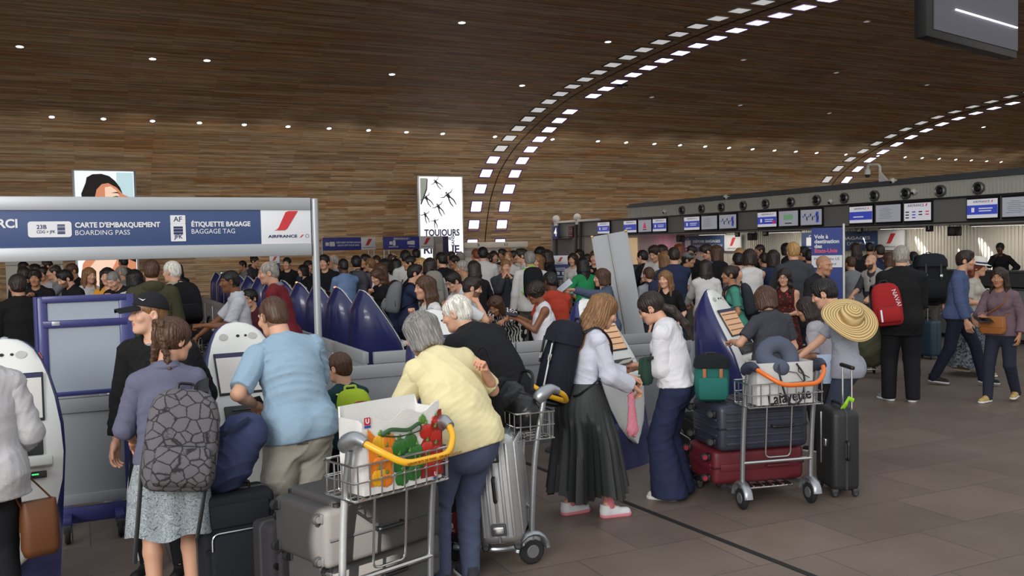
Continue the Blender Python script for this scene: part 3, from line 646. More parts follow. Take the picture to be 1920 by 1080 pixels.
text_mb(mb, 'MERCI', .085, T @ Matrix.Translation((gx(37), gz(30, 420), 0)), 0, 'RIGHT', bold=.003)
mb.build('lettering', SIGNWHITE, e)
mb = MB(); cx, cz = gx(96), gz(96, 430); mb.prism(rrect(.285, .115, .02), .002, 0, T @ Matrix.Translation((cx, cz, 0))); tg = MB()
tg.prism(rrect(.110, .065, .004, 2), .002, 0, T @ Matrix.Translation((gx(335), gz(335, 411.5), 0))); tg.prism(rrect(.110, .135, .004, 2), .002, 0, T @ Matrix.Translation((gx(335), gz(335, 436), 0)))
text_mb(mb, '23B', .042, T @ Matrix.Translation((gx(71), gz(80, 426), .002)), 1, 'LEFT', bold=.001); text_mb(mb, 'CDG > JFK', .03, T @ Matrix.Translation((gx(71), gz(80, 435), .002)), 1, 'LEFT', width=.122, bold=.0006)
for i in range(7): mb.box((gx(117), gz(117, 422 + i * 2.6), .003), (.05, (.010, .005, .008)[i % 3], .001), m=1, T=T)
text_mb(tg, 'AF', .055, T @ Matrix.Translation((gx(335), gz(335, 411.5), .002)), 1, bold=.0006); text_mb(tg, 'JFK', .042, T @ Matrix.Translation((gx(335), gz(335, 444), .002)), 1, bold=.001)
for i in range(7): tg.box((gx(335), gz(335, 426 + i * 2.0), .003), (.068, (.012, .004, .006)[i % 3], .001), m=1, T=T)
mb.build('boarding_pass_pictogram', [SIGNWHITE, NAVYTXT], e); tg.build('baggage_tag_pictogram', [SIGNWHITE, NAVYTXT], e)
mb = MB(); logo(mb, (xw + X1) / 2, .05, .155, .0, 0, 1, T); mb.build('emblem', [RED, NAVYTXT], e)

# ---------------- grey partitions
def partition(p, q, label, z=.95, zb=.10, n_posts=1, group='grey queue partitions'):
    p, q = Vector((p[0], p[1], 0)), Vector((q[0], q[1], 0)); d = q - p; L = d.length
    e = empty('partition', (p + q) / 2, atan2(d.y, d.x), label=label, cat='partition', group=group)
    mb = MB(); mb.box((0, 0, (z + zb) / 2), (L - .02, .035, z - zb - .02), .002); mb.build('panel', PANELG, e)
    mb = MB(); mb.box((0, 0, z - .055), (L - .01, .06, .11), .006); mb.build('top_rail', mat(C(160, 162, 164), .5, .1), e)
    mb = MB(); mb.box((0, 0, zb + .04), (L - .01, .05, .09), .004); mb.build('bottom_rail', mat(C(140, 142, 144), .5, .1), e)
    for k in ((-1, 1) if n_posts == 2 else (1,)):
        mb = MB(); mb.box((k * (L / 2 - .02), 0, z / 2), (.05, .062, z + .004), .004); mb.build('post', mat(C(172, 174, 178), .42, .4), e)
        mb = MB(); mb.cyl((k * (L / 2 - .02), 0, .008), .13, .016, n=20); mb.build('foot', DKGREY, e)
    return e
XR = 2.46; ys = [8.45 + 1.22 * i for i in range(12)]
for i in range(11): partition((XR, ys[i]), (XR, ys[i + 1] - .01), 'grey partition below the row of blue kiosks, %s from the near corner' % ('first second third fourth fifth sixth seventh eighth ninth tenth eleventh'.split()[i]), group='partitions below the kiosk row')
partition((2.0, 7.5), (4.05, 7.5), 'grey partition behind the boy and the woman in the yellow shirt')
partition((4.07, 7.5), (5.60, 7.5), 'grey partition behind the two women at the kiosk, with a round-footed end post', n_posts=2)
partition((2.52, 8.42), (4.02, 8.42), 'grey partition behind the man in the black jacket, second line back'); partition((4.04, 8.42), (5.9, 8.42), 'grey partition in front of the woman in the white sleeveless top')
partition((-1.3, 7.52), (.15, 7.52), 'grey partition standing behind the blue wheeled screen'); partition((.17, 7.52), (1.72, 7.52), 'grey partition behind the first white kiosk')
# grey counters on the way to the desks
CNT = mat(C(112, 112, 110), .55, 0, 'counter grey', vary=.05, scale=4)
def counter(x, y0, y1, label, z=1.0, m=CNT, dx=.45):
    e = empty('counter', (x, (y0 + y1) / 2, 0), label=label, cat='counter')
    mb = MB(); mb.box((0, 0, z / 2 + .04), (dx, y1 - y0, z - .08), .01); mb.build('body', m, e); mb = MB(); mb.box((-.0, 0, z - .015), (dx + .06, y1 - y0 + .02, .03), .006); mb.build('worktop', DKGREY, e)
    mb = MB(); mb.box((.03, 0, .045), (dx - .06, y1 - y0 - .04, .09)); mb.build('plinth', FASD, e); return e
counter(15.4, 12.2, 14.6, 'grey counter at the right behind the man with the red backpack'); counter(15.4, 14.65, 17.1, 'grey counter behind the crowd at the banner')
counter(13.6, 18.3, 20.6, 'grey counter behind the kiosk on the right, next to the woman in black'); counter(15.4, 9.6, 12.1, 'grey counter behind the woman in the white hat')
for i, lb in enumerate(('dark check-in desk at the right picture edge', 'dark check-in desk behind the large hiking backpack', 'dark check-in desk under the nearer drop-off sign', 'dark check-in desk under the farther drop-off sign')):
    counter(18.6, 12.4 + i * 4.2, 15.9 + i * 4.2, lb, 1.18, mat(C(58, 58, 60), .5), .7)

# ---------------- blue wheeled screen on the left
BLUEM = mat(C(54, 57, 116), .42, .1, 'blue metal', coat=.2)
YB = 6.95; xl, xr2 = at_y(72, 558, YB).x, at_y(242, 553, YB).x
e = empty('mobile_screen', ((xl + xr2) / 2, YB, 0), label='blue framed grey screen on castors at the left behind the man in the cap', cat='screen'); w = xr2 - xl
for k in (-1, 1):
    mb = MB(); mb.box((k * (w / 2 - .02), 0, .86), (.06 if k < 0 else .10, .05, 1.60), .012); mb.cyl((k * (w / 2 + .015), .0, .86), .02, 1.6, n=10); p_ = mb.build('post', BLUEM, e)
for z, h in ((1.64, .045), (1.47, .05), (.985, .03), (.135, .11)):
    mb = MB(); mb.box((0, -.005, z), (w - .04, .05, h), .006); mb.build('rail', BLUEM, e)
GB = mat(C(160, 170, 182), .5, 0, 'grey board', vary=.04, scale=6)
for z0, z1 in ((1.49, 1.62), (1.0, 1.45)): mb = MB(); mb.box((0, .0, (z0 + z1) / 2), (w - .08, .02, z1 - z0)); mb.build('board', GB, e)
mb = MB(); mb.box((0, .01, .55), (w - .06, .03, .66), .003); mb.build('board', PANELG, e)
mb = MB(); mb.box((0, .0, .90), (w - .05, .045, .10), .004); mb.build('rail', mat(C(150, 152, 156), .5), e); mb = MB(); mb.box((0, .0, .245), (w - .05, .045, .07), .004); mb.build('rail', mat(C(140, 142, 146), .5), e)
mb = MB(); mb.box((-w / 2 + .10, -.03, 1.475), (.05, .01, .03), .003); mb.build('latch', ALU, e)
mb = MB(); mb.prism([(-.02, 0), (.02, 0), (.02, .03), (.0, .07), (-.015, .03)], .003, T=fr(Vector((-w / 2 - .01, -.03, 1.22)), (1, 0, 0), (0, 0, 1))); mb.build('sticker', mat(C(220, 90, 80), .5), e)
for k in (-1, 1):
    for dy in (-.22, .22):
        mb = MB(); mb.box((k * (w / 2 - .12), dy / 2, .13), (.06, abs(dy), .05), .008); mb.build('foot_bar', BLUEM, e)
        c_ = MB(); c_.box((k * (w / 2 - .12), dy, .10), (.05, .05, .05), .006); c_.box((k * (w / 2 - .12) + .03, dy, .06), (.006, .04, .08)); c_ = c_.build('castor', DKGREY, e)
        mb = MB(); mb.cyl((k * (w / 2 - .12), dy, .05), .05, .035, 'X', 16, bev=.01); mb.build('wheel', RUBBER, c_)

# ---------------- self-service kiosks
KB = mat(C(42, 46, 98), .28, 0, 'blue kiosk shell', coat=.35); KW = mat(C(226, 226, 222), .4, 0, 'white kiosk face'); SLOT = mat(C(20, 20, 24), .35, 0, 'slot black')
SC_G = mat(C(196, 192, 188), .35, emit=.22, name='kiosk screen grey'); SC_O = mat(C(216, 168, 128), .35, emit=.22, name='kiosk screen orange')
def kw(z):
    P = [(.22, .0), (.30, .085), (.40, .15), (.55, .205), (.70, .236), (.85, .246), (1.0, .238), (1.15, .218), (1.27, .192), (1.36, .163), (1.43, .130), (1.47, .094), (1.49, .058), (1.50, .004)]
    for a, b in zip(P, P[1:]):
        if a[0] <= z <= b[0]: t = (z - a[0]) / (b[0] - a[0]); return a[1] + (b[1] - a[1]) * t
    return 0.17
def kslope(z): return .24 + .38 * min(1, max(0, (z - .72) / .24)) + .7 * max(0, (z - 1.42) / .08)
_KY = [-.25]
for _i in range(140): _KY.append(_KY[-1] + .01 * kslope(.22 + .01 * _i))
def kyf(z): q = max(0, (z - .22) / .01); i = min(139, int(q)); return _KY[i] + (_KY[i + 1] - _KY[i]) * (q - i)
KT = .62
def make_kiosk():
    e = empty('kiosk')
    zs = [.0, .03, .12, .22, .30, .40, .55, .70, .85, 1.0, 1.15, 1.27, 1.36, 1.43, 1.47, 1.49, 1.5]
    rings = []
    for z in zs:
        wf = max(kw(z), .0) if z > .25 else 0.12; yf = kyf(z) + .018 if z > .22 else -.20 - (.22 - z) * .1
        t = max(0, (z - .75) / .75); YB_ = .50; wb = .185 + .075 * sin(min(1, z / .9) * pi / 2) if z < .9 else (kw(z) * 1.06 + .004)
        if z < .9: wb = max(.20 + (.262 - .20) * z / .9, wf)
        yb = YB_ - .06 * (1 - min(1, z / .6)) if z < .8 else YB_ - .025 * t ** 2
        ym = yf if z > .25 else -.10
        if z >= 1.495: yb = yf + .02
        elif z > 1.15: yb = kyf(1.5) + .03 + (1.5 - z) * .46 + .02 * sqrt(max(0, (1.5 - z) / .35))
        r = [(-wf, yf, z)]
        for i in range(17):
            a = pi - pi * i / 16; c, s_ = cos(a), sin(a)
            r.append((wb * (abs(c) ** .8) * (1 if c > 0 else -1), yf + .02 + (yb - yf - .02) * (s_ ** .85), z))
        r.append((wf, yf, z)); rings.append(r)
    mb = MB(); mb.loft(rings); mb.build('shell', KB, e, ang=60)
    # face
    zf = [.225, .26, .30, .35, .40, .48, .55, .63, .70, .78, .85, .93, 1.0, 1.08, 1.15, 1.22, 1.27, 1.32, 1.36, 1.40, 1.43, 1.455, 1.475, 1.49, 1.499]
    rg = []
    for z in zf:
        w = kw(z) + .002; r = []
        for i in range(13): u = -1 + 2 * i / 12; r.append((u * w, kyf(z) - .014 * (1 - u ** 4) + .012 * abs(u) ** 6, z))
        for i in range(13): u = 1 - 2 * i / 12; r.append((u * w, kyf(z) + .03, z))
        rg.append(r)
    mb = MB(); mb.loft(rg); f = mb.build('face', KW, e, ang=50)
    def F(z, d=.016): return fr(Vector((0, kyf(z) - d, z)), (1, 0, 0), (0, kslope(z), 1))
    mb = MB(); mb.box((0, 0, 0), (.345, .315, .012), .004, T=F(1.165)); s_ = mb.build('screen_bezel', SLOT, e)
    mb = MB(); mb.box((0, -.012, .008), (.325, .262, .004), T=F(1.165)); scr = mb.build('screen', SC_G, e)
    mb = MB(); mb.box((0, .136, .008), (.325, .030, .003), T=F(1.165)); mb.build('screen_header', mat(C(44, 40, 82), .4), e)
    mb = MB(); mb.box((0, 0, -.005), (.32, .125, .03), .006, T=F(.905)); sl = mb.build('printer_slot', SLOT, e)
    mb = MB(); mb.box((.0, -.0, .012), (.24, .012, .01), .003, T=F(.93)); mb.box((-.06, -.03, .012), (.15, .03, .012), .003, T=F(.905)); mb.build('slot_lip', DKGREY, sl)
    mb = MB(); mb.box((.02, -.01, .03), (.36, .06, .085), .012, T=F(.815)); mb.build('ledge', KW, e)
    mb = MB(); mb.box((.12, .0, .02), (.10, .04, .03), .004, T=F(.74)); mb.build('card_reader', SLOT, e)
    mb = MB(); mb.box((.12, 0, .036), (.03, .008, .004), T=F(.742)); mb.build('indicator', mat(C(70, 220, 120), .5, emit=1.0), e)
    for x in (-.095, .075):
        mb = MB(); mb.cyl((0, 0, 0), .026, .006, n=16, T=F(1.405, .014) @ Matrix.Translation((x, 0, 0))); mb.build('loudspeaker', mat(C(186, 184, 180), .6), e)
    for x, r_ in ((-.012, .010), (.034, .008)):
        mb = MB(); mb.cyl((0, 0, 0), r_, .008, n=12, T=F(1.408, .014) @ Matrix.Translation((x, 0, .002))); mb.build('camera_eye', SLOT, e)
    mb = MB(); mb.lathe([(.018, -.016), (.018, .0), (.0, .006)], 10, T=Matrix.Translation((0, kyf(1.5) + .03, 1.505))); mb.build('status_lamp', mat(C(150, 160, 170), .4), e)
    return e
KROW = ['just left of the woman in the yellow shirt', 'second nearest of the row', 'third of the row, by the sign post', 'fourth of the row, behind the sign post', 'fifth of the row, right of the man in red', 'sixth of the row', 'seventh of the row, behind the man in red', 'eighth of the row',
        'ninth of the row', 'tenth of the row', 'eleventh of the row, by the man in the white polo', 'farthest of the row on the left']
K0 = make_kiosk(); SEEN = {}
def put_kiosk(x, y, rz, label, group, lamp=None, screen=None, word=None):
    e = K0 if not SEEN else copy_tree(K0); SEEN[1] = 1
    e.location = (x, y, 0); e.rotation_euler = (0, 0, rz); tag(e, label, 'check-in kiosk', group)
    for ch in e.children:
        nm = ch.name.split('.')[0]
        if nm == 'status_lamp' and lamp: ch.data = ch.data.copy(); ch.data.materials[0] = mat(lamp, .4, emit=2.5)
        if nm == 'screen' and screen: ch.data = ch.data.copy(); ch.data.materials[0] = screen
    return e
for (px, py, yw, lb, scr) in ((8, 634, 2, 'white faced kiosk cut by the left picture edge', None), (440, 603, 5, 'white faced kiosk used by the man in the light blue shirt', None), (807, 579, 4, 'white faced kiosk between the old couple', None),
                         (1092, 560, 20, 'white faced kiosk behind the two young women', SC_O), (1326, 543, 28, 'white faced kiosk with an orange list, used by the woman in dark grey', SC_O)):
    p = at_s(px, py, (py - horizon(px)) / (HC - 1.455)); ay = kyf(1.5) + .02; p = Vector((p.x + sin(radians(yw)) * ay, p.y - cos(radians(yw)) * ay, 0)); k_ = put_kiosk(p.x, p.y, radians(yw), lb, 'kiosks facing the camera', None, scr); k_.scale = (1.14, .95, .97)
    if scr:
        mb = MB()
        for i in range(4): mb.box((-.0, .09 - i * .06, .012), (.30, .008, .002), T=fr(Vector((0, kyf(1.165) - .016, 1.165)), (1, 0, 0), (0, KT, 1)))
        mb.build('screen_list', mat(C(96, 62, 40), .5), k_)
    elif px > 100:
        mb = MB(); F_ = fr(Vector((0, kyf(1.165) - .029, 1.165)), (1, 0, 0), (0, KT, 1)); mb.tube([F_ @ Vector((.03 + .022 * cos(q), .0 + .022 * sin(q), 0)) for q in np.linspace(1.2, 5.2, 12)], .003, 5); mb.box((.04, -.05, .0), (.1, .004, .001), T=F_); mb.build('screen_mark', mat(C(90, 90, 96), .5), k_)
for i, px_s in enumerate(((757, 154), (681, 138), (624, 125), (574, 114), (533, 105.5), (500, 98), (470, 92), (444, 86.5), (421, 82), (401, 77.5), (383, 74), (366, 70.5))):
    p = stand(*px_s); put_kiosk(p.x + .0, 10.55 + 1.16 * i, pi / 2, 'blue backed kiosk, ' + KROW[i], 'row of blue kiosks', {1: (.9, .25, .1), 2: (.1, .8, .3), 3: (.95, .5, .1), 10: (.2, .7, .6)}.get(i)).location.x = 3.36

# ---------------- queue signs and the leaning panel
def queue_sign(px, s, z0, z1, w, label, name='queue_sign'):
    p = stand(px, s); e = empty(name, p, heading(p, 0) + pi, label=label, cat='sign')
    # local -y looks at the camera after the turn
    mb = MB(); mb.box((0, 0, (z0 + z1) / 2), (w, .03, z1 - z0), .004); mb.build('panel', mat(C(48, 62, 122), .5), e)
    hw = (z1 - z0) * .2; mb = MB(); mb.box((0, -.004, z1 - hw), (w - .01, .032, hw * 2 - .02), .002); mb.build('header', SIGNWHITE, e)
    T = fr(Vector((0, -.022, 0)), (1, 0, 0), (0, 0, 1)); mb = MB(); logo(mb, 0, z1 - hw * .9, hw * .95, 0, 0, 1, T); mb.build('emblem', [RED, NAVYTXT], e)
    mb = MB(); T = fr(Vector((0, -.017, 0)), (1, 0, 0), (0, 0, 1)); k = z1 - z0
    for i, (a, b) in enumerate(((.53, .5), (.58, .62), (.63, .4), (.88, .55), (.92, .62))): mb.box((0, z1 - a * k, 0), (w * b, .02 * k, .002), T=T)
    mb.prism(rrect(w * .16, k * .12, .01), .002, 0, T @ Matrix.Translation((-w * .12, z1 - .75 * k, 0))); mb.prism(rrect(w * .12, k * .14, .01), .002, 0, T @ Matrix.Translation((w * .14, z1 - .75 * k, 0)))
    mb.build('lettering', SIGNWHITE, e)
    mb = MB(); mb.cyl((0, .03, z0 / 2 + .1), .025, z0 + .2, n=10); mb.build('post', ALU, e); mb = MB(); mb.cyl((0, .03, .012), .2, .024, n=20); mb.build('foot', DKGREY, e)
queue_sign(1053, 88, 1.22, 1.735, .41, 'navy standing queue sign with a white header, left of the leaning grey panel'); queue_sign(519, 76, 1.3, 1.86, .25, 'small navy standing queue sign behind the man in the red shirt')
p = stand(1187, 128); e = empty('leaning_panel', p, heading(p, 0) + pi, label='tall pale grey panel leaning to the left behind the two young women', cat='panel')
R_ = Matrix.Rotation(radians(-9.0), 4, 'Y'); LP = mat(C(176, 178, 180), .6, 0, 'pale grey board', vary=.06, scale=5)
T = Matrix.Translation((.0, 0, .02)) @ R_
mb = MB(); mb.box((-.13, 0, 1.05), (.25, .05, 2.1), .008, T=T); mb.box((.14, 0, 1.05), (.27, .05, 2.1), .008, T=T); mb.build('board', LP, e); mb = MB(); mb.tube([T @ Vector((0, -.03, .02)), T @ Vector((0, -.03, 2.11))], .014, 8); mb.build('seam_strip', CHROME, e)
for x in (-.24, .26): mb = MB(); mb.box((x, -.0, 2.1), (.04, .07, .035), .006, T=T); mb.build('corner_bracket', mat(C(190, 160, 90), .4, .5), e)
# banner for flights to the United States
p = stand(1551, 112); e = empty('banner_sign', p, heading(p, 0) + pi, label='tall blue banner on a white pole reading Vols à destination des Etats-Unis', cat='sign')
s = 112; z1 = HC + (450 - 427) / s; w = 55 / s
mb = MB(); mb.cyl((w / 2 + .02, 0, (z1 + .06) / 2), .018, z1 + .06, n=10); mb.build('pole', WHITE, e); mb = MB(); mb.cyl((w / 2, .0, .012), .22, .024); mb.build('foot', DKGREY, e)
mb = MB(); mb.box((0, 0, z1 - .75), (w, .02, 1.5), .003); mb.build('cloth', mat(C(58, 72, 138), .7), e); T = fr(Vector((-w / 2, -.012, 0)), (1, 0, 0), (0, 0, 1))
mb = MB()
for i, t in enumerate(('Vols à', 'destination', 'des')): text_mb(mb, t, .088, T @ Matrix.Translation((.05, z1 - .15 - i * .0785, 0)), 0, 'LEFT', bold=.003)
text_mb(mb, 'Etats-Unis', .088, T @ Matrix.Translation((.05, z1 - .15 - 3 * .0785, 0)), 1, 'LEFT', bold=.003)
mb.build('lettering', [SIGNWHITE, mat(C(226, 84, 120), .5)], e)
mb = MB(); mb.box((w / 2, z1 - .56, 0), (w - .01, .20, .004), T=T); mb.build('white_field', SIGNWHITE, e); mb = MB(); text_mb(mb, 'Flights to the US', .06, T @ Matrix.Translation((w / 2, z1 - .52, .004)), 0, width=w * .8); text_mb(mb, 'from France', .06, T @ Matrix.Translation((w / 2, z1 - .60, .004)), 0, width=w * .6); mb.build('small_lettering', NAVYTXT, e)
# dark information board hanging top right
a = at_s(1738, 68, 118); e = empty('information_board', (a.x, a.y, a.z), radians(-25.5 + 38), label='large dark board hanging from the ceiling at the top right corner', cat='board')
mb = MB(); mb.box((1.6, .1, 1.0), (3.2, .22, 2.0), .02); mb.build('case', BLACKP, e); mb = MB(); mb.box((1.68, -.02, 1.10), (3.0, .02, 1.94)); mb.build('panel', mat(C(96, 96, 106), .6), e)
mb = MB(); mb.tube([(.85, -.05, .53), (3.1, -.05, .53)], .016, 6); mb.build('strip_lamp', mat((.95, .93, 1), .5, emit=2.5), e)
for x in (.6, 2.6): mb = MB(); mb.cyl((x, .1, 2.9), .02, 1.9, n=8); mb.build('hanger', DKGREY, e)
# ================================================================== people: one smooth skin per body, grown from a signed distance field
F32 = np.float32
class Field:
    def __init__(s, lo, hi, h):
        s.h = h; s.lo = np.array(lo, float) - 2 * h
        n = np.ceil((np.array(hi, float) + 2 * h - s.lo) / h).astype(int) + 1; s.n = n
        s.ax = [(s.lo[i] + h * np.arange(n[i])).astype(F32) for i in range(3)]
        s.D = np.full(n, 1.0, F32)
    def sub(s, lo, hi):
        sl = []
        for i in range(3):
            a = max(0, int((lo[i] - s.lo[i]) / s.h)); b = min(s.n[i], int((hi[i] - s.lo[i]) / s.h) + 2)
            if b <= a: return None
            sl.append(slice(a, b))
        X = s.ax[0][sl[0]][:, None, None]; Y = s.ax[1][sl[1]][None, :, None]; Z = s.ax[2][sl[2]][None, None, :]
        return tuple(sl), X, Y, Z
    def put(s, d, sl, k, mode):
        A = s.D[sl]
        if mode == 'add':
            if k > 0: hh = np.maximum(k - np.abs(A - d), 0) / k; s.D[sl] = np.minimum(A, d) - hh * hh * (k * .25)
            else: s.D[sl] = np.minimum(A, d)
        elif mode == 'sub':
            d = -d
            if k > 0: hh = np.maximum(k - np.abs(A - d), 0) / k; s.D[sl] = np.maximum(A, d) + hh * hh * (k * .25)
            else: s.D[sl] = np.maximum(A, d)
    def cone(s, a, b, ra, rb, k=.02, mode='add', q=None):
        """round cone a->b; q = (axis vector, factor) flattens it along that axis"""
        a = np.array(a, float); b = np.array(b, float); R = max(ra, rb); mg = k + 3 * s.h + R * (1.0 if q is None else max(1, q[1]))
        z = s.sub(np.minimum(a, b) - mg, np.maximum(a, b) + mg)
        if z is None: return
        sl, X, Y, Z = z; px, py, pz = X - F32(a[0]), Y - F32(a[1]), Z - F32(a[2]); ba = b - a; l2 = max(ba @ ba, 1e-9)
        t = np.clip((px * F32(ba[0]) + py * F32(ba[1]) + pz * F32(ba[2])) / F32(l2), 0, 1)
        dx, dy, dz = px - t * F32(ba[0]), py - t * F32(ba[1]), pz - t * F32(ba[2])
        if q is None: d = np.sqrt(dx * dx + dy * dy + dz * dz) - (ra + (rb - ra) * t)
        else:
            v, f = q; c = dx * F32(v[0]) + dy * F32(v[1]) + dz * F32(v[2]); r2 = dx * dx + dy * dy + dz * dz + c * c * F32(1 / (f * f) - 1)
            d = (np.sqrt(np.maximum(r2, 0)) - (ra + (rb - ra) * t)) * F32(min(1, f) if f < 1 else 1)
        s.put(d, sl, k, mode)
    def ell(s, c, r, R=None, k=.02, mode='add'):
        c = np.array(c, float); r = np.array(r, float); m = max(r) + k + 3 * s.h if R is not None else r + k + 3 * s.h
        z = s.sub(c - m, c + m)
        if z is None: return
        sl, X, Y, Z = z; x, y, w = X - F32(c[0]), Y - F32(c[1]), Z - F32(c[2])
        if R is not None:
            A = np.array(R)[:3, :3].T if not isinstance(R, np.ndarray) else R.T
            x, y, w = [x * F32(A[i, 0]) + y * F32(A[i, 1]) + w * F32(A[i, 2]) for i in range(3)]
        k0 = np.sqrt((x / F32(r[0])) ** 2 + (y / F32(r[1])) ** 2 + (w / F32(r[2])) ** 2); k1 = np.sqrt((x / F32(r[0] ** 2)) ** 2 + (y / F32(r[1] ** 2)) ** 2 + (w / F32(r[2] ** 2)) ** 2)
        s.put(k0 * (k0 - 1) / np.maximum(k1, 1e-6), sl, k, mode)
    def plane(s, p, n, k=0.0):                              # keep the side that n points away from
        n = np.array(n, float) / np.linalg.norm(n); p = np.array(p, float)
        X, Y, Z = s.ax[0][:, None, None], s.ax[1][None, :, None], s.ax[2][None, None, :]
        s.D = np.maximum(s.D, X * F32(n[0]) + Y * F32(n[1]) + Z * F32(n[2]) - F32(p @ n))
    def xyz(s): return s.ax[0][:, None, None], s.ax[1][None, :, None], s.ax[2][None, None, :]
    def folds(s, amp, seed=0, wl=.11):                      # long soft creases: ridges running mostly down and across
        rng = np.random.RandomState(seed); X, Y, Z = s.xyz(); w = 0
        wx = F32(.030) * np.sin(Z * F32(8 + 5 * rng.rand()) + F32(rng.rand() * 6)) + F32(.018) * np.sin(X * 17 + Y * 13 + F32(rng.rand() * 6)); wz = F32(.030) * np.sin(X * F32(9 + 4 * rng.rand()) + Y * 7 + F32(rng.rand() * 6))
        for i in range(4):
            f = pi / (wl * (.8 + .9 * rng.rand())); a = rng.rand() * pi; e = (.25, 1.6, -.5, .9)[i] * (.6 + .8 * rng.rand())
            r = 1 - np.abs(np.sin((X + wx) * F32(f * cos(a)) + (Y + wx) * F32(f * sin(a)) + (Z + wz) * F32(f * e) + F32(rng.rand() * 6)))
            w = w + r * r * (.5 + .5 * np.sin(Z * F32(7 + 9 * rng.rand()) + X * 6 + F32(rng.rand() * 6)))
        s.D = s.D - F32(amp * .8) * (w - F32(.7))
    def join(s, o, k=.02):
        A, B = s.D, o.D; hh = np.maximum(k - np.abs(A - B), 0) / k; s.D = np.minimum(A, B) - hh * hh * (k * .25)
    def mesh(s):
        D = s.D; I = D < 0; n = D.shape
        c = np.zeros((n[0] - 1, n[1] - 1, n[2] - 1), np.int8)
        for i in (0, 1):
            for j in (0, 1):
                for k in (0, 1): c += I[i:n[0] - 1 + i, j:n[1] - 1 + j, k:n[2] - 1 + k]
        act = (c > 0) & (c < 8); idx = np.argwhere(act); N = len(idx)
        if N == 0: return np.zeros((0, 3)), np.zeros((0, 4), int)
        vid = np.full(act.shape, -1, np.int32); vid[act] = np.arange(N)
        acc = np.zeros((N, 3)); cnt = np.zeros(N); a0 = idx
        cor = [(i, j, k) for i in (0, 1) for j in (0, 1) for k in (0, 1)]
        val = {q: D[a0[:, 0] + q[0], a0[:, 1] + q[1], a0[:, 2] + q[2]] for q in cor}
        for ax in range(3):
            for q in cor:
                if q[ax]: continue
                e = list(q); e[ax] = 1; va, vb = val[q], val[tuple(e)]; m = (va < 0) != (vb < 0)
                t = np.where(m, va / np.where(m, va - vb, 1), 0); p = np.tile(np.array(q, float), (N, 1)); p[:, ax] = t
                acc += p * m[:, None]; cnt += m
        V = (a0 + acc / np.maximum(cnt, 1)[:, None]) * s.h + s.lo
        Q = []
        for ax in range(3):
            sl0 = [slice(None)] * 3; sl1 = [slice(None)] * 3; sl0[ax] = slice(0, n[ax] - 1); sl1[ax] = slice(1, n[ax])
            A, B = I[tuple(sl0)], I[tuple(sl1)]; e = np.argwhere(A != B); u, v = (ax + 1) % 3, (ax + 2) % 3
            e = e[(e[:, u] > 0) & (e[:, v] > 0) & (e[:, u] < n[u] - 1) & (e[:, v] < n[v] - 1)]
            if not len(e): continue
            def cell(du, dv): x = e.copy(); x[:, u] -= du; x[:, v] -= dv; return vid[x[:, 0], x[:, 1], x[:, 2]]
            f = np.stack([cell(1, 1), cell(0, 1), cell(0, 0), cell(1, 0)], 1); fl = ~A[e[:, 0], e[:, 1], e[:, 2]]
            f[fl] = f[fl][:, ::-1]; Q.append(f)
        return V, np.concatenate(Q)
def np_mesh(name, V, Q, mats, parent=None, col=None, mi=None, smooth=True):
    me = bpy.data.meshes.new(name); nv, nf = len(V), len(Q)
    me.vertices.add(nv); me.vertices.foreach_set('co', np.asarray(V, F32).ravel()); k = Q.shape[1]
    me.loops.add(nf * k); me.loops.foreach_set('vertex_index', np.asarray(Q, np.int32).ravel())
    me.polygons.add(nf); me.polygons.foreach_set('loop_start', np.arange(nf, dtype=np.int32) * k)
    if smooth: me.polygons.foreach_set('use_smooth', np.ones(nf, bool))
    if mi is not None: me.polygons.foreach_set('material_index', np.asarray(mi, np.int32))
    if col is not None:
        a = me.color_attributes.new('Col', 'FLOAT_COLOR', 'POINT'); c4 = np.ones((nv, 4), F32); c4[:, :3] = col; a.data.foreach_set('color', c4.ravel())
    me.update(calc_edges=True); return link(name, me, mats, parent)
def np_T(V, T): A = np.array(T); return np.asarray(V) @ A[:3, :3].T + A[:3, 3]

def skin_material():
    m, nt, b = _nodes('skin'); a = nt.nodes.new('ShaderNodeAttribute'); a.attribute_name = 'Col'; nt.links.new(a.outputs['Color'], b.inputs['Base Color'])
    b.inputs['Roughness'].default_value = .5; b.inputs['Specular IOR Level'].default_value = .35; return m
SKINM = skin_material()
TONE = {'pale': C(226, 178, 152), 'fair': C(214, 164, 136), 'tan': C(190, 140, 110), 'olive': C(176, 126, 96), 'brown': C(134, 88, 62), 'dark': C(92, 60, 44)}
HAIRC = {'black': C(24, 20, 20), 'dark': C(42, 30, 25), 'brown': C(78, 52, 36), 'light': C(128, 92, 58), 'blond': C(176, 136, 84), 'grey': C(128, 124, 120), 'white': C(222, 216, 204), 'salt': C(150, 144, 136), 'red': C(116, 58, 36)}
def hair_mat(c):
    key = ('hair', c)
    if key not in _MC:
        c0 = np.array(HAIRC[c]); _MC[key] = ramp_mat('hair', 'Noise', [(.32, tuple(c0 * .55)), (.5, tuple(c0)), (.70, tuple(np.minimum(c0 * 1.55 + .01, 1)))], .45, 1.0, stretch=(120, 120, 7), detail=3, bump=.35, spec=.4)
    return _MC[key]

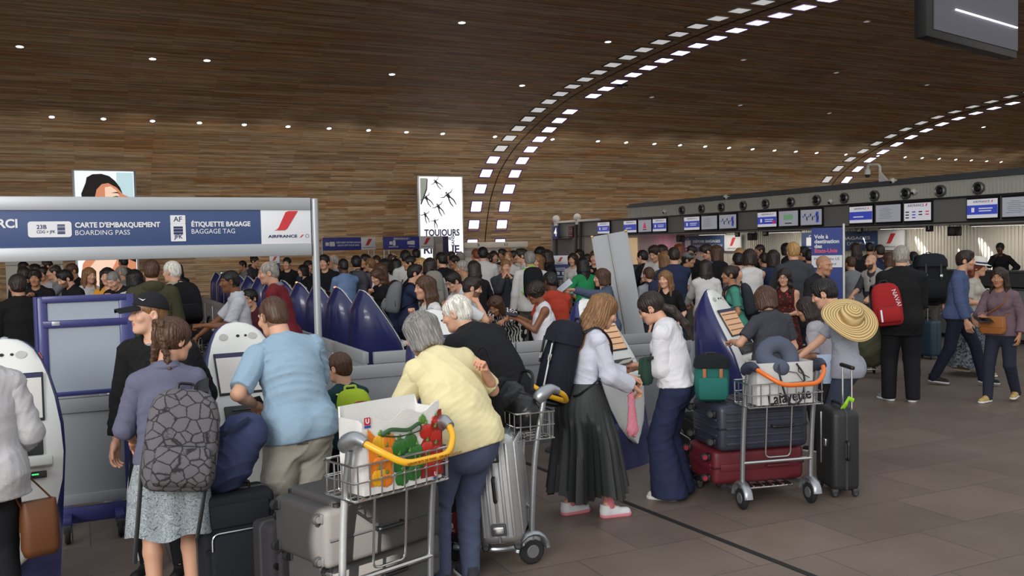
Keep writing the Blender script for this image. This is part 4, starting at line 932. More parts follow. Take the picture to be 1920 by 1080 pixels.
# ---------------- heads
_HEAD = {}
def head_geo(kind, h):
    key = (kind, h)
    if key in _HEAD: return _HEAD[key]
    f = Field((-.10, -.12, -.20), (.10, .135, .135), h); fem = kind == 'f'
    f.ell((0, -.014, .036), (.0755, .094, .086), k=.0); f.ell((0, .030, -.030), (.060, .066, .080), k=.03)
    f.ell((0, .048, -.085), (.040 if fem else .046, .036, .030), k=.03); f.ell((0, .072, -.098), (.018 if fem else .024, .018, .016), k=.02)
    for sx in (-1, 1):
        f.ell((sx * .043, .066, -.022), (.024, .022, .022), k=.02)                                   # cheekbone
        f.cone((sx * .012, .088, .030), (sx * .048, .070, .028), .010 if not fem else .007, .008, k=.015)   # brow
        f.ell((sx * .031, .100, .008), (.017, .016, .011), k=.012, mode='sub')                       # socket
        f.ell((sx * .031, .076, .008), (.0135, .0135, .0125), k=.003)                                # eyeball
        f.cone((sx * .018, .0865, .016), (sx * .044, .080, .013), .0035, .003, k=.004)               # upper lid
        f.ell((sx * .0765, -.008, -.006), (.010, .021, .032), R=np.array(Matrix.Rotation(radians(-14), 3, 'X')), k=.006)
        f.ell((sx * .083, -.002, -.004), (.006, .010, .017), k=.004, mode='sub')
        f.ell((sx * .0105, .099, -.030), (.0085, .010, .0075), k=.006)                               # nostril wing
    f.cone((0, .088, .020), (0, .1065, -.024), .0085, .0115 if fem else .0125, k=.012)
    f.ell((0, .086, -.0535), (.022, .011, .0055), k=.006); f.ell((0, .085, -.0645), (.019, .011, .0065), k=.006)
    f.cone((-.02, .0995, -.0590), (.02, .0995, -.0590), .0015, .0015, k=.004, mode='sub')
    f.cone((0, -.025, -.06), (0, -.045, -.20), .052 if fem else .060, .050 if fem else .062, k=.02)
    V, Q = f.mesh(); x, y, z = V.T; ax = abs(x); t = {}
    sm = lambda d: np.clip(1 - d, 0, 1)
    t['lip'] = ((ax < .023) & (abs(z + .0585) < .0105 - .004 * (ax / .023)) & (y > .072)).astype(float)
    t['brow'] = ((ax > .011) & (ax < .050) & (abs(z - (.031 - .10 * np.maximum(ax - .035, 0) * 2)) < .0048) & (y > .055)).astype(float)
    ey = ((ax - .031) / .0125) ** 2 + ((z - .0065) / .0062) ** 2; t['eye'] = ((ey < 1) & (y > .07)).astype(float)
    t['iris'] = ((((ax - .031) ** 2 + (z - .0065) ** 2) < .0058 ** 2) & (y > .075)).astype(float) * t['eye']
    t['lash'] = ((ey >= 1) & (ey < 1.9) & (z > .0065) & (y > .066)).astype(float)
    t['beard'] = np.clip(((y > .02) & (z < -.038 + .25 * np.maximum(0, .07 - y)) & (z > -.135) & (ax < .07)).astype(float) - t['lip'] * 1, 0, 1) * (1 - ((ax < .012) & (z > -.048)))
    t['scalp'] = ((z > .045 + .75 * np.maximum(y - .02, 0)) & (y < .085) | ((y < -.012) & (z > -.07))).astype(float)
    t['blush'] = np.exp(-(((ax - .045) / .022) ** 2 + ((z + .022) / .02) ** 2)) * (y > .03)
    _HEAD[key] = (V, Q, t); return _HEAD[key]
def head_col(t, n, tone, hairc, beard, scalp):
    s = np.array(TONE[tone]); c = np.tile(s, (n, 1)); mixf = lambda c, k, q: c * (1 - k[:, None]) + np.array(q) * k[:, None]
    c = mixf(c, t['blush'] * .35, s * [1.02, .80, .76]); c = mixf(c, t['lip'], s * [.86, .50, .48])
    hc = np.array(HAIRC[hairc]) * .8
    if scalp: c = mixf(c, t['scalp'] * scalp, hc)
    if beard: c = mixf(c, t['beard'] * beard, hc * .9)
    c = mixf(c, t['brow'] * .8, hc * .8 if hairc not in ('white', 'blond') else s * .45); c = mixf(c, t['lash'] * .7, (.02, .015, .012)); c = mixf(c, t['eye'], (.62, .58, .55)); c = mixf(c, t['iris'], (.03, .02, .015))
    return c

# ---------------- hair, in head coordinates; every kind is a recipe
_HAIR = {}
def hair_geo(kind, h):
    key = (kind, h)
    if key in _HAIR: return _HAIR[key]
    lo, hi = (-.16, -.17, -.16), (.16, .16, .20)
    if kind in ('long', 'vlong', 'longback', 'wavy'): lo = (-.18, -.19, -.50)
    if kind in ('ponytail', 'lowpony'): lo = (-.15, -.26, -.42)
    if kind == 'afro': lo, hi = (-.2, -.2, -.18), (.2, .2, .22)
    f = Field(lo, hi, h); T = {'buzz': .004, 'short': .012, 'crop': .016, 'quiff': .018, 'bald': .003, 'receding': .009}.get(kind, .017)
    f.ell((0, -.014, .036), (.0755 + T, .094 + T, .086 + T), k=0)
    if kind in ('short', 'crop', 'quiff', 'buzz', 'receding', 'bald'): f.ell((0, -.052, -.018), (.062 + T * .7, .055 + T * .6, .062), k=.02)
    if kind == 'quiff': f.ell((0, .05, .105), (.055, .045, .032), k=.03)
    if kind == 'crop': f.ell((.01, .03, .10), (.06, .06, .03), k=.03)
    face_z = .060 if kind in ('short', 'crop', 'quiff', 'buzz') else .055
    if kind in ('receding',): face_z = .085
    # hairline: cut the face away
    f.ell((0, .125, -.045), (.073, .115, .045 + face_z), k=.008, mode='sub')
    if kind in ('receding', 'bald'):
        f.ell((0, .045, .15), (.060 if kind == 'receding' else .085, .12 if kind == 'bald' else .085, .085), k=.012, mode='sub')
    if kind in ('short', 'crop', 'quiff', 'buzz', 'receding', 'bald', 'bun', 'ponytail', 'lowpony', 'braids'):
        for sx in (-1, 1): f.ell((sx * .09, -.003, -.022), (.034, .030, .048), k=.006, mode='sub')
        f.plane((0, -.05, -.068), (0, .35, -1))
    if kind in ('bob', 'longbob'):
        z1 = -.10 if kind == 'bob' else -.15
        for a in np.linspace(-2.1, 2.1, 13): x, y = sin(a) * .082, -.012 - cos(a) * .092; f.cone((x * .95, y, .05), (x * 1.06, y - .004, z1 + .02 * abs(sin(a * 2.3))), .026, .018, k=.025)
        f.ell((0, .135, -.05), (.063, .105, .128), k=.008, mode='sub')
    if kind in ('long', 'vlong', 'longback', 'wavy'):
        z1 = {'long': -.30, 'vlong': -.44, 'longback': -.34, 'wavy': -.34}[kind]
        for i, a in enumerate(np.linspace(-1.9, 1.9, 15) if kind != 'longback' else np.linspace(-1.2, 1.2, 11)):
            x, y = sin(a) * .080, -.014 - cos(a) * .092; w = .018 * sin(i * 2.4); zz = z1 + .05 * abs(sin(i * 1.7)) + (.06 if abs(a) > 1.5 else 0)
            f.cone((x * .9, y * .95, .06), (x * 1.08, y - .012, -.10), .028, .026, k=.02); f.cone((x * 1.08, y - .012, -.10), (x * (1.18 if kind != 'vlong' else .95) + w, y - .03 + (.035 if abs(a) > 1.3 else 0), zz), .026, .010, k=.018)
        f.ell((0, .135, -.05), (.062, .105, .125), k=.008, mode='sub'); f.ell((0, .10, -.25), (.065, .12, .25), k=.01, mode='sub')
    if kind == 'bun': f.ell((0, -.10, .09), (.042, .040, .040), k=.01)
    if kind == 'ponytail':
        for a, b, ra, rb in (((0, -.10, .06), (0, -.16, .02), .026, .034), ((0, -.16, .02), (0, -.165, -.14), .034, .028), ((0, -.165, -.14), (.01, -.15, -.26), .028, .008)): f.cone(a, b, ra, rb, k=.01)
    if kind == 'lowpony':
        for a, b, ra, rb in (((0, -.09, -.03), (.01, -.15, -.08), .03, .030), ((.01, -.15, -.08), (.03, -.19, -.24), .032, .030), ((.03, -.19, -.24), (.04, -.18, -.38), .028, .008)): f.cone(a, b, ra, rb, k=.012)
    if kind == 'braids':
        f.ell((0, -.03, .03), (.088, .098, .096), k=.02); f.ell((0, .125, -.045), (.073, .115, .10), k=.008, mode='sub')
        for sx in (-1, 1):
            for i in range(14):
                u = i / 13; x = sx * (.016 + .050 * u ** 1.2 + .006 * (i % 2)); y = -.125 + .045 * u; z = .10 - .26 * u
                f.ell((x, y + .008, z), (.024 - .006 * u, .022, .017), k=.005)
        f.ell((0, -.105, .0), (.004, .03, .14), k=.01, mode='sub')
    if kind == 'afro': f.ell((0, -.03, .05), (.118, .125, .115), k=.03); f.ell((0, .145, -.035), (.070, .10, .085), k=.02, mode='sub')
    X, Y, Z = f.xyz(); ph = np.arctan2(X, -Y - F32(.01))
    if kind == 'afro': f.D = f.D + F32(.006) * (np.sin(X * 150) * np.sin(Y * 140 + 1) * np.sin(Z * 145 + 2) + .6 * np.sin(X * 80 + Z * 60) * np.sin(Y * 90))
    elif kind != 'buzz': f.D = f.D + F32(.0022) * np.sin(ph * 34 + 3 * np.sin(Z * 21) + 2 * np.sin(ph * 5)) + F32(.0016) * np.sin(ph * 71 + Z * 30)
    if kind == 'wavy': f.D = f.D + F32(.006) * np.sin(Z * 60 + ph * 4) * (Z < 0)
    _HAIR[key] = f.mesh(); return _HAIR[key]

# ---------------- hands: +y fingers, palm faces -z, thumb on +x (mirrored for the left)
_HAND = {}
def hand_geo(pose, h):
    key = (pose, h)
    if key in _HAND: return _HAND[key]
    f = Field((-.07, -.06, -.11), (.085, .20, .05), h)
    f.cone((0, -.05, 0), (0, .012, 0), .025, .027, k=.0, q=((0, 0, 1), .78))
    for x in (-.030, -.010, .011, .031): f.cone((x * .62, .008, 0), (x, .082, 0), .0165, .0125, k=.012)
    f.ell((.026, .03, -.010), (.020, .034, .016), k=.012)
    curl = {'relax': (.35, .55, .40), 'grip': (1.15, 1.25, .8), 'flat': (.12, .12, .1), 'point': (.9, 1.3, .9), 'hold': (.75, .75, .5)}[pose]
    for i, (x, L, r) in enumerate(((.032, .068, .0090), (.0107, .077, .0094), (-.0107, .071, .0090), (-.031, .055, .0080))):
        c = curl if not (pose == 'point' and i == 0) else (.1, .1, .08)
        p = np.array((x, .084, 0)); a = 0; sp = x * 1.4
        for j, (fr_, k_) in enumerate(((.45, c[0]), (.30, c[1]), (.25, c[2]))):
            a += k_ * (1 + .06 * i); q = p + L * 1.12 * fr_ * np.array((sp * cos(a), cos(a), -sin(a))); f.cone(p, q, r * (1 - .06 * j), r * (.94 - .08 * j), k=.003); p = q
    th = {'relax': ((.050, .058, -.020), (.056, .090, -.034)), 'grip': ((.052, .052, -.030), (.034, .080, -.052)), 'flat': ((.060, .055, -.008), (.078, .082, -.012)), 'point': ((.048, .055, -.028), (.028, .082, -.044)), 'hold': ((.056, .055, -.026), (.058, .088, -.036))}[pose]
    f.cone((.026, .018, -.008), th[0], .0135, .0108, k=.008); f.cone(th[0], th[1], .0108, .0085, k=.003)
    _HAND[key] = f.mesh(); return _HAND[key]
_SHOE = {}
def shoe_geo(kind, h):
    key = (kind, h)
    if key in _SHOE: return _SHOE[key]
    f = Field((-.06, -.09, -.01), (.06, .21, .14), h); g = Field((-.06, -.09, -.01), (.06, .21, .14), h)
    f.cone((0, -.035, .035), (.0, .14, .028), .040, .036, k=.0); f.cone((0, -.02, .06), (0, .05, .055), .040, .034, k=.02); f.cone((0, -.03, .06), (0, -.032, .105), .042, .042, k=.02)
    f.plane((0, 0, .012), (0, 0, -1)); f.plane((0, 0, .092 if kind != 'boot' else .13), (0, .18, 1))
    g.cone((0, -.032, .018), (0, .142, .016), .046, .042, k=0); g.plane((0, 0, .026), (0, 0, 1)); g.plane((0, 0, .0), (0, 0, -1))
    _SHOE[key] = (f.mesh(), g.mesh()); return _SHOE[key]

def rot2(a): return np.array(((1, 0, 0), (0, cos(a), -sin(a)), (0, sin(a), cos(a))))
def unit(v): v = np.asarray(v, float); return v / max(1e-9, np.linalg.norm(v))
def ik(a, t, l1, l2, pole):
    a, t = np.array(a, float), np.array(t, float); d = t - a; L = np.linalg.norm(d); m = (l1 + l2) * .995
    if L > m: t = a + d * (m / L); d = t - a; L = m
    if L < abs(l1 - l2) + .03: L = abs(l1 - l2) + .03; d = unit(d) * L; t = a + d
    u = d / L; x = (l1 * l1 - l2 * l2 + L * L) / (2 * L); y = sqrt(max(0, l1 * l1 - x * x)); p = np.array(pole, float); p = p - u * (p @ u)
    return a + u * x + unit(p) * y, t

class P:                                                    # the joints of one posed person, own frame: +y forward, +x right, z up
    def __init__(s, H, fem=False, fat=1.0, lean=0, curve=8, side=0, head=(0, 0, 0), arms=None, legs=None, drop=0.0, child=False, twist=0):
        k = H / 1.75; s.k = k; s.fem = fem; s.fat = fat; s.H = H
        hk = 1.0 if not child else (.245 / .245) * min(1.25, 1.0 / (k ** .62)); s.hk = k * hk if child else k * (1.0 if k > .96 else 1.02)
        L, Cv, S_ = radians(lean), radians(curve), radians(side)
        def up(a): return unit((sin(S_), sin(a), cos(a)))
        s.pel = np.array((-.35 * sin(S_) * .5 * k, -.28 * sin(L) * k, (.945 - drop) * k)); s.u0 = up(L * .75); s.u1 = up(L + Cv * .4); s.u2 = up(L + Cv)
        hd = min(1.0, 1.0)
        s.waist = s.pel + s.u0 * .14 * k; s.chest = s.waist + s.u1 * .17 * k; s.neck = s.chest + s.u2 * .195 * k
        tw = radians(twist); s.rx = unit((cos(tw), sin(tw), 0)); s.rx = unit(s.rx - s.u2 * (s.rx @ s.u2)); s.fw = np.cross(s.u2, s.rx)
        s.f0 = np.cross(s.u0, (1, 0, 0)); s.f0 = unit(s.f0)
        sw = (.155 if fem else .178) * k * (1 + .35 * (fat - 1)); s.sh = {}
        for n, sx in (('R', 1), ('L', -1)): s.sh[n] = s.neck - s.u2 * (.070 * k) + s.rx * sx * sw
        hp, hy, ht = [radians(v) for v in head]
        R = Matrix.Rotation(hy, 3, 'Z') @ Matrix.Rotation(-hp, 3, 'X') @ Matrix.Rotation(ht, 3, 'Y'); s.HR = np.array(R)
        nd = unit(s.u2 + s.HR @ np.array((0, .55, 0.9))); s.hc = s.neck + nd * .050 * s.hk + s.HR @ (np.array((0, .030, .115)) * s.hk)
        s.hd = s.hc
        arms = arms or {}; s.el = {}; s.wr = {}; s.hpose = {}; s.hpalm = {}; s.hdir = {}
        for n, sx in (('R', 1), ('L', -1)):
            a = arms.get(n, 'down')
            if isinstance(a, str): a = {'down': dict(t=(.27, .04, .83)), 'phone': dict(t=(.10, .30, 1.17), hand='hold', pole=(.6, -.3, -1)), 'front': dict(t=(.16, .36, 1.05), hand='hold', pole=(.6, -.4, -1)), 'hip': dict(t=(.23, .12, 1.0), pole=(1, -.6, 0)),
                                        'cross': dict(t=(-.06, .23, 1.18), pole=(1, -.2, -.6)), 'strap': dict(t=(.12, .18, 1.32), hand='grip', pole=(.7, 0, -1)), 'push': dict(t=(.22, .42, 1.03), hand='grip', pole=(.5, -.4, -1)), 'face': dict(t=(.07, .16, 1.42), pole=(.7, .1, -1), hand='hold'), 'back': dict(t=(.24, -.1, .86))}[a]
            t = np.array(a['t'], float) * k; t[0] *= sx
            if not a.get('abs'): t = t + np.array((0, 0, 0)) + (s.neck - np.array((0, 0, 1.45 * k))) * a.get('follow', .6)
            po = np.array(a.get('pole', (.35, -1, -.2)), float); po[0] *= sx
            s.el[n], s.wr[n] = ik(s.sh[n], t, .285 * k, .245 * k, po); s.hpose[n] = a.get('hand', 'relax')
            s.hdir[n] = unit(a['dir']) * np.array((sx, 1, 1)) if 'dir' in a else unit(unit(s.wr[n] - s.el[n]) + np.array((0, 0, -.15)))
            pm = np.array(a.get('palm', (-1, .2, -.25) if s.hpose[n] == 'relax' else (-.35, .1, -1)), float); pm[0] *= sx; s.hpalm[n] = pm
        legs = legs or {}; s.hip = {}; s.kn = {}; s.an = {}; s.fdir = {}
        for n, sx in (('R', 1), ('L', -1)):
            ax_, ay, az, fa = legs.get(n, (.105, .02, 0, 8)); s.hip[n] = s.pel + np.array((sx * .088 * k, 0, -.035 * k))
            t = np.array((sx * ax_ * k, ay * k, (.085 + az) * k)); s.kn[n], s.an[n] = ik(s.hip[n], t, .425 * k, .42 * k, (sx * .12, 1, 0)); s.fdir[n] = radians(fa) * -sx
    def shift(s): return None

def torso(f, p, e, waistf=1.0, upto=True):
    k, w = p.k, p.fat; fx = (p.fw, .66 + .06 * (w - 1) * 4); f0 = (p.f0, .70 + .05 * (w - 1) * 4)
    hipw = (.165 if p.fem else .155) * k * (1 + .8 * (w - 1)); waw = (.125 if p.fem else .142) * k * (1 + 1.2 * (w - 1)) * waistf; chw = (.142 if p.fem else .160) * k * (1 + .8 * (w - 1))
    f.cone(p.pel - p.u0 * .03 * k, p.waist, hipw + e, waw + e, k=.03, q=f0); f.cone(p.waist, p.chest, waw + e, chw + e, k=.03, q=fx)
    f.cone(p.chest, p.neck - p.u2 * .075 * k, chw + e, (.105 if p.fem else .118) * k + e, k=.04, q=fx)
    for n in 'RL': f.cone(p.neck - p.u2 * .045 * k, p.sh[n] - p.u2 * .005 * k, .058 * k + e, .052 * k * (1 + .4 * (w - 1)) + e, k=.04)
    if p.fem:
        for sx in (-1, 1): f.ell(p.chest + p.u2 * .03 * k + p.rx * sx * .068 * k + p.fw * (.080 * k + e * .6), np.array((.060, .046, .060)) * k + e * .5, k=.05)
    if w > 1.08: f.ell(p.waist + p.f0 * .05 * k + p.u0 * .02, np.array((.13, .11, .13)) * k * w + e, k=.05)
    for sx in (-1, 1): f.ell(p.pel + np.array((sx * .07 * k, 0, -.03 * k)) - p.f0 * .055 * k, np.array((.085, .085, .09)) * k * (1 + .5 * (w - 1)) + e * .8, k=.03)
def person(label, loc, rz, pose, top=None, bottom=None, shoes=None, hair=('short', 'dark'), tone='fair', beard=0, h=.010, seed=0, scalp=0, name='person', socks=None, extra=None, group=None):
    p = pose; k = p.k; root = empty(name, loc, rz, label, 'person', group); A = np.array
    pts = [p.pel, p.waist, p.chest, p.neck] + [d[n] for d in (p.sh, p.el, p.wr, p.hip, p.kn, p.an) for n in 'RL']; lo = np.min(pts, 0) - .24 * k * max(1, p.fat); hi = np.max(pts, 0) + .24 * k * max(1, p.fat); lo[2] = 0; hi[2] = p.neck[2] + .12
    # body
    f = Field(lo, hi, h); torso(f, p, 0)
    f.cone(p.neck - p.u2 * .03 * k, p.hc + p.HR @ (A((0, -.035, -.10)) * p.hk), .058 * k * (.9 if p.fem else 1), .052 * p.hk * (.9 if p.fem else 1.05), k=.03)
    fa = (1 + .5 * (p.fat - 1)) * (.88 if p.fem else 1)
    for n in 'RL':
        f.cone(p.sh[n], p.el[n], .050 * k * fa, .040 * k * fa, k=.025); f.cone(p.el[n], p.el[n] * .6 + p.wr[n] * .4, .041 * k * fa, .039 * k * fa, k=.01); f.cone(p.el[n] * .6 + p.wr[n] * .4, p.wr[n], .039 * k * fa, .026 * k * fa, k=.01)
        f.cone(p.hip[n], p.kn[n], .084 * k * p.fat, .056 * k, k=.03); c = p.kn[n] * .68 + p.an[n] * .32 - A((0, .012, 0)) * k; f.cone(p.kn[n], c, .053 * k, .055 * k, k=.015); f.cone(c, p.an[n], .055 * k, .036 * k, k=.015)
        fd = A((sin(-p.fdir[n]), cos(p.fdir[n]), 0)); f.cone(p.an[n] - fd * .02 * k, p.an[n] + fd * .10 * k - A((0, 0, .055 * k)), .036 * k, .026 * k, k=.02)
    V, Q = f.mesh(); VV = [V]; QQ = [Q]; CC = [np.tile(A(TONE[tone]), (len(V), 1))]; nv = len(V)
    hh = min(h * .55, .007) if h < .013 else .0075
    hh = .0042 if h <= .010 else .006 if h <= .013 else .0085
    hv, hq, ht = head_geo('f' if p.fem else 'm', hh); VV.append((hv * p.hk) @ p.HR.T + p.hc); QQ.append(hq + nv); nv += len(hv); CC.append(head_col(ht, len(hv), tone, hair[1], beard, scalp))
    for n, sx in (('R', 1), ('L', -1)):
        gv, gq = hand_geo(p.hpose[n], .0045 if h <= .010 else .007 if h < .014 else .009); y = p.hdir[n]; z = -p.hpalm[n]; z = unit(z - y * (z @ y)); x = np.cross(y, z)
        # thumb side: for the right hand with palm down and fingers forward the thumb points left (-x of the person)
        B = np.stack((x * (-sx), y, z), 1) if False else np.stack((-x * sx, y, z), 1)
        v2 = (gv * k * (.92 if p.fem else 1.02)) @ B.T + p.wr[n] + y * .03 * k; q2 = gq if np.linalg.det(B) > 0 else gq[:, ::-1]
        VV.append(v2); QQ.append(q2 + nv); nv += len(gv); CC.append(np.tile(A(TONE[tone]) * [1.0, .94, .92], (len(gv), 1)))
    np_mesh('body', np.concatenate(VV), np.concatenate(QQ), SKINM, root, np.concatenate(CC))
    # hair
    if hair[0] not in (None, 'none'):
        gv, gq = hair_geo(hair[0], .0048 if h <= .010 else .007 if h < .014 else .010)
        o = np_mesh('hair', gv * p.hk, gq, hair_mat(hair[1]), root); Tm = Matrix.Identity(4)
        for i in range(3):
            for j in range(3): Tm[i][j] = p.HR[i, j]
            Tm[i][3] = p.hc[i]
        o.matrix_local = Tm
    # clothes
    if top:
        t = dict(e=.013, hem=.10, sleeve=.60, amp=.0045, waistf=1.0, flare=0.0, neck=1.0); t.update(top); e = t['e'] * k
        f = Field(lo, hi, h * .95); torso(f, p, e, t['waistf'])
        if t['hem'] > 0 or t['flare']:
            hipw = (.165 if p.fem else .152) * k * (1 + .8 * (p.fat - 1)) + e + t['flare']; f.cone(p.waist, p.pel - p.u0 * (t['hem'] + .04) * k, (.145 * k * (1 + .9 * (p.fat - 1)) + e) * t['waistf'], hipw, k=.04, q=(p.f0, .74))
        if t['hem'] > .02 and not t.get('tuck'):
            be = ((bottom or {}).get('e', .012) + .011) * k
            for n in 'RL': f.cone(p.hip[n] + A((0, 0, .03)), p.hip[n] * .72 + p.kn[n] * .28, .088 * k * p.fat + be, .084 * k * p.fat + be, k=.05)
            for sx in (-1, 1): f.ell(p.pel + A((sx * .072 * k, 0, -.03 * k)) - p.f0 * .06 * k, A((.088, .088, .10)) * k * (1 + .5 * (p.fat - 1)) + be, k=.05)
            hq = (.163 if p.fem else .152) * k * (1 + .8 * (p.fat - 1)) + be; f.cone(p.pel - p.u0 * .05 * k, p.waist, hq, (.130 if p.fem else .145) * k * (1 + 1.1 * (p.fat - 1)) + be * .6, k=.03, q=(p.f0, .74))
        f.folds(t['amp'], seed, .12); f.folds(t['amp'] * .6, seed + 11, .055); f.plane(p.pel - p.u0 * t['hem'] * k, -p.u0)
        g = Field(lo, hi, h * .95)
        if t['sleeve'] > 0:
            for n in 'RL':
                q = Field(np.minimum(np.minimum(p.sh[n], p.el[n]), p.wr[n]) - .14, np.maximum(np.maximum(p.sh[n], p.el[n]), p.wr[n]) + .14, h * .95); sl = t['sleeve']; puff = t.get('puff', 0)
                q.cone(p.sh[n], p.el[n], .052 * k * fa + e, .045 * k * fa + e * 1.1 + puff * .6, k=.02)
                if sl > 1: q.cone(p.el[n], p.wr[n], .045 * k * fa + e + puff, .034 * k + e * .9 + puff * .9, k=.02)
                q.folds(t['amp'] * 1.2, seed + 3, .08)
                if sl <= 1: d = unit(p.el[n] - p.sh[n]); q.plane(p.sh[n] + (p.el[n] - p.sh[n]) * sl, d)
                else:
                    d = unit(p.wr[n] - p.el[n]); pt = p.el[n] + (p.wr[n] - p.el[n]) * (sl - 1); q.plane(pt, d)
                v_, q_ = q.mesh()
                if n == 'R': SV = [v_]; SQ = [q_]
                else: SV.append(v_); SQ.append(q_ + len(SV[0]))
        nk = p.neck + p.fw * .040 * k + p.u2 * .03 * k; f.ell(nk, A((.062, .066, .060)) * k * t['neck'], k=.006, mode='sub')
        if t.get('vneck'): f.cone(nk, nk + p.fw * .10 * k - p.u2 * t['vneck'] * k, .05 * k, .012 * k, k=.01, mode='sub')
        if t['sleeve'] <= 0:
            for n in 'RL': f.ell(p.sh[n] + (p.sh[n] - p.neck) * .22, A((.062, .075, .085)) * k, k=.01, mode='sub')
        V, Q = f.mesh()
        if t['sleeve'] > 0: Q = np.concatenate([Q, SQ[0] + len(V), SQ[1] + len(V)]); V = np.concatenate([V] + SV)
        m_ = t.get('mat') or fabric(C(*t['c'])); tp = np_mesh(t.get('name', 'shirt'), V, Q, m_, root)
        if t.get('collar'):
            mb = MB(); R = []
            for i in range(17):
                a = -2.5 + 5.0 * i / 16; c0 = p.neck - p.u2 * .004 * k - p.fw * .005
                R.append([c0 + p.rx * sin(a) * r_ * k - p.fw * cos(a) * r_ * k * 1.05 + p.u2 * z_ * k for r_, z_ in ((.068, .0), (.064, .04), (.070, .045), (.086, .012), (.082, .0))])
            mb.loft([[Vector(q) for q in r] for r in R], closed=True); mb.build('collar', t.get('collar') if not isinstance(t['collar'], bool) else m_, tp)
        if t.get('hood'):
            f = Field(p.neck - .18, p.neck + .18, h); f.ell(p.neck - p.fw * .075 * k - p.u2 * .01 * k, A((.105, .055, .075)) * k, k=.0); f.cone(p.neck + p.rx * .085 * k + p.fw * .02, p.neck - p.fw * .09 * k, .030 * k, .04 * k, k=.03); f.cone(p.neck - p.rx * .085 * k + p.fw * .02, p.neck - p.fw * .09 * k, .03 * k, .04 * k, k=.03); f.folds(.004, seed + 7, .07)
            v_, q_ = f.mesh(); np_mesh('hood', v_, q_, m_, tp)
    if bottom:
        b = dict(kind='trousers', e=.012, amp=.0035, c=(40, 42, 50), length=1.0, flare=0.0); b.update(bottom); e = b['e'] * k; m_ = b.get('mat') or fabric(C(*b['c']), .8)
        if b['kind'] == 'trousers':
            f = Field(lo, hi, h * .95); hipw = (.163 if p.fem else .152) * k * (1 + .8 * (p.fat - 1)) + e
            f.cone(p.pel - p.u0 * .05 * k, p.waist, hipw, (.130 if p.fem else .145) * k * (1 + 1.1 * (p.fat - 1)) + e * .5, k=.02, q=(p.f0, .74))
            for sx in (-1, 1): f.ell(p.pel + A((sx * .072 * k, 0, -.03 * k)) - p.f0 * .06 * k, A((.088, .088, .10)) * k * (1 + .5 * (p.fat - 1)) + e * .7, k=.03)
            for n in 'RL':
                f.cone(p.hip[n], p.kn[n], .086 * k * p.fat + e, .060 * k + e * 1.1 + b['flare'] * .3, k=.02); f.cone(p.kn[n], p.an[n] - A((0, .01, .03)), .060 * k + e * 1.1 + b['flare'] * .3, .046 * k + e + b['flare'], k=.012)
            f.folds(b['amp'], seed + 1, .10); f.plane(p.pel + p.u0 * .10 * k, p.u0)
            L = b['length']; zc = .035 + (1 - L) * .88 * k if L < .999 else .028
            f.plane((0, 0, zc), (0, 0, -1)); V, Q = f.mesh(); bt = np_mesh(b.get('name', 'trousers'), V, Q, m_, root)
            if b.get('belt'):
                mb = MB(); R = [p.pel + p.u0 * .085 * k + A((1, 0, 0)) * cos(a) * ((.137 if p.fem else .150) * k * (1 + 1.1 * (p.fat - 1)) + e) + p.f0 * sin(a) * ((.137 if p.fem else .150) * k * (1 + 1.1 * (p.fat - 1)) + e) * .76 for a in np.linspace(0, 2 * pi, 33)[:-1]]; mb.tube(R, .018, 6, closed=True, flat=.35); mb.build('belt', b['belt'], bt)
        else:                                               # skirt
            z1 = b['length'] * k; n = 72; R = []; top_c = p.pel + p.u0 * .10 * k; zt = top_c[2]; pl = b.get('pleat', .004); fr_ = b.get('freq', 9)
            for i in range(15):
                u = i / 14; z = zt + (z1 - zt) * u; cy = top_c[1] * (1 - u) + (p.pel[1] * .5 + .5 * (p.an['R'][1] + p.an['L'][1]) * .5) * u; cx = top_c[0] * (1 - u) + .5 * (p.an['R'][0] + p.an['L'][0]) * .6 * u
                rw = (.160 * k + (b['w'] - .160) * k * min(1, u * 1.9) ** .8 + b['flare'] * u) * (1 + .7 * (p.fat - 1)); ring = []
                for j in range(n):
                    a = 2 * pi * j / n; w = pl * (min(1, u * 2)) * sin(a * fr_ + 1.1 * sin(a * 3 + seed)) * (1 + u * 2.5); bum = .05 * k * max(0, -sin(a)) * math.exp(-((u - .22) / .16) ** 2); ring.append(((rw + w) * cos(a) + cx, (rw + w) * sin(a) * (.78 + .12 * u) + cy - bum, z + (b.get('uneven', .012)) * u * sin(a * 5 + 2)))
                R.append(ring)
            inner = [[(x * .985 + cx * .015, y * .985 + cy * .015, z + .001) for x, y, z in r] for r in R[::-1]]
            mb = MB(); mb.loft(R + inner, cap=False); mb.build(b.get('name', 'skirt'), m_, root, ang=80)
    if shoes:
        kind, sc_ = shoes[0], shoes[1]; so = shoes[2] if len(shoes) > 2 else (225, 225, 222)
        for n in 'RL':
            (uv_, uq), (sv, sq) = shoe_geo(kind, .0055 if h <= .010 else .008 if h < .014 else .011)
            o = np_mesh('shoe', uv_ * k, uq, fabric(C(*sc_), .6), root); a = p.fdir[n]; base = p.an[n] - A((0, 0, .085 * k))
            pit = max(0, (p.an[n][2] - .085 * k)) * 2.2; o.matrix_local = Matrix.Translation(base) @ Matrix.Rotation(a, 4, 'Z') @ Matrix.Rotation(-pit, 4, 'X')
            np_mesh('sole', sv * k, sq, mat(C(*so), .6), o)
    if socks:
        for n in 'RL':
            mb = MB(); u = unit(p.kn[n] - p.an[n]); mb.tube([p.an[n] - u * .01, p.an[n] + u * .05, p.an[n] + u * .10, p.an[n] + u * .145], [.043 * k, .042 * k, .047 * k, .052 * k], 14); mb.build('sock', fabric(C(*socks)), root)
    root_pose[root.name] = p
    return root
root_pose = {}
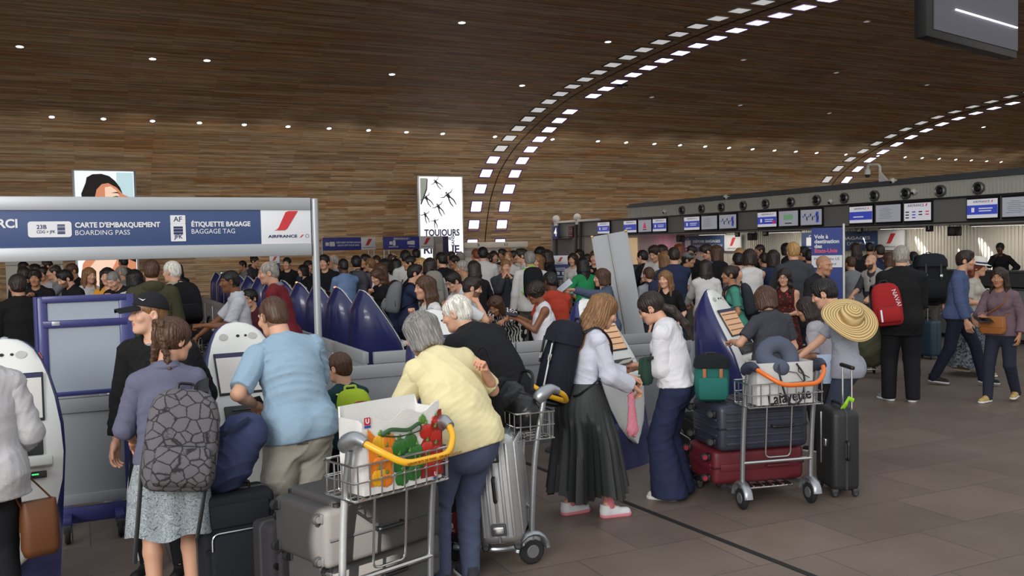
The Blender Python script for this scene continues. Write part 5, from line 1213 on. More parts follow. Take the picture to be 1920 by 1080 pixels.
def glasses(root, c=BLACKP, sun=False, up=0.0):
    p = root_pose[root.name]; mb = MB(); s = p.hk
    for sx in (-1, 1):
        mb.tube([(sx * .032 + .021 * cos(a), .100 - .010 * abs(cos(a) * .5 + sx * .5) * 1, .006 + .017 * sin(a)) for a in np.linspace(0, 2 * pi, 17)[:-1]], .0019, 5, closed=True)
        mb.tube([(sx * .053, .094, .010), (sx * .078, .06, .010), (sx * .080, -.01, .004)], .0018, 5)
    mb.tube([(-.012, .103, .010), (.012, .103, .010)], .0018, 5)
    T = Matrix.Identity(4)
    for i in range(3):
        for j in range(3): T[i][j] = p.HR[i, j] * s
        T[i][3] = p.hc[i]
    if up: T = T @ Matrix.Translation((0, -.035, up)) @ Matrix.Rotation(radians(18), 4, 'X')
    if sun:
        for sx in (-1, 1): mb.ell((sx * .032, .100, .006), (.021, .004, .017))
    o = mb.build('glasses', c, root); o.matrix_local = T; return o
def head_T(root):
    p = root_pose[root.name]; T = Matrix.Identity(4)
    for i in range(3):
        for j in range(3): T[i][j] = p.HR[i, j] * p.hk
        T[i][3] = p.hc[i]
    return T
# ================================================================== the people, nearest first
def solve(cx, cy, s, th, H=1.7, hth=None, pitch=5, tilt=0, **kw):
    """a pose and a place so that the head's middle stands at picture point (cx, cy), s pixels per metre away, feet on the floor"""
    w = at_s(cx, cy, s); hth = th if hth is None else hth; hy = ((th - hth + 180) % 360) - 180
    fem = kw.get('fem', False)
    for _ in range(4):
        p = P(H, head=(pitch, hy, tilt), **kw); H = min(1.95, max(.9, H * w.z / p.hc[2]))
    rz = heading(w, th); c, s_ = cos(rz), sin(rz); x, y = p.hc[0], p.hc[1]
    loc = Vector((w.x - (c * x - s_ * y), w.y - (s_ * x + c * y), 0)); return H, loc, rz, hy
def cast(label, cx, cy, s, th, fem=False, top=None, bottom=None, hair=('short', 'dark'), tone='fair', shoes=('sneaker', (40, 40, 44)), h=None, hth=None, pitch=5, tilt=0, arms=None, legs=None, seed=None, beard=0, scalp=0, group=None, socks=None, H=1.7, **kw):
    H, loc, rz, hy = solve(cx, cy, s, th, H, hth, pitch, tilt, fem=fem, legs=legs, **kw); k = H / 1.75
    ar = {}
    for n, sx in (('R', 1), ('L', -1)):
        a = (arms or {}).get(n, 'down')
        if isinstance(a, dict) and 'px' in a:
            w = at_s(*a['px']); v = Matrix.Rotation(-rz, 3, 'Z') @ (w - loc); a = dict(a); a['t'] = (v.x * sx / k, v.y / k, v.z / k); a['follow'] = 0
        ar[n] = a
    p = P(H, fem=fem, head=(pitch, hy, tilt), arms=ar, legs=legs, **kw)
    if h is None: h = .0095 if s > 190 else .012 if s > 125 else .0165
    CASTLOG.append((label, round(H, 2), tuple(round(v, 2) for v in loc)))
    return person(label, loc, rz, p, top, bottom, shoes, hair, tone, beard, h, seed if seed is not None else int(cx * 7 + cy), scalp, group=group, socks=socks)
CASTLOG = []
TR = lambda *c, **k: dict(c=c, **k)
PAISLEY = ramp_mat('paisley print', 'Noise', [(.36, C(86, 98, 110)), (.44, C(178, 186, 188)), (.5, C(92, 104, 116)), (.56, C(186, 192, 194)), (.66, C(104, 116, 126))], scale=24, detail=3, distort=2.6)
FLORAL = ramp_mat('floral print', 'Voronoi', [(0, C(226, 206, 180)), (.22, C(222, 180, 150)), (.32, C(206, 70, 50)), (.66, C(186, 54, 42)), (.80, C(66, 34, 30))], scale=30)
ZEBRA = ramp_mat('black and white print', 'Wave', [(.0, C(24, 24, 26)), (.5, C(28, 28, 30)), (.52, C(220, 220, 216)), (1, C(225, 225, 220))], scale=9, distort=9, const=True)
LEAFY = ramp_mat('grey leaf print', 'Noise', [(.40, C(40, 44, 52)), (.5, C(130, 134, 140)), (.62, C(52, 58, 64))], scale=14, distort=2)
DENIM = lambda r, g, b: mat(C(r, g, b), .85, bump=.3, scale=300, vary=.22, spec=.2, name='denim')
SHEER = mat(C(225, 224, 228), .8, bump=.35, scale=120, vary=.06, name='white cotton')

# --- man in the cap
man_cap = cast('person in a black cap and black hooded jacket looking left beside the blue wheeled screen', 279, 589, 316, 28, hth=72, pitch=-2, hair=('buzz', 'light'), tone='pale',
    top=TR(26, 26, 28, sleeve=1.96, e=.028, hem=.08, hood=True, amp=.006, name='jacket'), bottom=TR(24, 24, 28, e=.014), arms={'R': dict(t=(.26, .06, .84), pole=(.6, -1, 0)), 'L': dict(t=(.25, .08, .90), pole=(.6, -1, 0))}, shoes=('sneaker', (30, 30, 32)))
T = head_T(man_cap); mb = MB()
f = Field((-.12, -.14, .0), (.12, .14, .16), .005); f.ell((0, -.012, .036), (.090, .108, .103), k=0); f.plane((0, 0, .042), (0, .18, -1)); v, q = f.mesh(); c_ = np_mesh('cap', v, q, fabric(C(34, 34, 38)), man_cap); c_.matrix_local = T
mb = MB(); R = []
for i in range(9):
    u = i / 8; R.append([(x * .078 * (1 - .45 * u ** 2), .07 + .115 * u - .02 * (1 - cos(x * 1.4)) * 0 + .012 * (1 - x * x) * u, .050 - .020 * u - .022 * x * x + zz) for x, zz in [(-1 + j / 6, 0) for j in range(13)] + [(1 - j / 6, .006) for j in range(13)]])
mb.loft(R); mb.build('peak', fabric(C(30, 30, 34)), c_)
mb = MB(); mb.prism([(-.022, .006), (-.006, -.006), (.024, .012), (-.006, .001), (-.016, .004)], .002, T=fr(Vector((-.072, .064, .090)), (.62, .78, 0), (.25, -.2, 1))); mb.build('emblem', WHITE, c_)
p_ = root_pose[man_cap.name]; mb = MB()
for n in 'RL':
    o = np.array((.006 if n == 'R' else -.006, 0, 0)); sx = 1 if n == 'R' else -1
    for d_ in (-.012, .012):
        mb.tube([p_.hip[n] + (sx * .093, d_, -.04), p_.hip[n] * .5 + p_.kn[n] * .5 + np.array((sx * .086, d_, 0)), p_.kn[n] + (sx * .078, d_, 0), p_.kn[n] * .5 + p_.an[n] * .5 + np.array((sx * .072, d_, 0)), p_.an[n] + (sx * .065, d_, .0)], .0045, 6)
mb.build('side_stripe', WHITE, [c for c in man_cap.children if c.name.startswith('trousers')][0])
f = Field(p_.pel - .3, p_.pel + .3, .01); f.cone(p_.waist, p_.pel - p_.u0 * .12, .150, .178, k=0, q=(p_.f0, .74)); f.plane(p_.pel - p_.u0 * .11, -p_.u0); f.plane(p_.pel - p_.u0 * .05, p_.u0); v, q = f.mesh(); np_mesh('undershirt', v, q, fabric(C(214, 212, 206)), man_cap)
mb = MB(); mb.ell(p_.neck + p_.fw * .045 - p_.u2 * .03, (.055, .04, .04)); mb.build('collar', fabric(C(150, 150, 156)), man_cap)

# --- girl with the braids
girl = cast('person with braided hair, blue grey shirt and patterned skirt standing with their back turned', 326, 638, 346, 172, fem=True, hth=-128, pitch=8, hair=('braids', 'brown'), tone='fair',
    top=TR(104, 104, 126, sleeve=1.25, e=.020, hem=.03, tuck=True, flare=.022, amp=.005, collar=True), bottom=TR(0, 0, 0, kind='skirt', w=.205, length=.50, flare=.04, pleat=.004, freq=6, mat=PAISLEY), arms={'R': dict(t=(.18, .26, 1.02), hand='hold', pole=(.6, -.6, -1)), 'L': dict(t=(.17, .26, 1.0), hand='hold', pole=(.7, -.6, -1))}, shoes=('sneaker', (200, 200, 200)))
glasses(girl)
# --- man in the light blue t-shirt
man_blue = cast('person in a light blue t-shirt and beige shorts standing at the first white kiosk', 512, 594, 310, 158, hth=146, pitch=18, lean=7, side=-5, curve=14, hair=('buzz', 'brown'), tone='fair', scalp=.7, fat=1.06,
    top=TR(146, 172, 192, sleeve=.86, e=.022, hem=.10, amp=.0075), bottom=TR(186, 180, 168, e=.040, amp=.008, length=.62, name='shorts'), arms={'L': dict(px=(474, 756, 318), hand='hold', pole=(1, -.8, -.8)), 'R': dict(t=(.10, .24, 1.02), hand='hold', pole=(1, -.8, -.6))}, shoes=('sneaker', (70, 70, 74)))
p_ = root_pose[man_blue.name]; mb = MB(); text_mb(mb, 'RELEASED', .020, Matrix.Identity(4), 0, width=.085, bold=.0005); text_mb(mb, 'ATHLETIC', .012, Matrix.Translation((0, -.018, 0)), 0, width=.07)
q_ = Vector(p_.pel - p_.f0 * .155 + np.array((-.055, 0, -.10))); mb.v = [tuple(fr(q_, (1, 0, 0), (0, .1, 1)) @ Vector(v)) for v in mb.v]; mb.build('lettering', DKGREY, man_blue)
# --- boy
boy = cast('person, a small boy in a dark teal t-shirt wearing a neon yellow backpack', 636, 690, 268, 158, hth=132, pitch=6, hair=('short', 'brown'), tone='fair', child=True, H=1.22, top=TR(30, 62, 66, sleeve=.85, e=.016), bottom=TR(40, 44, 52, e=.02, length=.6, name='shorts'), arms={'R': dict(t=(.22, .1, .86)), 'L': dict(t=(.22, .1, .86))}, shoes=('sneaker', (90, 90, 96)))
# --- woman in yellow and man in the black jacket
w_yel = cast('person with grey bobbed hair, pale yellow t-shirt and blue jeans leaning over the pepper bag', 789, 626, 322, 150, fem=True, hth=128, pitch=24, lean=20, side=-7, curve=14, fat=1.20, hair=('bob', 'grey'), tone='fair',
    top=TR(232, 220, 172, sleeve=.92, e=.030, hem=.10, amp=.0065, flare=.01), bottom=TR(0, 0, 0, e=.014, amp=.005, mat=DENIM(82, 90, 116), name='jeans'), arms={'R': dict(px=(908, 692, 326), hand='grip', pole=(1, -.4, -1)), 'L': dict(t=(.20, .30, .92), follow=.5, pole=(1, -.6, -.4))}, shoes=('sneaker', (60, 62, 70)))
m_blk = cast('person with thinning white hair and black jacket bending towards a kiosk by the silver trolley', 856, 588, 272, 140, hth=112, pitch=18, lean=24, curve=22, side=-6, fat=1.12, hair=('receding', 'white'), tone='fair', scalp=.35,
    top=TR(30, 30, 32, sleeve=1.95, e=.034, hem=.12, amp=.007, name='jacket', collar=True), bottom=TR(38, 38, 42, e=.02), arms={'R': dict(t=(.2, .25, 1.0), hand='relax', follow=.8), 'L': dict(t=(.12, .40, 1.05), hand='point', follow=.7, pole=(.8, -.6, -.8))})
# --- two young women at the kiosk
w_bag = cast('person with long straight hair, white shirt, black pleated skirt and white trainers', 1132, 584, 262, -118, fem=True, hth=-108, pitch=26, tilt=-4, lean=4, curve=10, hair=('vlong', 'light'), tone='fair',
    top=TR(0, 0, 0, sleeve=1.93, e=.016, hem=-.02, tuck=True, amp=.006, puff=.022, mat=mat(C(206, 208, 222), .8, bump=.3, scale=140, vary=.05, name='pale cotton'), name='blouse', collar=True),
    bottom=TR(0, 0, 0, kind='skirt', w=.225, length=.20, flare=.09, pleat=.010, freq=30, uneven=.03, mat=mat(C(48, 50, 50), .55, .15, bump=.3, scale=150, vary=.35, name='black lurex pleats')),
    arms={'R': dict(px=(1183, 722, 262), hand='hold', pole=(.4, -1, -.6)), 'L': dict(t=(.06, .36, 1.06), hand='hold')}, legs={'R': (.10, .14, 0, 6), 'L': (.10, -.10, 0, 4)}, shoes=('sneaker', (216, 216, 220), (210, 130, 140)), socks=(206, 118, 128))
w_jean = cast('person with a dark low ponytail, white puffed blouse and wide dark blue jeans facing left', 1221, 578, 245, 108, fem=True, hth=98, pitch=26, lean=4, curve=12, hair=('lowpony', 'dark'), tone='fair',
    top=TR(0, 0, 0, sleeve=1.35, e=.030, hem=.01, amp=.007, puff=.018, mat=SHEER, name='blouse'), bottom=TR(0, 0, 0, e=.014, flare=.085, amp=.006, mat=DENIM(42, 48, 76), name='jeans', belt=BLACKP), arms={'L': dict(px=(1196, 684, 244), hand='hold', pole=(.3, -1, -1)), 'R': dict(t=(.08, .30, 1.06), hand='hold')}, shoes=('sneaker', (214, 206, 190)))
glasses(w_jean)
# --- party at the kiosk on the right
w_grey = cast('person with short brown hair and dark grey short sleeved top touching a kiosk', 1434, 561, 207, 150, fem=True, hth=138, pitch=14, hair=('bob', 'brown'), tone='fair', fat=1.12, top=TR(66, 68, 74, sleeve=.72, e=.024, hem=.12, amp=.006), bottom=TR(30, 30, 34, e=.016), arms={'L': dict(px=(1372, 640, 205), hand='point', pole=(1, -.6, -1)), 'R': dict(t=(.24, .12, .92))})
w_lt = cast('person with long dark hair and light grey t-shirt left of the straw hat', 1512, 580, 203, 112, fem=True, hth=98, pitch=20, lean=8, curve=14, hair=('long', 'dark'), tone='tan', top=TR(172, 168, 176, sleeve=.95, e=.022, hem=.10, amp=.006), bottom=TR(46, 44, 50, e=.016), arms={'L': dict(t=(.16, .20, 1.02), hand='hold'), 'R': 'front'})
m_hat = cast('person in a grey t-shirt and jeans leaning over with a big straw hat hanging behind', 1545, 551, 222, 97, hth=100, pitch=22, lean=2, curve=14, fat=.87, hair=('crop', 'black'), tone='fair', top=TR(158, 160, 172, sleeve=.82, e=.013, hem=.10, amp=.006), bottom=TR(0, 0, 0, e=.014, mat=DENIM(66, 74, 92), name='jeans'), arms={'L': dict(px=(1566, 694, 220), hand='grip', pole=(.6, -1, 0)), 'R': dict(t=(.1, .4, .95), hand='grip', follow=.6)}, shoes=('sneaker', (190, 190, 192)))
p_ = root_pose[m_hat.name]; mb = MB(); u = unit(p_.wr['L'] - p_.el['L']); mb.tube([p_.wr['L'] - u * .045, p_.wr['L'] - u * .015], .034, 12); mb.ell(p_.wr['L'] - u * .03 - np.array((.03, 0, -.008)), (.012, .018, .018)); mb.build('watch', BLACKP, m_hat)
# --- beyond the kiosk on the right
w_green = cast('person in a green t-shirt with tied dark hair looking left behind the right kiosk', 1368, 516, 142, 84, fem=True, hth=78, pitch=-2, hair=('bun', 'dark'), tone='olive', top=TR(74, 142, 124, sleeve=.75, e=.016), bottom=TR(44, 60, 62), arms={'L': dict(t=(.22, .10, .9)), 'R': 'down'})
w_blk = cast('person with long fair hair and black top beside the leaning grey panel', 1247, 524, 140, 18, fem=True, hth=28, hair=('long', 'light'), tone='pale', top=TR(22, 22, 24, sleeve=.9, e=.016, vneck=.10), bottom=TR(30, 34, 44), arms={'L': dict(t=(.22, .16, .98)), 'R': 'down'})
m_gpk = cast('person in a grey top with navy straps, half hidden by the leaning grey panel', 1216, 516, 126, 150, hair=('short', 'brown'), top=TR(150, 156, 164, sleeve=1.9, e=.024), bottom=TR(60, 60, 66))
w_red = cast('person with long dark hair and glasses in a red floral sleeveless dress facing the camera', 1470, 521, 141, 14, fem=True, hth=12, hair=('wavy', 'dark'), tone='fair', top=TR(0, 0, 0, sleeve=0, e=.012, hem=.02, mat=FLORAL, name='dress_bodice', vneck=.08), bottom=TR(0, 0, 0, kind='skirt', w=.21, length=.30, flare=.04, mat=FLORAL), arms={'R': dict(t=(.05, .24, 1.10), hand='hold'), 'L': dict(t=(.12, .24, 1.08))})
glasses(w_red)
m_bald = cast('person with a shaved head and dark jacket in front of the blue banner', 1545, 498, 150, -62, hth=-58, pitch=8, hair=('none', 'dark'), tone='tan', scalp=.22, top=TR(34, 34, 38, sleeve=1.95, e=.03, hem=.12, name='jacket', collar=True), bottom=TR(36, 38, 46), fat=1.1)
m_beard = cast('person with a bald head, dark beard and light grey vest over a dark shirt', 1633, 491, 114, 38, hth=44, pitch=6, hair=('none', 'dark'), tone='fair', scalp=.12, beard=.9, top=TR(60, 62, 66, sleeve=1.1, e=.014), bottom=TR(40, 42, 48), arms={'R': 'front', 'L': 'push'})
p_ = root_pose[m_beard.name]; f = Field(p_.pel - .35, p_.neck + .3, .012); torso(f, p_, .030); f.plane(p_.pel, -p_.u0); f.ell(p_.neck + p_.fw * .06, (.085, .12, .09), k=.01, mode='sub'); f.cone(p_.neck + p_.fw * .14, p_.pel + p_.fw * .2, .055, .05, k=.01, mode='sub')
for n in 'RL': f.ell(p_.sh[n] + (p_.sh[n] - p_.neck) * .3, (.06, .08, .1), k=.01, mode='sub')
v, q = f.mesh(); np_mesh('vest', v, q, fabric(C(168, 164, 160)), m_beard)
m_suit = cast('person with grey hair and black suit jacket seen from behind, grey trainers', 1690, 482, 157, 172, hth=178, hair=('short', 'salt'), tone='fair', fat=1.08, top=TR(24, 24, 26, sleeve=1.93, e=.032, hem=.20, amp=.005, name='jacket', collar=True), bottom=TR(26, 26, 30, e=.030), arms={'R': dict(t=(.13, .27, 1.10), hand='hold', pole=(.3, -1, -.6)), 'L': dict(t=(.13, .27, 1.10), hand='hold', pole=(.3, -1, -.6))}, legs={'R': (.11, .0, 0, 20), 'L': (.13, .06, 0, 30)}, shoes=('sneaker', (120, 134, 136), (220, 220, 218)))
m_polo = cast('person in a blue long sleeved polo shirt walking right, seen from the side', 1811, 489, 144, -80, hth=-84, pitch=4, hair=('crop', 'dark'), tone='fair', beard=.25, top=TR(76, 90, 126, sleeve=1.95, e=.018, hem=.08, amp=.005, collar=True), bottom=TR(28, 32, 48, e=.014), arms={'R': dict(t=(.24, .12, .86), pole=(.3, -1, 0)), 'L': dict(t=(.22, .1, .9))}, legs={'R': (.09, -.26, .03, 4), 'L': (.09, .30, .02, 4)}, shoes=('sneaker', (28, 28, 32), (190, 190, 186)))
w_fed = cast('person with long red hair, white brimmed hat and grey patterned skirt behind the polo', 1834, 502, 134, -76, fem=True, hth=-80, pitch=2, hair=('longback', 'red'), tone='fair', top=TR(190, 184, 172, sleeve=.8, e=.016), bottom=TR(0, 0, 0, kind='skirt', w=.22, length=.14, flare=.14, mat=LEAFY), arms={'R': dict(t=(.16, .24, 1.1), hand='hold'), 'L': 'front'}, legs={'R': (.09, .2, .01, 4), 'L': (.09, -.22, .04, 4)}, shoes=('sneaker', (176, 140, 96)))
T = head_T(w_fed); mb = MB(); mb.lathe([(.15, .048), (.155, .052), (.10, .066), (.096, .07), (.092, .12), (.075, .165), (.04, .170), (.001, .165)], 24); h_ = mb.build('hat', mat(C(222, 220, 212), .8), w_fed); h_.matrix_local = T @ Matrix.Rotation(radians(-6), 4, 'X') @ Matrix.Diagonal((1, 1.12, 1, 1)); mb = MB(); mb.lathe([(.099, .068), (.100, .09), (.097, .092)], 24); mb.build('hat_band', NAVYTXT, h_)
w_hood = cast('person in a mauve hooded top and jeans holding a tablet at the right picture edge', 1873, 521, 161, 22, fem=True, hth=18, hair=('long', 'dark'), tone='olive', top=TR(112, 92, 100, sleeve=1.93, e=.024, hem=.08, hood=True, amp=.006, name='hoodie'), bottom=TR(0, 0, 0, e=.014, mat=DENIM(44, 48, 62), name='jeans'), arms={'R': dict(t=(.10, .30, 1.13), hand='flat', palm=(0, 0, 1), pole=(.8, -.4, -1)), 'L': dict(t=(.25, .06, .9))}, legs={'R': (.10, .18, 0, 6), 'L': (.1, -.2, .05, 8)}, shoes=('sneaker', (190, 160, 100)))
# --- behind the second partition
w_glass = cast('person with curly dark hair, glasses and white sleeveless top looking at a phone', 1003, 551, 164, 84, fem=True, hth=80, pitch=22, fat=1.18, hair=('afro', 'dark'), tone='brown', top=TR(222, 220, 226, sleeve=0, e=.016, hem=.10, amp=.005), bottom=TR(52, 56, 70), arms={'L': dict(px=(972, 600, 166), hand='hold', pole=(.3, -1, -1)), 'R': dict(px=(968, 592, 160), hand='hold', pole=(.3, -1, -1))})
glasses(w_glass)
w_bend = cast('person bending forward in a black and white patterned top with sunglasses in the hair', 929, 573, 152, 24, fem=True, hth=30, pitch=38, lean=44, curve=20, hair=('longbob', 'brown'), tone='tan', H=1.65, top=TR(0, 0, 0, sleeve=1.2, e=.016, mat=ZEBRA), bottom=TR(60, 64, 74), arms={'R': dict(px=(915, 600, 158), hand='hold'), 'L': dict(px=(940, 604, 158), hand='hold')})
glasses(w_bend, sun=True, up=.062)
m_wht = cast('person with black hair and glasses in a white t-shirt reaching across to the left', 850, 528, 142, 62, hth=58, pitch=26, lean=16, curve=14, hair=('crop', 'black'), tone='fair', top=TR(206, 208, 212, sleeve=.9, e=.018), bottom=TR(60, 62, 70), arms={'R': dict(px=(792, 600, 156), hand='relax', pole=(.6, -.4, -1)), 'L': 'front'})
glasses(m_wht)
m_brd = cast('person with short dark beard and white t-shirt facing right by the white haired head', 886, 540, 168, -95, hth=-92, pitch=12, lean=10, hair=('crop', 'dark'), tone='fair', beard=.75, top=TR(214, 214, 216, sleeve=.8, e=.016), bottom=TR(60, 66, 84), arms={'R': 'face', 'L': 'push'})
w_orng = cast('person in an orange red t-shirt behind the one in the sleeveless white top', 1031, 528, 152, 150, hth=140, pitch=10, hair=('short', 'black'), tone='dark', top=TR(176, 62, 44, sleeve=.9, e=.016), bottom=TR(40, 42, 50), arms={'R': 'front', 'L': 'front'}, fat=1.1)
w_denim = cast('person with short brown hair in a denim shirt stretching an arm out to the left', 1128, 521, 141, 86, fem=True, hth=84, pitch=4, hair=('bob', 'brown'), tone='fair', top=TR(0, 0, 0, sleeve=1.9, e=.022, mat=DENIM(78, 90, 112), collar=True), bottom=TR(50, 54, 64), arms={'L': dict(px=(1052, 540, 145), hand='hold', pole=(.2, -.2, -1)), 'R': 'front'})
# --- left middle ground
m_whp = cast('person in a white polo shirt reaching for the handle of a loaded trolley, facing left', 431, 528, 168, 86, hth=82, pitch=6, hair=('buzz', 'black'), tone='brown', scalp=.8, top=TR(204, 206, 214, sleeve=.85, e=.018, collar=True), bottom=TR(60, 62, 72), arms={'L': dict(px=(384, 610, 172), hand='grip', pole=(.2, -.3, -1)), 'R': dict(t=(.2, .42, 1.0), hand='grip')})
m_red = cast('person with thin grey hair and dark red shirt in front of the blue kiosks', 503, 512, 164, 108, hth=88, pitch=8, lean=6, hair=('receding', 'salt'), tone='fair', top=TR(122, 40, 48, sleeve=1.9, e=.02, collar=mat(C(120, 124, 132), .8)), bottom=TR(60, 72, 100))
b_mar = cast('person, a boy in a maroon t-shirt and glasses beside the white polo shirt', 469, 560, 146, 30, hth=40, hair=('crop', 'black'), tone='fair', child=True, H=1.45, top=TR(84, 36, 48, sleeve=.8, e=.014), bottom=TR(40, 44, 60)); glasses(b_mar)
m_olv = cast('person with brown hair in an olive hooded jacket seen from behind, above the black cap', 284, 510, 165, 176, hth=178, hair=('short', 'brown'), tone='fair', top=TR(72, 70, 50, sleeve=1.9, e=.034, hood=True, name='jacket'), bottom=TR(50, 52, 60))
m_whr = cast('person with white hair carrying a black backpack, seen from behind on the left', 322, 510, 150, 158, hth=130, hair=('short', 'white'), tone='fair', top=TR(170, 160, 140, sleeve=.9, e=.02), bottom=TR(70, 84, 110), fat=1.08)
m_far = cast('person all in black seen from behind at the left picture edge', 33, 537, 176, 168, hair=('short', 'dark'), tone='tan', top=TR(20, 20, 22, sleeve=1.9, e=.03, name='coat', hem=.3), bottom=TR(22, 22, 26))
w_edge = cast('person in a light grey tunic and black trousers cut off by the left picture edge', -52, 640, 375, 168, fem=True, hth=172, hair=('bob', 'dark'), top=TR(186, 184, 186, sleeve=1.4, e=.030, hem=.16, flare=.04, amp=.006, puff=.008), bottom=TR(26, 26, 30, e=.016), arms={'R': dict(t=(.19, .16, .95), pole=(.4, -1, 0)), 'L': 'down'}, shoes=('sneaker', (40, 40, 44)))
# ================================================================== the crowd, one figure per head in the photograph
SPOTS = [(o.location.x, o.location.y) for o in bpy.data.objects if o.name.split('.')[0] in ('person', 'banner_sign', 'queue_sign', 'leaning_panel', 'totem')]
def clear(x, y, d=.64):
    if 2.85 < x < 4.05 and 9.9 < y < 24.2: return False
    if abs(x - 2.46) < .48 and 8.2 < y < 22: return False
    if 13.2 < x < 14.0 and 18 < y < 21 or 15.0 < x < 15.8 and 9.4 < y < 17.3 or 18.1 < x < 19.1 and 12 < y < 29: return False
    if y > 37 or x > 20.9 or (abs(y - 8.42) < .3 and x < 6): return False
    return all((x - a) ** 2 + (y - b) ** 2 > d * d for a, b in SPOTS)
PRE = [{'R': 'phone', 'L': 'down'}, {'R': 'down', 'L': 'down'}, {'R': 'front', 'L': 'front'}, {'R': 'cross', 'L': 'cross'}, {'R': 'down', 'L': 'push'}, {'R': 'strap', 'L': 'down'}, {'R': 'face', 'L': 'hip'}, {'R': 'hip', 'L': 'down'}]
COLS = {'k': (26, 26, 30), 'w': (214, 212, 210), 'g': (130, 130, 134), 'n': (40, 48, 76), 'b': (110, 136, 176), 't': (176, 156, 128), 'o': (196, 90, 56), 'y': (216, 150, 60), 'p': (112, 98, 112), 'G': (40, 140, 84), 'd': (62, 64, 70), 'r': (130, 44, 48), 'P': (170, 170, 178), 'e': (88, 92, 70), 'c': (196, 186, 166)}
def crowd(px, cy, s, th, look, label, pitch=4, hth=None, arms=None, **kw):
    """look: sex, hair kind, hair colour, shirt colour letter, sleeve (0 none, s short, l long), skin"""
    sex, hk, hc, cl, sl, tone = look.split(); n = len(SPOTS); best = (-1, 1, 0)
    for q, dx in [(q, dx) for dx in (0, 5, -5, 10, -10) for q in (1, .98, 1.02, .96, 1.05, .94, 1.07, .91, 1.10, .88, 1.13, .86, 1.16, .83, 1.19, .80, 1.22)] + [(q, 0) for q in (.76, .72, 1.28, .68, .64, .6)]:
        w = at_s(px + dx, cy, s * q)
        if not 1.24 < w.z < 1.82: continue
        if clear(w.x, w.y): break
        if clear(w.x, w.y, .3): m = min((w.x - a) ** 2 + (w.y - b) ** 2 for a, b in SPOTS); best = max(best, (m, q, dx))
    else: q, dx = best[1:]; w = at_s(px + dx, cy, s * q)
    SPOTS.append((w.x, w.y)); top = TR(*COLS[cl], sleeve={'0': 0, 's': .8, 'l': 1.92}[sl], e=.016 if sl != 'l' else .024, hem=.09, name='jacket' if cl == 'k' and sl == 'l' else 'shirt')
    for key in ('hood', 'collar'):
        if key in kw: top[key] = kw.pop(key)
    bt = TR(*[(40, 42, 50), (62, 70, 92), (30, 30, 34), (96, 90, 82), (52, 58, 74)][n % 5]); a = arms or PRE[(n * 5 + 3) % 8]
    return cast(label, px + dx, cy, s * q, th, fem=sex == 'f', top=top, bottom=bt, hair=(hk, hc), tone=tone, arms=a, hth=hth, pitch=pitch, h=.014 if s > 105 else .017, scalp=.5 if hk in ('buzz', 'receding') else 0, seed=n, **kw)
BK = {}
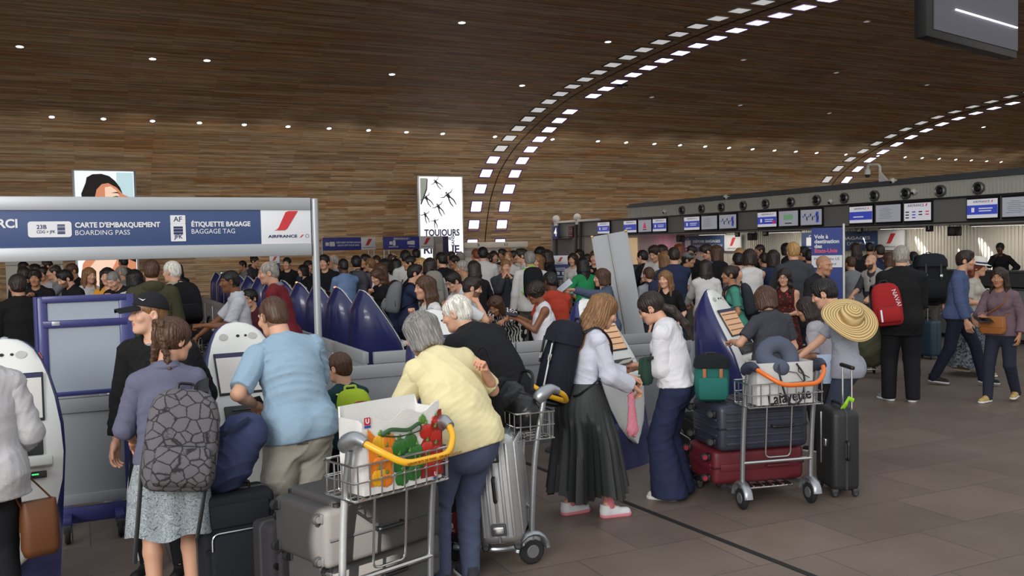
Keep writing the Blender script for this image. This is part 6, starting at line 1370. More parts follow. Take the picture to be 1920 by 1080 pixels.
CROWD = [
 # left, between the navy sign and the blue wheeled screen
 (45, 502, 86, -70, 'm short black k l tan', 'person with short black hair facing right, high at the left picture edge'), (44, 516, 118, 160, 'm crop dark k s tan', 'person with dark hair seen from behind low at the left picture edge'),
 (65, 508, 96, 120, 'm crop black d l olive', 'person with black hair turned away, third head from the left edge under the navy sign'), (66, 522, 124, 12, 'm quiff black k l olive', 'person, a young man in black facing the camera above the blue wheeled screen'),
 (82, 514, 104, 40, 'm crop black P s tan', 'person with light grey shirt and dark hair right of the young man in black'), (88, 499, 84, 80, 'm crop dark c s fair', 'person in a cream shirt near the white booth wall on the left'),
 (101, 511, 112, 86, 'm receding dark g s fair', 'person with receding hair facing left in a grey top above the blue wheeled screen'), (122, 523, 128, 64, 'm crop black k l fair', 'person with a dark beard and dark suit looking down above the blue wheeled screen', dict(beard=.7, pitch=24)),
 (134, 508, 106, 58, 'm short brown k s tan', 'person with brown hair and black t-shirt in front of the poster shoulder', dict(pitch=12)), (168, 517, 118, -30, 'f long light w s fair', 'person with long fair hair in white in front of the lower poster'),
 (201, 519, 124, 20, 'f long black y s fair', 'person with dark hair in a yellow orange top below the poster'), (213, 526, 136, 40, 'm buzz grey k l fair', 'person with cropped grey hair and black jacket bowing the head over the blue screen', dict(pitch=30)),
 (226, 512, 108, 100, 'm bald grey g s tan', 'person with a bald head in grey leaning left in front of the poster', dict(lean=14)), (231, 492, 84, 150, 'm short black d l tan', 'person with black hair standing tallest before the poster, dark grey top'),
 (252, 524, 136, 165, 'f bob black w l fair', 'person with black bobbed hair in white right above the black cap'), (332, 506, 92, 30, 'f long dark k s olive', 'person with long dark hair right of the white haired head'),
 # around the far kiosks
 (455, 498, 96, 60, 'm crop black g s tan', 'person with black hair behind the far kiosks, left of the dark red shirt'), (470, 503, 108, 84, 'm short black w s fair', 'person with black hair and white shirt behind the dark red shirt'),
 (478, 490, 84, -60, 'f bun dark d s fair', 'person with tied dark hair under the pale column left of the small queue sign'), (520, 512, 114, 150, 'm short dark w s tan', 'person in a white shirt stooping below the small queue sign'),
 (533, 494, 104, 18, 'm short black k s fair', 'person in a black t-shirt facing the camera right of the small queue sign'), (558, 508, 116, 70, 'f bob black k l fair', 'person with black bobbed hair left of the sign post, behind the kiosks'), (578, 500, 100, -40, 'm crop black n s tan', 'person in navy right behind the sign post'),
 (608, 492, 106, 20, 'm crop black k l fair', 'person in a black jacket facing the camera right of the sign post'), (625, 491, 98, 110, 'm bald salt P s fair', 'person with a bald head and pale grey t-shirt below the first far portal sign'),
 (643, 499, 128, 150, 'm buzz black b s dark', 'person with dark skin in a light blue shirt behind the kiosks'), (632, 512, 118, 60, 'f bob dark c s tan', 'person in a cream top low behind the kiosk with the green lamp'),
 (668, 494, 116, 172, 'm crop black p s fair', 'person in a mauve grey t-shirt with a grey backpack below the far portal sign'), (684, 490, 98, 40, 'f long black k s tan', 'person with long black hair under the white end of the first far portal sign'),
 (694, 497, 106, 130, 'm short light e s fair', 'person with light hair and olive top right of the grey backpack'), (706, 491, 90, 10, 'm short dark w s tan', 'person with a bearded face between the two far portal signs', dict(beard=.6)),
 (721, 500, 112, 165, 'f bob black w s fair', 'person with black bobbed hair and white top seen from behind, under the BIENVENUE sign'), (711, 508, 104, 120, 'f longback brown o s fair', 'person in an orange top left of the white top, under the BIENVENUE sign'),
 (737, 486, 88, -100, 'm bald dark k s fair', 'person with a bald head under the BIENVENUE sign'), (742, 497, 98, 160, 'f long black d l olive', 'person with long black hair under the BIENVENUE sign posts'),
 (697, 519, 121, 52, 'f wavy brown k l fair', 'person with long wavy brown hair looking down behind the blue kiosks', dict(pitch=26)), (730, 540, 126, 150, 'f bob dark n s fair', 'person, a dark haired child behind the nearest blue kiosks', dict(H=1.4)),
 (760, 484, 102, 160, 'm crop black w s fair', 'person with a white shirt seen from behind left of the TOUJOURS poster'), (768, 494, 110, 86, 'm short black k l tan', 'person in a dark suit facing left beneath the BIENVENUE sign logo'),
 (780, 478, 80, 170, 'm short black r s tan', 'person with black hair in front of the left edge of the TOUJOURS poster'), (779, 513, 128, -88, 'm crop black n s fair', 'person with black hair and glasses facing right with a round grey backpack'),
 (789, 499, 112, 30, 'f bob blond w s fair', 'person with fair hair between the two grey backpacks'), (806, 500, 116, 168, 'f longbob dark w l fair', 'person in white carrying a tall grey backpack before the poster'),
 (796, 540, 142, 70, 'f long brown w s fair', 'person, a girl with long brown hair and white top beside the nearest blue kiosk', dict(H=1.45)), (827, 488, 104, 140, 'm crop black k s fair', 'person in black in front of the grey totem pillar'),
 (846, 482, 86, 150, 'm bald dark t s tan', 'person with a bald head before the word RISQUE'), (851, 492, 100, 60, 'm short black k l tan', 'person with a black cap of hair right of the totem pillar'), (862, 484, 84, 100, 'm short salt g s fair', 'person with grey hair at the right edge of the TOUJOURS poster'),
 (866, 503, 122, 86, 'm short salt t s tan', 'person with greying hair and tan shirt facing left behind the white t-shirt', dict(beard=.3)),
 # centre, in front of the white booth
 (892, 479, 92, 150, 'm buzz red c s fair', 'person with cropped red hair left of the tall white shirt'), (905, 475, 98, 172, 'm crop black w l fair', 'person, tallest of the centre crowd, in a white shirt seen from behind'),
 (888, 505, 122, 165, 'f longback dark k l fair', 'person with long dark hair and dark jacket behind the bearded white t-shirt'), (913, 486, 88, 20, 'f bun dark g s fair', 'person with tied dark hair right of the tall white shirt'),
 (926, 482, 92, -30, 'f bob dark c s fair', 'person with bobbed dark hair and cream top in front of the white booth'), (942, 478, 80, 40, 'm crop black d s tan', 'person with black hair in front of the booth, right part'),
 (948, 500, 112, -14, 'm short light d l fair', 'person holding both hands to the face in a dark grey jacket', dict(arms={'R': 'face', 'L': 'face'})), (953, 484, 90, 16, 'm receding light w s fair', 'person with light receding hair left of the neon edged backpack'),
 (963, 482, 86, -60, 'm crop black P s tan', 'person with black hair facing right above the hands on face'), (978, 480, 92, 84, 'm quiff dark w s fair', 'person with wavy dark hair facing left at the right end of the booth'),
 (993, 487, 118, 170, 'm short grey w l tan', 'person in a white shirt with a neon edged black backpack seen from behind'), (1007, 491, 106, 30, 'f longbob light t s fair', 'person with fair hair and tan top right of the neon edged backpack'),
 (1011, 477, 82, 70, 'f afro black d s dark', 'person with curly black hair at the far end of the centre crowd'), (1024, 481, 94, 80, 'f long dark k l brown', 'person with long dark hair in black left of the navy queue sign'),
 (1074, 487, 92, 24, 'f bob dark w s fair', 'person in a white top just right of the navy queue sign'), (1092, 497, 112, 150, 'f vlong black G s tan', 'person with long black hair in a bright green top'), (1086, 478, 78, 40, 'f longbob black d s fair', 'person with black hair behind the bright green top'),
 (1101, 487, 88, 84, 'm short dark w s fair', 'person in white facing left right of the bright green top'), (1115, 483, 92, 14, 'f bun brown k s fair', 'person with tied brown hair in black holding something yellow near the warm doorway'),
 # right, in front of the desks
 (1204, 482, 98, 120, 'm short black k l fair', 'person in black half hidden by the right edge of the leaning panel'), (1227, 473, 104, 30, 'm crop dark w s fair', 'person in a white t-shirt looking down at a phone above the black top', dict(pitch=26, arms={'R': 'phone', 'L': 'front'})),
 (1239, 472, 92, 80, 'f long dark d l fair', 'person with dark hair right behind the white t-shirt with the phone'), (1246, 486, 112, 150, 'f longbob light e s fair', 'person with brown hair and olive top above the black top'),
 (1263, 480, 104, 165, 'm short dark n s fair', 'person in a navy shirt left of the boy in the grey cap'), (1272, 470, 88, 130, 'f longback red t s fair', 'person with red hair under the loudspeaker by the drop-off sign'),
 (1291, 488, 112, -76, 'm crop black w s tan', 'person, a boy in a grey cap and white t-shirt facing right', dict(H=1.6, cap=1)), (1297, 474, 92, 20, 'm crop black k l tan', 'person in a black suit beneath the left end of the drop-off sign'),
 (1325, 472, 96, 74, 'm crop dark b s fair', 'person in light blue bowing the head below the baggage drop-off lettering', dict(pitch=26)), (1342, 474, 100, 120, 'f longbob brown k l fair', 'person with brown hair and black jacket below the drop-off sign'),
 (1322, 503, 124, 168, 'f longback dark w l fair', 'person, a girl in a white lace top seen from behind left of the green t-shirt', dict(H=1.5)), (1384, 490, 118, 160, 'm crop black p s fair', 'person in a mauve grey t-shirt behind the green t-shirt'),
 (1386, 477, 88, 150, 'f bob blond c s fair', 'person with a straw blond head under the farther drop-off sign logo'), (1405, 484, 122, 160, 'f bob dark w 0 fair', 'person with dark bobbed hair and white sleeveless top seen from behind'),
 (1424, 470, 84, 60, 'm short dark k s tan', 'person with dark hair standing right of the white sleeveless top, far back'), (1432, 487, 108, 150, 'm buzz black d s tan', 'person in dark grey between the white sleeveless top and the pink strap'),
 (1449, 484, 114, 158, 'f longbob dark n s fair', 'person in navy with a pink strap above the red floral dress'), (1473, 468, 86, 120, 'f bob black k l fair', 'person with black bobbed hair left of the fair haired dark jacket'),
 (1487, 472, 128, 166, 'm short blond d l fair', 'person with fair hair and dark grey jacket seen from behind left of the banner'), (1506, 476, 100, 120, 'm crop black k l tan', 'person with black hair just left of the blue banner'), (1518, 482, 112, 170, 'm crop black n l fair', 'person with black hair close beside the left edge of the banner'),
 (1594, 494, 112, 150, 'm short brown g s fair', 'person in a grey t-shirt right of the banner pole'), (1603, 468, 92, 150, 'f longback dark k l fair', 'person with long dark hair below the nearer drop-off sign'), (1630, 466, 84, 170, 'm short black k s tan', 'person in black under the middle of the nearer drop-off sign'),
 (1648, 472, 98, 140, 'm short dark n l fair', 'person with a navy hood below the nearer drop-off sign logo', dict(hood=True)), (1666, 486, 104, 120, 'f longbob brown t s fair', 'person with brown hair just left of the grey haired suit'),
 (1736, 490, 112, 166, 'm crop black k l fair', 'person in black hidden under a large black hiking backpack'), (1712, 484, 100, 150, 'm short black n s fair', 'person in navy between the suit jacket and the hiking backpack'),
 (1875, 466, 78, 10, 'f bun black k l dark', 'person in a dark uniform standing behind the check-in desk at the right'),
]
FIG = {}
for i, row in enumerate(CROWD):
    px, cy, s, th, look, lb = row[:6]; kw = dict(row[6]) if len(row) > 6 else {}; cap = kw.pop('cap', 0)
    lb = lb if lb.startswith('person') else 'person ' + lb
    FIG[px] = crowd(px, cy, s, th, look, lb, **kw)
    if cap:
        T = head_T(FIG[px]); mb = MB(); mb.lathe([(.100, .05), (.098, .09), (.07, .13), (.02, .145)], 18, T=T @ Matrix.Translation((0, -.012, 0)) @ Matrix.Diagonal((.9, 1.1, 1, 1))); mb.prism([(-.07, .07), (.07, .07), (.05, .16), (-.05, .16)], .008, T=T @ Matrix.Translation((0, 0, .052))); mb.build('cap', fabric(C(110, 106, 108)), FIG[px])
for px in (779,): glasses(FIG[px])
# ================================================================== trolleys, luggage and the things people carry
def thing_T(name, T, label, cat, group=None):
    e = empty(name, label=label, cat=cat, group=group); e.matrix_world = T; return e
def person_frame(root, where='chest'):                      # world frame on a person's back: x right, y outwards behind, z up along the spine
    p = root_pose[root.name]; Rz = Matrix.Translation(root.location) @ Matrix.Rotation(root.rotation_euler.z, 4, 'Z')
    o = p.chest; return Rz @ fr(Vector(o), Vector(-p.rx), Vector(-p.fw)), p
def local_pt(root, v): return Matrix.Translation(root.location) @ Matrix.Rotation(root.rotation_euler.z, 4, 'Z') @ Vector(v)
def rloft(mb, secs, n=4, m=0, T=None):                      # secs: (z, cx, cy, w, d, r)
    mb.loft([[(x, y, z) for x, y in rrect(w, d, min(r, w * .49, d * .49), n, cx, cy)] for z, cx, cy, w, d, r in secs], m, True, T)
CRACK = ramp_mat('cracked print', 'Voronoi', [(0, C(48, 44, 46)), (.022, C(52, 48, 50)), (.045, C(104, 100, 104)), (1, C(118, 114, 118))], scale=16, feature='DISTANCE_TO_EDGE', stretch=(1, 1, 1.15))
def backpack(T, w, h, d, m, label, cat='backpack', pocket=True, lid=None, straps=True, trim=BLACKP, patch=None, group=None):
    """x across, y outwards from the wearer, z up, origin at the middle of the wearer's side"""
    e = thing_T('backpack', T, label, cat, group); b = -h / 2
    mb = MB(); rloft(mb, [(b, 0, d * .45, w * .72, d * .62, .05), (b + .02, 0, d * .48, w * .88, d * .86, .06), (b + .07, 0, d * .5, w * .98, d, .08), (0, 0, d * .5, w, d * .98, .08), (h * .25, 0, d * .46, w * .96, d * .86, .08), (h * .38, 0, d * .42, w * .86, d * .72, .08), (h * .46, 0, d * .37, w * .66, d * .50, .06), (h * .5, 0, d * .34, w * .36, d * .26, .04)], 5)
    body = mb.build('body', m, e, ang=70)
    if pocket:
        mb = MB(); rloft(mb, [(b + .03, 0, d * .98, w * .68, .05, .02), (b + .06, 0, d * 1.02, w * .78, .09, .035), (b + h * .28, 0, d * 1.02, w * .78, .09, .035), (b + h * .42, 0, d * .97, w * .70, .06, .025), (b + h * .44, 0, d * .95, w * .6, .03, .012)]); mb.build('front_pocket', m, e, ang=70)
        mb = MB(); mb.tube(bend([(-w * .37, d * .99, b + h * .2), (-w * .36, d * 1.01, b + h * .44), (w * .36, d * 1.01, b + h * .44), (w * .37, d * .99, b + h * .2)], .08), .006, 6); mb.build('zip', trim, e)
    mb = MB(); mb.tube(bend([(-w * .49, d * .3, b + .1), (-w * .47, d * .52, h * .15), (-w * .30, d * .50, h * .42), (w * .30, d * .50, h * .42), (w * .47, d * .52, h * .15), (w * .49, d * .3, b + .1)], .1), .006, 6); mb.build('main_zip', trim, e)
    if lid is not None:
        mb = MB(); rloft(mb, [(h * .22, 0, d * .52, w * 1.03, d * 1.06, .08), (h * .36, 0, d * .5, w * 1.02, d * 1.02, .08), (h * .47, 0, d * .46, w * .84, d * .8, .07), (h * .515, 0, d * .42, w * .5, d * .4, .05)], 5); mb.build('lid', lid, e, ang=70)
        for x in (-w * .25, w * .25):
            mb = MB(); mb.box((x, d * 1.05, h * .10), (.028, .01, h * .34), .003); s_ = mb.build('buckle_strap', trim, e); mb = MB(); mb.box((x, d * 1.06, h * .02), (.04, .014, .045), .004); mb.build('buckle', CHROME if trim is BLACKP else trim, s_)
    mb = MB(); mb.tube(bend([(-.04, .02, h * .48), (-.04, .02, h * .56), (.04, .02, h * .56), (.04, .02, h * .48)], .03), .009, 6); mb.build('top_handle', trim, e)
    if straps:
        for sx in (-1, 1): mb = MB(); mb.tube(bez([(sx * w * .26, 0, h * .40), (sx * w * .32, -.10, h * .50), (sx * w * .36, -.22, h * .34), (sx * w * .42, -.22, 0), (sx * w * .46, -.06, b + .10), (sx * w * .44, .0, b + .06)], 5), .028, 8, flat=.25, up=(1, 0, 0)); mb.build('strap', trim, e)
    if patch: mb = MB(); mb.box((w * .22, d * 1.07, b + .10), (.085, .008, .045), .003); pt = mb.build('patch', BLACKP, e); mb = MB(); text_mb(mb, patch, .017, fr(Vector((w * .22, d * 1.075, b + .10)), (-1, 0, 0), (0, 0, 1)), width=.065); mb.build('lettering', SIGNWHITE, pt)
    return e
def wear(root, w, h, d, m, label, dx=0, dz=0, off=.10, yaw=0, **kw):
    T, p = person_frame(root); k = p.k
    off_ = (off + .015) * k * (1 + .6 * (p.fat - 1))
    return backpack(T @ Matrix.Translation((dx, off_, dz)) @ Matrix.Rotation(radians(yaw), 4, 'Y'), w, h, d, m, label, **kw)
e = wear(girl, .37, .52, .17, CRACK, 'grey backpack with a dark crackle pattern hanging from one shoulder of the braided girl', dx=-.035, dz=-.20, off=.10, yaw=-9, patch='EASTPAK', straps=False)
T_, p_ = person_frame(girl); d_ = MB(); d_.tube(bez([(.02, .04, .22), (.03, -.03, .28), (.06, -.10, .20)][::-1] + [(.0, .13, .10)], 5), .03, 8, flat=.3); 
mb = MB(); mb.tube(bez([(-.09, .0, .25), (-.10, -.09, .33), (-.13, -.16, .22)], 6), .032, 8, flat=.3, up=(1, 0, 0)); mb.build('strap', BLACKP, e)
for x0, z1 in ((.165, -.62), (-.13, -.50)):
    mb = MB(); mb.tube(bez([(x0 * .9, .03, .10), (x0 * 1.08, .06, -.10), (x0 * 1.05, .075, -.3), (x0 * .98, .065, z1)], 6), .011, 6, flat=.3, up=(1, 0, 0)); mb.build('hanging_strap', BLACKP, e)
wear(boy, .25, .34, .13, fabric(C(170, 196, 52)), 'small neon yellow backpack on the back of the boy', off=.085, dz=-.05, trim=mat(C(196, 214, 90), .7))
NVF = fabric(C(30, 32, 44))
e = wear(w_bag, .30, .56, .20, NVF, 'navy backpack with a lid and metal buckles on the person in the pleated skirt', off=.09, dz=-.08, pocket=False, lid=NVF)
mb = MB(); mb.box((-.08, .215, -.06), (.012, .01, .34), .003); mb.build('white_zip', SIGNWHITE, e); mb = MB(); mb.ell((.0, .13, -.30), (.12, .09, .03)); mb.build('bottom_flap', BLACKP, e)
e = wear(m_suit, .33, .50, .16, fabric(C(158, 36, 38)), 'red backpack with white lettering over one shoulder of the black suit', dx=.20, dz=-.20, off=.13, yaw=6)
mb = MB(); text_mb(mb, 'NAVAL', .07, fr(Vector((-.10, .166, .05)), (-.25, -.12, -1), (-1, 0, .25))); mb.build('lettering', SIGNWHITE, e); mb = MB(); mb.box((.09, .222, -.14), (.02, .01, .14), .003); mb.build('reflective_strip', SIGNWHITE, e)
wear(m_whr, .36, .52, .22, fabric(C(28, 28, 30)), 'large black backpack on the white haired person on the left', off=.12, dz=-.04)
wear(FIG[668], .30, .46, .16, fabric(C(76, 76, 84)), 'grey backpack on the mauve grey t-shirt under the far portal sign', off=.10)
wear(FIG[779], .34, .44, .22, fabric(C(118, 120, 124)), 'round grey backpack on the person with glasses facing right', off=.10)
wear(FIG[806], .30, .56, .20, fabric(C(140, 136, 128)), 'tall grey backpack in front of the poster foot', off=.10)
e = wear(FIG[993], .32, .48, .18, fabric(C(24, 26, 28)), 'black backpack edged in neon green on the white shirt', off=.11, trim=mat(C(130, 220, 70), .6))
wear(FIG[1736], .46, .78, .30, fabric(C(26, 28, 32)), 'huge black hiking backpack near the check-in desks', off=.10, dz=.04, lid=fabric(C(32, 36, 42)), group=None)
wear(FIG[1712], .32, .50, .2, fabric(C(44, 92, 110)), 'teal backpack left of the huge hiking backpack', off=.10, dz=.1)
wear(w_green, .28, .42, .15, fabric(C(46, 50, 58)), 'dark backpack on the person in the green t-shirt', off=.09)
wear(m_gpk, .30, .46, .16, fabric(C(40, 46, 70)), 'navy backpack of the person behind the leaning panel', off=.11)

# ---------------- suitcases
def suitcase(T, w, d, h, m, label, ribs=None, wheels='z', hub=DKGREY, handle=True, pull=0.0, group=None, soft=False, ribm=None, latch=False):
    """x width, y thickness, z height, base at z=0"""
    e = thing_T('suitcase', T, label, 'suitcase', group); r = .05 if not soft else .035; z0 = .045
    mb = MB(); mb.box((0, 0, z0 + (h - z0) / 2), (w, d, h - z0), r, seg=4)
    if ribs:
        n = ribs; hh = h - z0
        for i in range(n):
            x = -w / 2 + w * (i + 1) / (n + 1)
            for sy in (-1, 1): mb.box((x, sy * (d / 2 + .001), z0 + hh / 2), (w / (n + 1) * .5, .012, hh - .10), .004)
        for i in range(max(2, int(n * d / w))):
            y = -d / 2 + d * (i + 1) / (max(2, int(n * d / w)) + 1)
            for sx in (-1, 1): mb.box((sx * (w / 2 + .001), y, z0 + hh / 2), (.012, w / (n + 1) * .5, hh - .10), .004)
    body = mb.build('body', m, e)
    mb = MB(); mb.tube(bend([(w * .5, -.0, z0 + .02), (w * .5, 0, h), (-w * .5, 0, h), (-w * .5, 0, z0 + .02)], r * 1.2), .009, 6); mb.build('seam', ribm or DKGREY, e)
    if soft:
        mb = MB(); mb.box((0, -d / 2 - .012, z0 + (h - z0) * .38), (w * .82, .05, (h - z0) * .56), .02, seg=3); mb.build('front_pocket', m, e); mb = MB(); mb.box((0, -d / 2 - .005, z0 + (h - z0) * .82), (w * .8, .035, (h - z0) * .22), .015); mb.build('upper_pocket', m, e)
        mb = MB(); mb.tube(bend([(-w * .4, -d / 2 - .04, z0 + .3), (-w * .4, -d / 2 - .04, z0 + (h - z0) * .68), (w * .4, -d / 2 - .04, z0 + (h - z0) * .68), (w * .4, -d / 2 - .04, z0 + .3)], .04), .005, 6); mb.build('zip', CHROME, e)
        for sx in (-1, 1):
            for z in (.12, .5):
                mb = MB(); mb.cyl((sx * w * .42, -d / 2 - .006, z0 + z * (h - z0)), .018, .022, 'Y', 10); mb.build('stud', BLACKP, e)
    for sx in (-1, 1):
        for sy in (-1, 1):
            mb = MB(); mb.box((sx * w * .40, sy * d * .36, .05), (.05, .045, .03), .006); b_ = mb.build('wheel_mount', DKGREY, e); mb = MB(); mb.cyl((sx * w * .40, sy * d * .36, .026), .026, .03, 'X', 14, bev=.006); mb.build('wheel', RUBBER, b_)
            mb = MB(); mb.cyl((sx * (w * .40 + .016 * sx * sx), sy * d * .36, .026), .016, .006, 'X', 10); mb.build('wheel_hub', hub, b_)
    if handle: mb = MB(); mb.tube(bend([(-.09, 0, h - .005), (-.09, 0, h + .035), (.09, 0, h + .035), (.09, 0, h - .005)], .02), .011, 8); mb.build('carry_handle', BLACKP, e)
    mb = MB(); mb.tube(bend([(w / 2 - .002, -.0, z0 + h * .38), (w / 2 + .035, 0, z0 + h * .38), (w / 2 + .035, 0, z0 + h * .58), (w / 2 - .002, 0, z0 + h * .58)], .02), .011, 8); mb.build('side_handle', BLACKP, e)
    if pull:
        mb = MB()
        for sx in (-1, 1): mb.cyl((sx * .085, d * .36, h + pull / 2 - .02), .008, pull + .04, n=8)
        mb.build('pull_tubes', CHROME, e); mb = MB(); mb.box((0, d * .36, h + pull + .01), (.23, .035, .03), .012); mb.build('pull_grip', BLACKP, e)
    if latch:
        for z in (.2, .82):
            mb = MB(); mb.box((w / 2 + .008, 0, z * h), (.02, d * .34, .07), .006); l_ = mb.build('latch', DKGREY, e); mb = MB(); mb.box((w / 2 + .02, 0, z * h), (.012, d * .24, .04), .003); mb.build('latch_plate', CHROME, l_)
    return e
# ---------------- trolleys
def trolley(gl, gr, colr, label, gripm=GALV, long_=.78, front=True):
    """gl, gr: world points of the left and right grips as the pusher sees them"""
    c = (gl + gr) / 2; ex = Vector((gr.x - gl.x, gr.y - gl.y, 0)).normalized(); ey = Vector((-ex.y, ex.x, 0))
    T = Matrix.Identity(4)
    for i in range(3): T[i][0] = ex[i]; T[i][1] = ey[i]
    T[0][3], T[1][3], T[2][3] = c.x, c.y, 0
    e = thing_T('luggage_trolley', T, label, 'luggage trolley'); X = .275
    for sx in (-1, 1):
        mb = MB(); mb.tube(bez([(sx * X, .10, .10), (sx * X, .09, .35), (sx * X, .06, .70), (sx * X, .0, 1.00)], 6), .0185, 12); mb.build('upright', GALV, e)
        mb = MB(); mb.tube(bez([(sx * X, .05, 1.0), (sx * X, .01, 1.035), (sx * (X - .005), -.05, 1.06), (sx * (X - .015), -.11, 1.045)], 5), [.026, .034, .038, .041, .043, .044, .044, .043, .041, .038, .035, .032, .029, .027, .025, .022][:16], 12); mb.build('grip', gripm, e)
        mb = MB(); mb.tube([(sx * X, .10 + .105 * cos(a), .088 + .105 * sin(a)) for a in np.linspace(.05, pi * .98, 9)], .034, 8, flat=.55, up=(1, 0, 0)); mb.box((sx * X, .10, .14), (.03, .13, .09), .02); f_ = mb.build('fender', GALV, e)
        mb = MB(); mb.cyl((sx * (X + .0), .10, .082), .082, .042, 'X', 24, bev=.014); w_ = mb.build('rear_wheel', RUBBER, e); mb = MB(); mb.cyl((sx * X, .10, .082), .045, .05, 'X', 18, bev=.008); mb.build('hub', mat(C(120, 122, 124), .45, .4), w_)
        mb = MB(); mb.tube(bend([(sx * X, .10, .13), (sx * X, .30, .12), (sx * .12, long_, .13)], .06), .017, 8); mb.build('base_tube', GALV, e)
    mb = MB(); mb.tube(bend([(-X + .015, -.10, 1.045), (-X + .05, -.17, 1.01), (-X + .14, -.24, .945), (X - .14, -.24, .945), (X - .05, -.17, 1.01), (X - .015, -.10, 1.045)], .06), .0165, 12); mb.build('handle_bar', colr, e)
    mb = MB(); mb.tube([(-X, .085, .34), (X, .085, .34)], .014, 8); mb.build('crossbar', CHROME, e)
    mb = MB(); mb.tube(bend([(-.10, .05, .77), (-.10, .08, .37), (.10, .08, .37), (.10, .05, .77)], .04), .007, 8); mb.build('wire_frame', CHROME, e)
    mb = MB(); wr = .0042                                   # wire basket reaching over the load and a little back
    y0, y1 = -.06, .20
    for z, g in ((.93, 0), (.85, .0), (.765, .0)): mb.tube(bend([(-X - .02 + g, y0, z), (-X - .02, y1, z), (X + .02, y1, z), (X + .02 - g, y0, z), (-X - .02 + g, y0, z)], .03), wr * (1.4 if z > .92 else 1), 6)
    for i in range(9):
        x = -X + 2 * X * i / 8; mb.tube(bend([(x, y0, .93), (x, y0, .76), (x, y1, .76), (x, y1, .93)], .02), wr, 5)
    for i in range(4): y = y0 + (y1 - y0) * (i + .5) / 4; mb.tube(bend([(-X - .02, y, .93), (-X - .02, y, .76), (X + .02, y, .76), (X + .02, y, .93)], .02), wr, 5)
    mb.build('wire_basket', CHROME, e)
    mb = MB()
    for x in (-.16, -.08, 0, .08, .16): mb.tube([(x, .14, .145), (x * .6, long_ - .02, .145)], .008, 6)
    mb.box((0, .22, .125), (.36, .10, .015), .006); mb.box((0, long_ - .1, .125), (.22, .12, .02), .006); mb.build('platform', CHROME, e)
    mb = MB(); mb.box((0, long_ - .08, .10), (.05, .07, .07), .01); b_ = mb.build('front_fork', DKGREY, e); mb = MB(); mb.cyl((0, long_ - .06, .06), .06, .036, 'X', 18, bev=.01); mb.build('front_wheel', RUBBER, b_)
    return e, T
YEL = mat(C(238, 178, 22), .4, coat=.3); ORG = mat(C(226, 110, 30), .4, coat=.3)
TL = Matrix.Translation
# nearest trolley with the pepper bag
tr1, T1 = trolley(at_z(648, 828, 1.045), at_z(828, 792, 1.045), YEL, 'luggage trolley with a yellow handle carrying the pepper bag, nearest the camera')
mb = MB(); text_mb(mb, 'AEROPORTS DE PARIS - SERVICE GRATUIT', .018, fr(Vector((.03, -.2575, .946)), (1, 0, 0), (0, -.1, 1))); mb.build('lettering', mat(C(150, 90, 20), .6), tr1)
GC = fabric(C(74, 72, 72)); GC2 = fabric(C(88, 86, 86))
LY = Matrix.Rotation(-pi / 2, 4, 'Y')                        # lay a case on its narrow side: its height runs along -x
def lying(T, x0, x1, y0, y1, z0, z1, m, label, **kw):       # box in the trolley frame; the case lies with its wheels at x0
    return suitcase(T @ fr(Vector((x0, (y0 + y1) / 2, (z0 + z1) / 2)), (0, -1, 0), (0, 0, -1)) , y1 - y0, z1 - z0, x1 - x0, m, label, **kw)
lying(T1, -.28, .46, .215, .66, .155, .385, GC2, 'large grey soft suitcase lying at the bottom of the yellow handled trolley', soft=True)
lying(T1, -.37, .40, .14, .62, .40, .69, GC, 'dark grey soft suitcase lying on top of the other under the pepper bag', soft=True, hub=GC)
p = stand(548, 338); suitcase(TL((p.x, p.y, 0)) @ Matrix.Rotation(heading(p, 150), 4, 'Z'), .36, .22, .48, fabric(C(58, 54, 58)), 'small dark grey cabin suitcase standing left of the loaded yellow trolley', soft=True)
# the white shopping bag with printed peppers
e = thing_T('shopping_bag', T1 @ TL((.02, .065, .772)) @ Matrix.Rotation(radians(-1), 4, 'X'), 'white woven shopping bag printed with yellow, green and red peppers in the trolley basket', 'shopping bag')
BW = mat(C(226, 224, 220), .55, bump=.25, scale=160, vary=.05, name='woven bag'); w, d, h = .48, .19, .36
def bagY(x, z): return -d / 2 - .012 * cos(x * 7) * (1 - z / h * .5) - .002
mb = MB(); R = []
for i in range(9):
    z = h * i / 8; ring = []
    for j in range(17): x = -w / 2 + w * j / 16; ring.append((x, bagY(x, z), z + .02 * sin(j * .9) * (i == 8) + (.03 * (x / w + .0) if i == 8 else 0)))
    for j in range(7): ring.append((w / 2 + .008 * sin(z * 20), -d / 2 + d * (j + .5) / 7, z))
    for j in range(17): x = w / 2 - w * j / 16; ring.append((x, d / 2 + .012 * cos(x * 7), z + (.05 if i == 8 else 0)))
    for j in range(7): ring.append((-w / 2 - .008 * sin(z * 23), d / 2 - d * (j + .5) / 7, z))
    R.append(ring)
inn = [[(x * .97, y * .95, z) for x, y, z in r] for r in R[::-1]][:6]
mb.loft(R + inn); mb.build('bag_body', BW, e, ang=60)
PEP = [mat(C(240, 176, 24), .3, coat=.4), mat(C(232, 130, 28), .3, coat=.4), mat(C(40, 108, 40), .3, coat=.4), mat(C(24, 66, 34), .35, coat=.3), mat(C(190, 40, 28), .3, coat=.4), mat(C(140, 30, 24), .35, coat=.3), mat(C(86, 130, 50), .5), mat(C(58, 52, 70), .6), RED]
mb = MB(); rnd = random.Random(4); FB = lambda x, z, dy=.002: fr(Vector((x, bagY(x, z) - dy, z)), (1, 0, 0), (0, 0, 1))
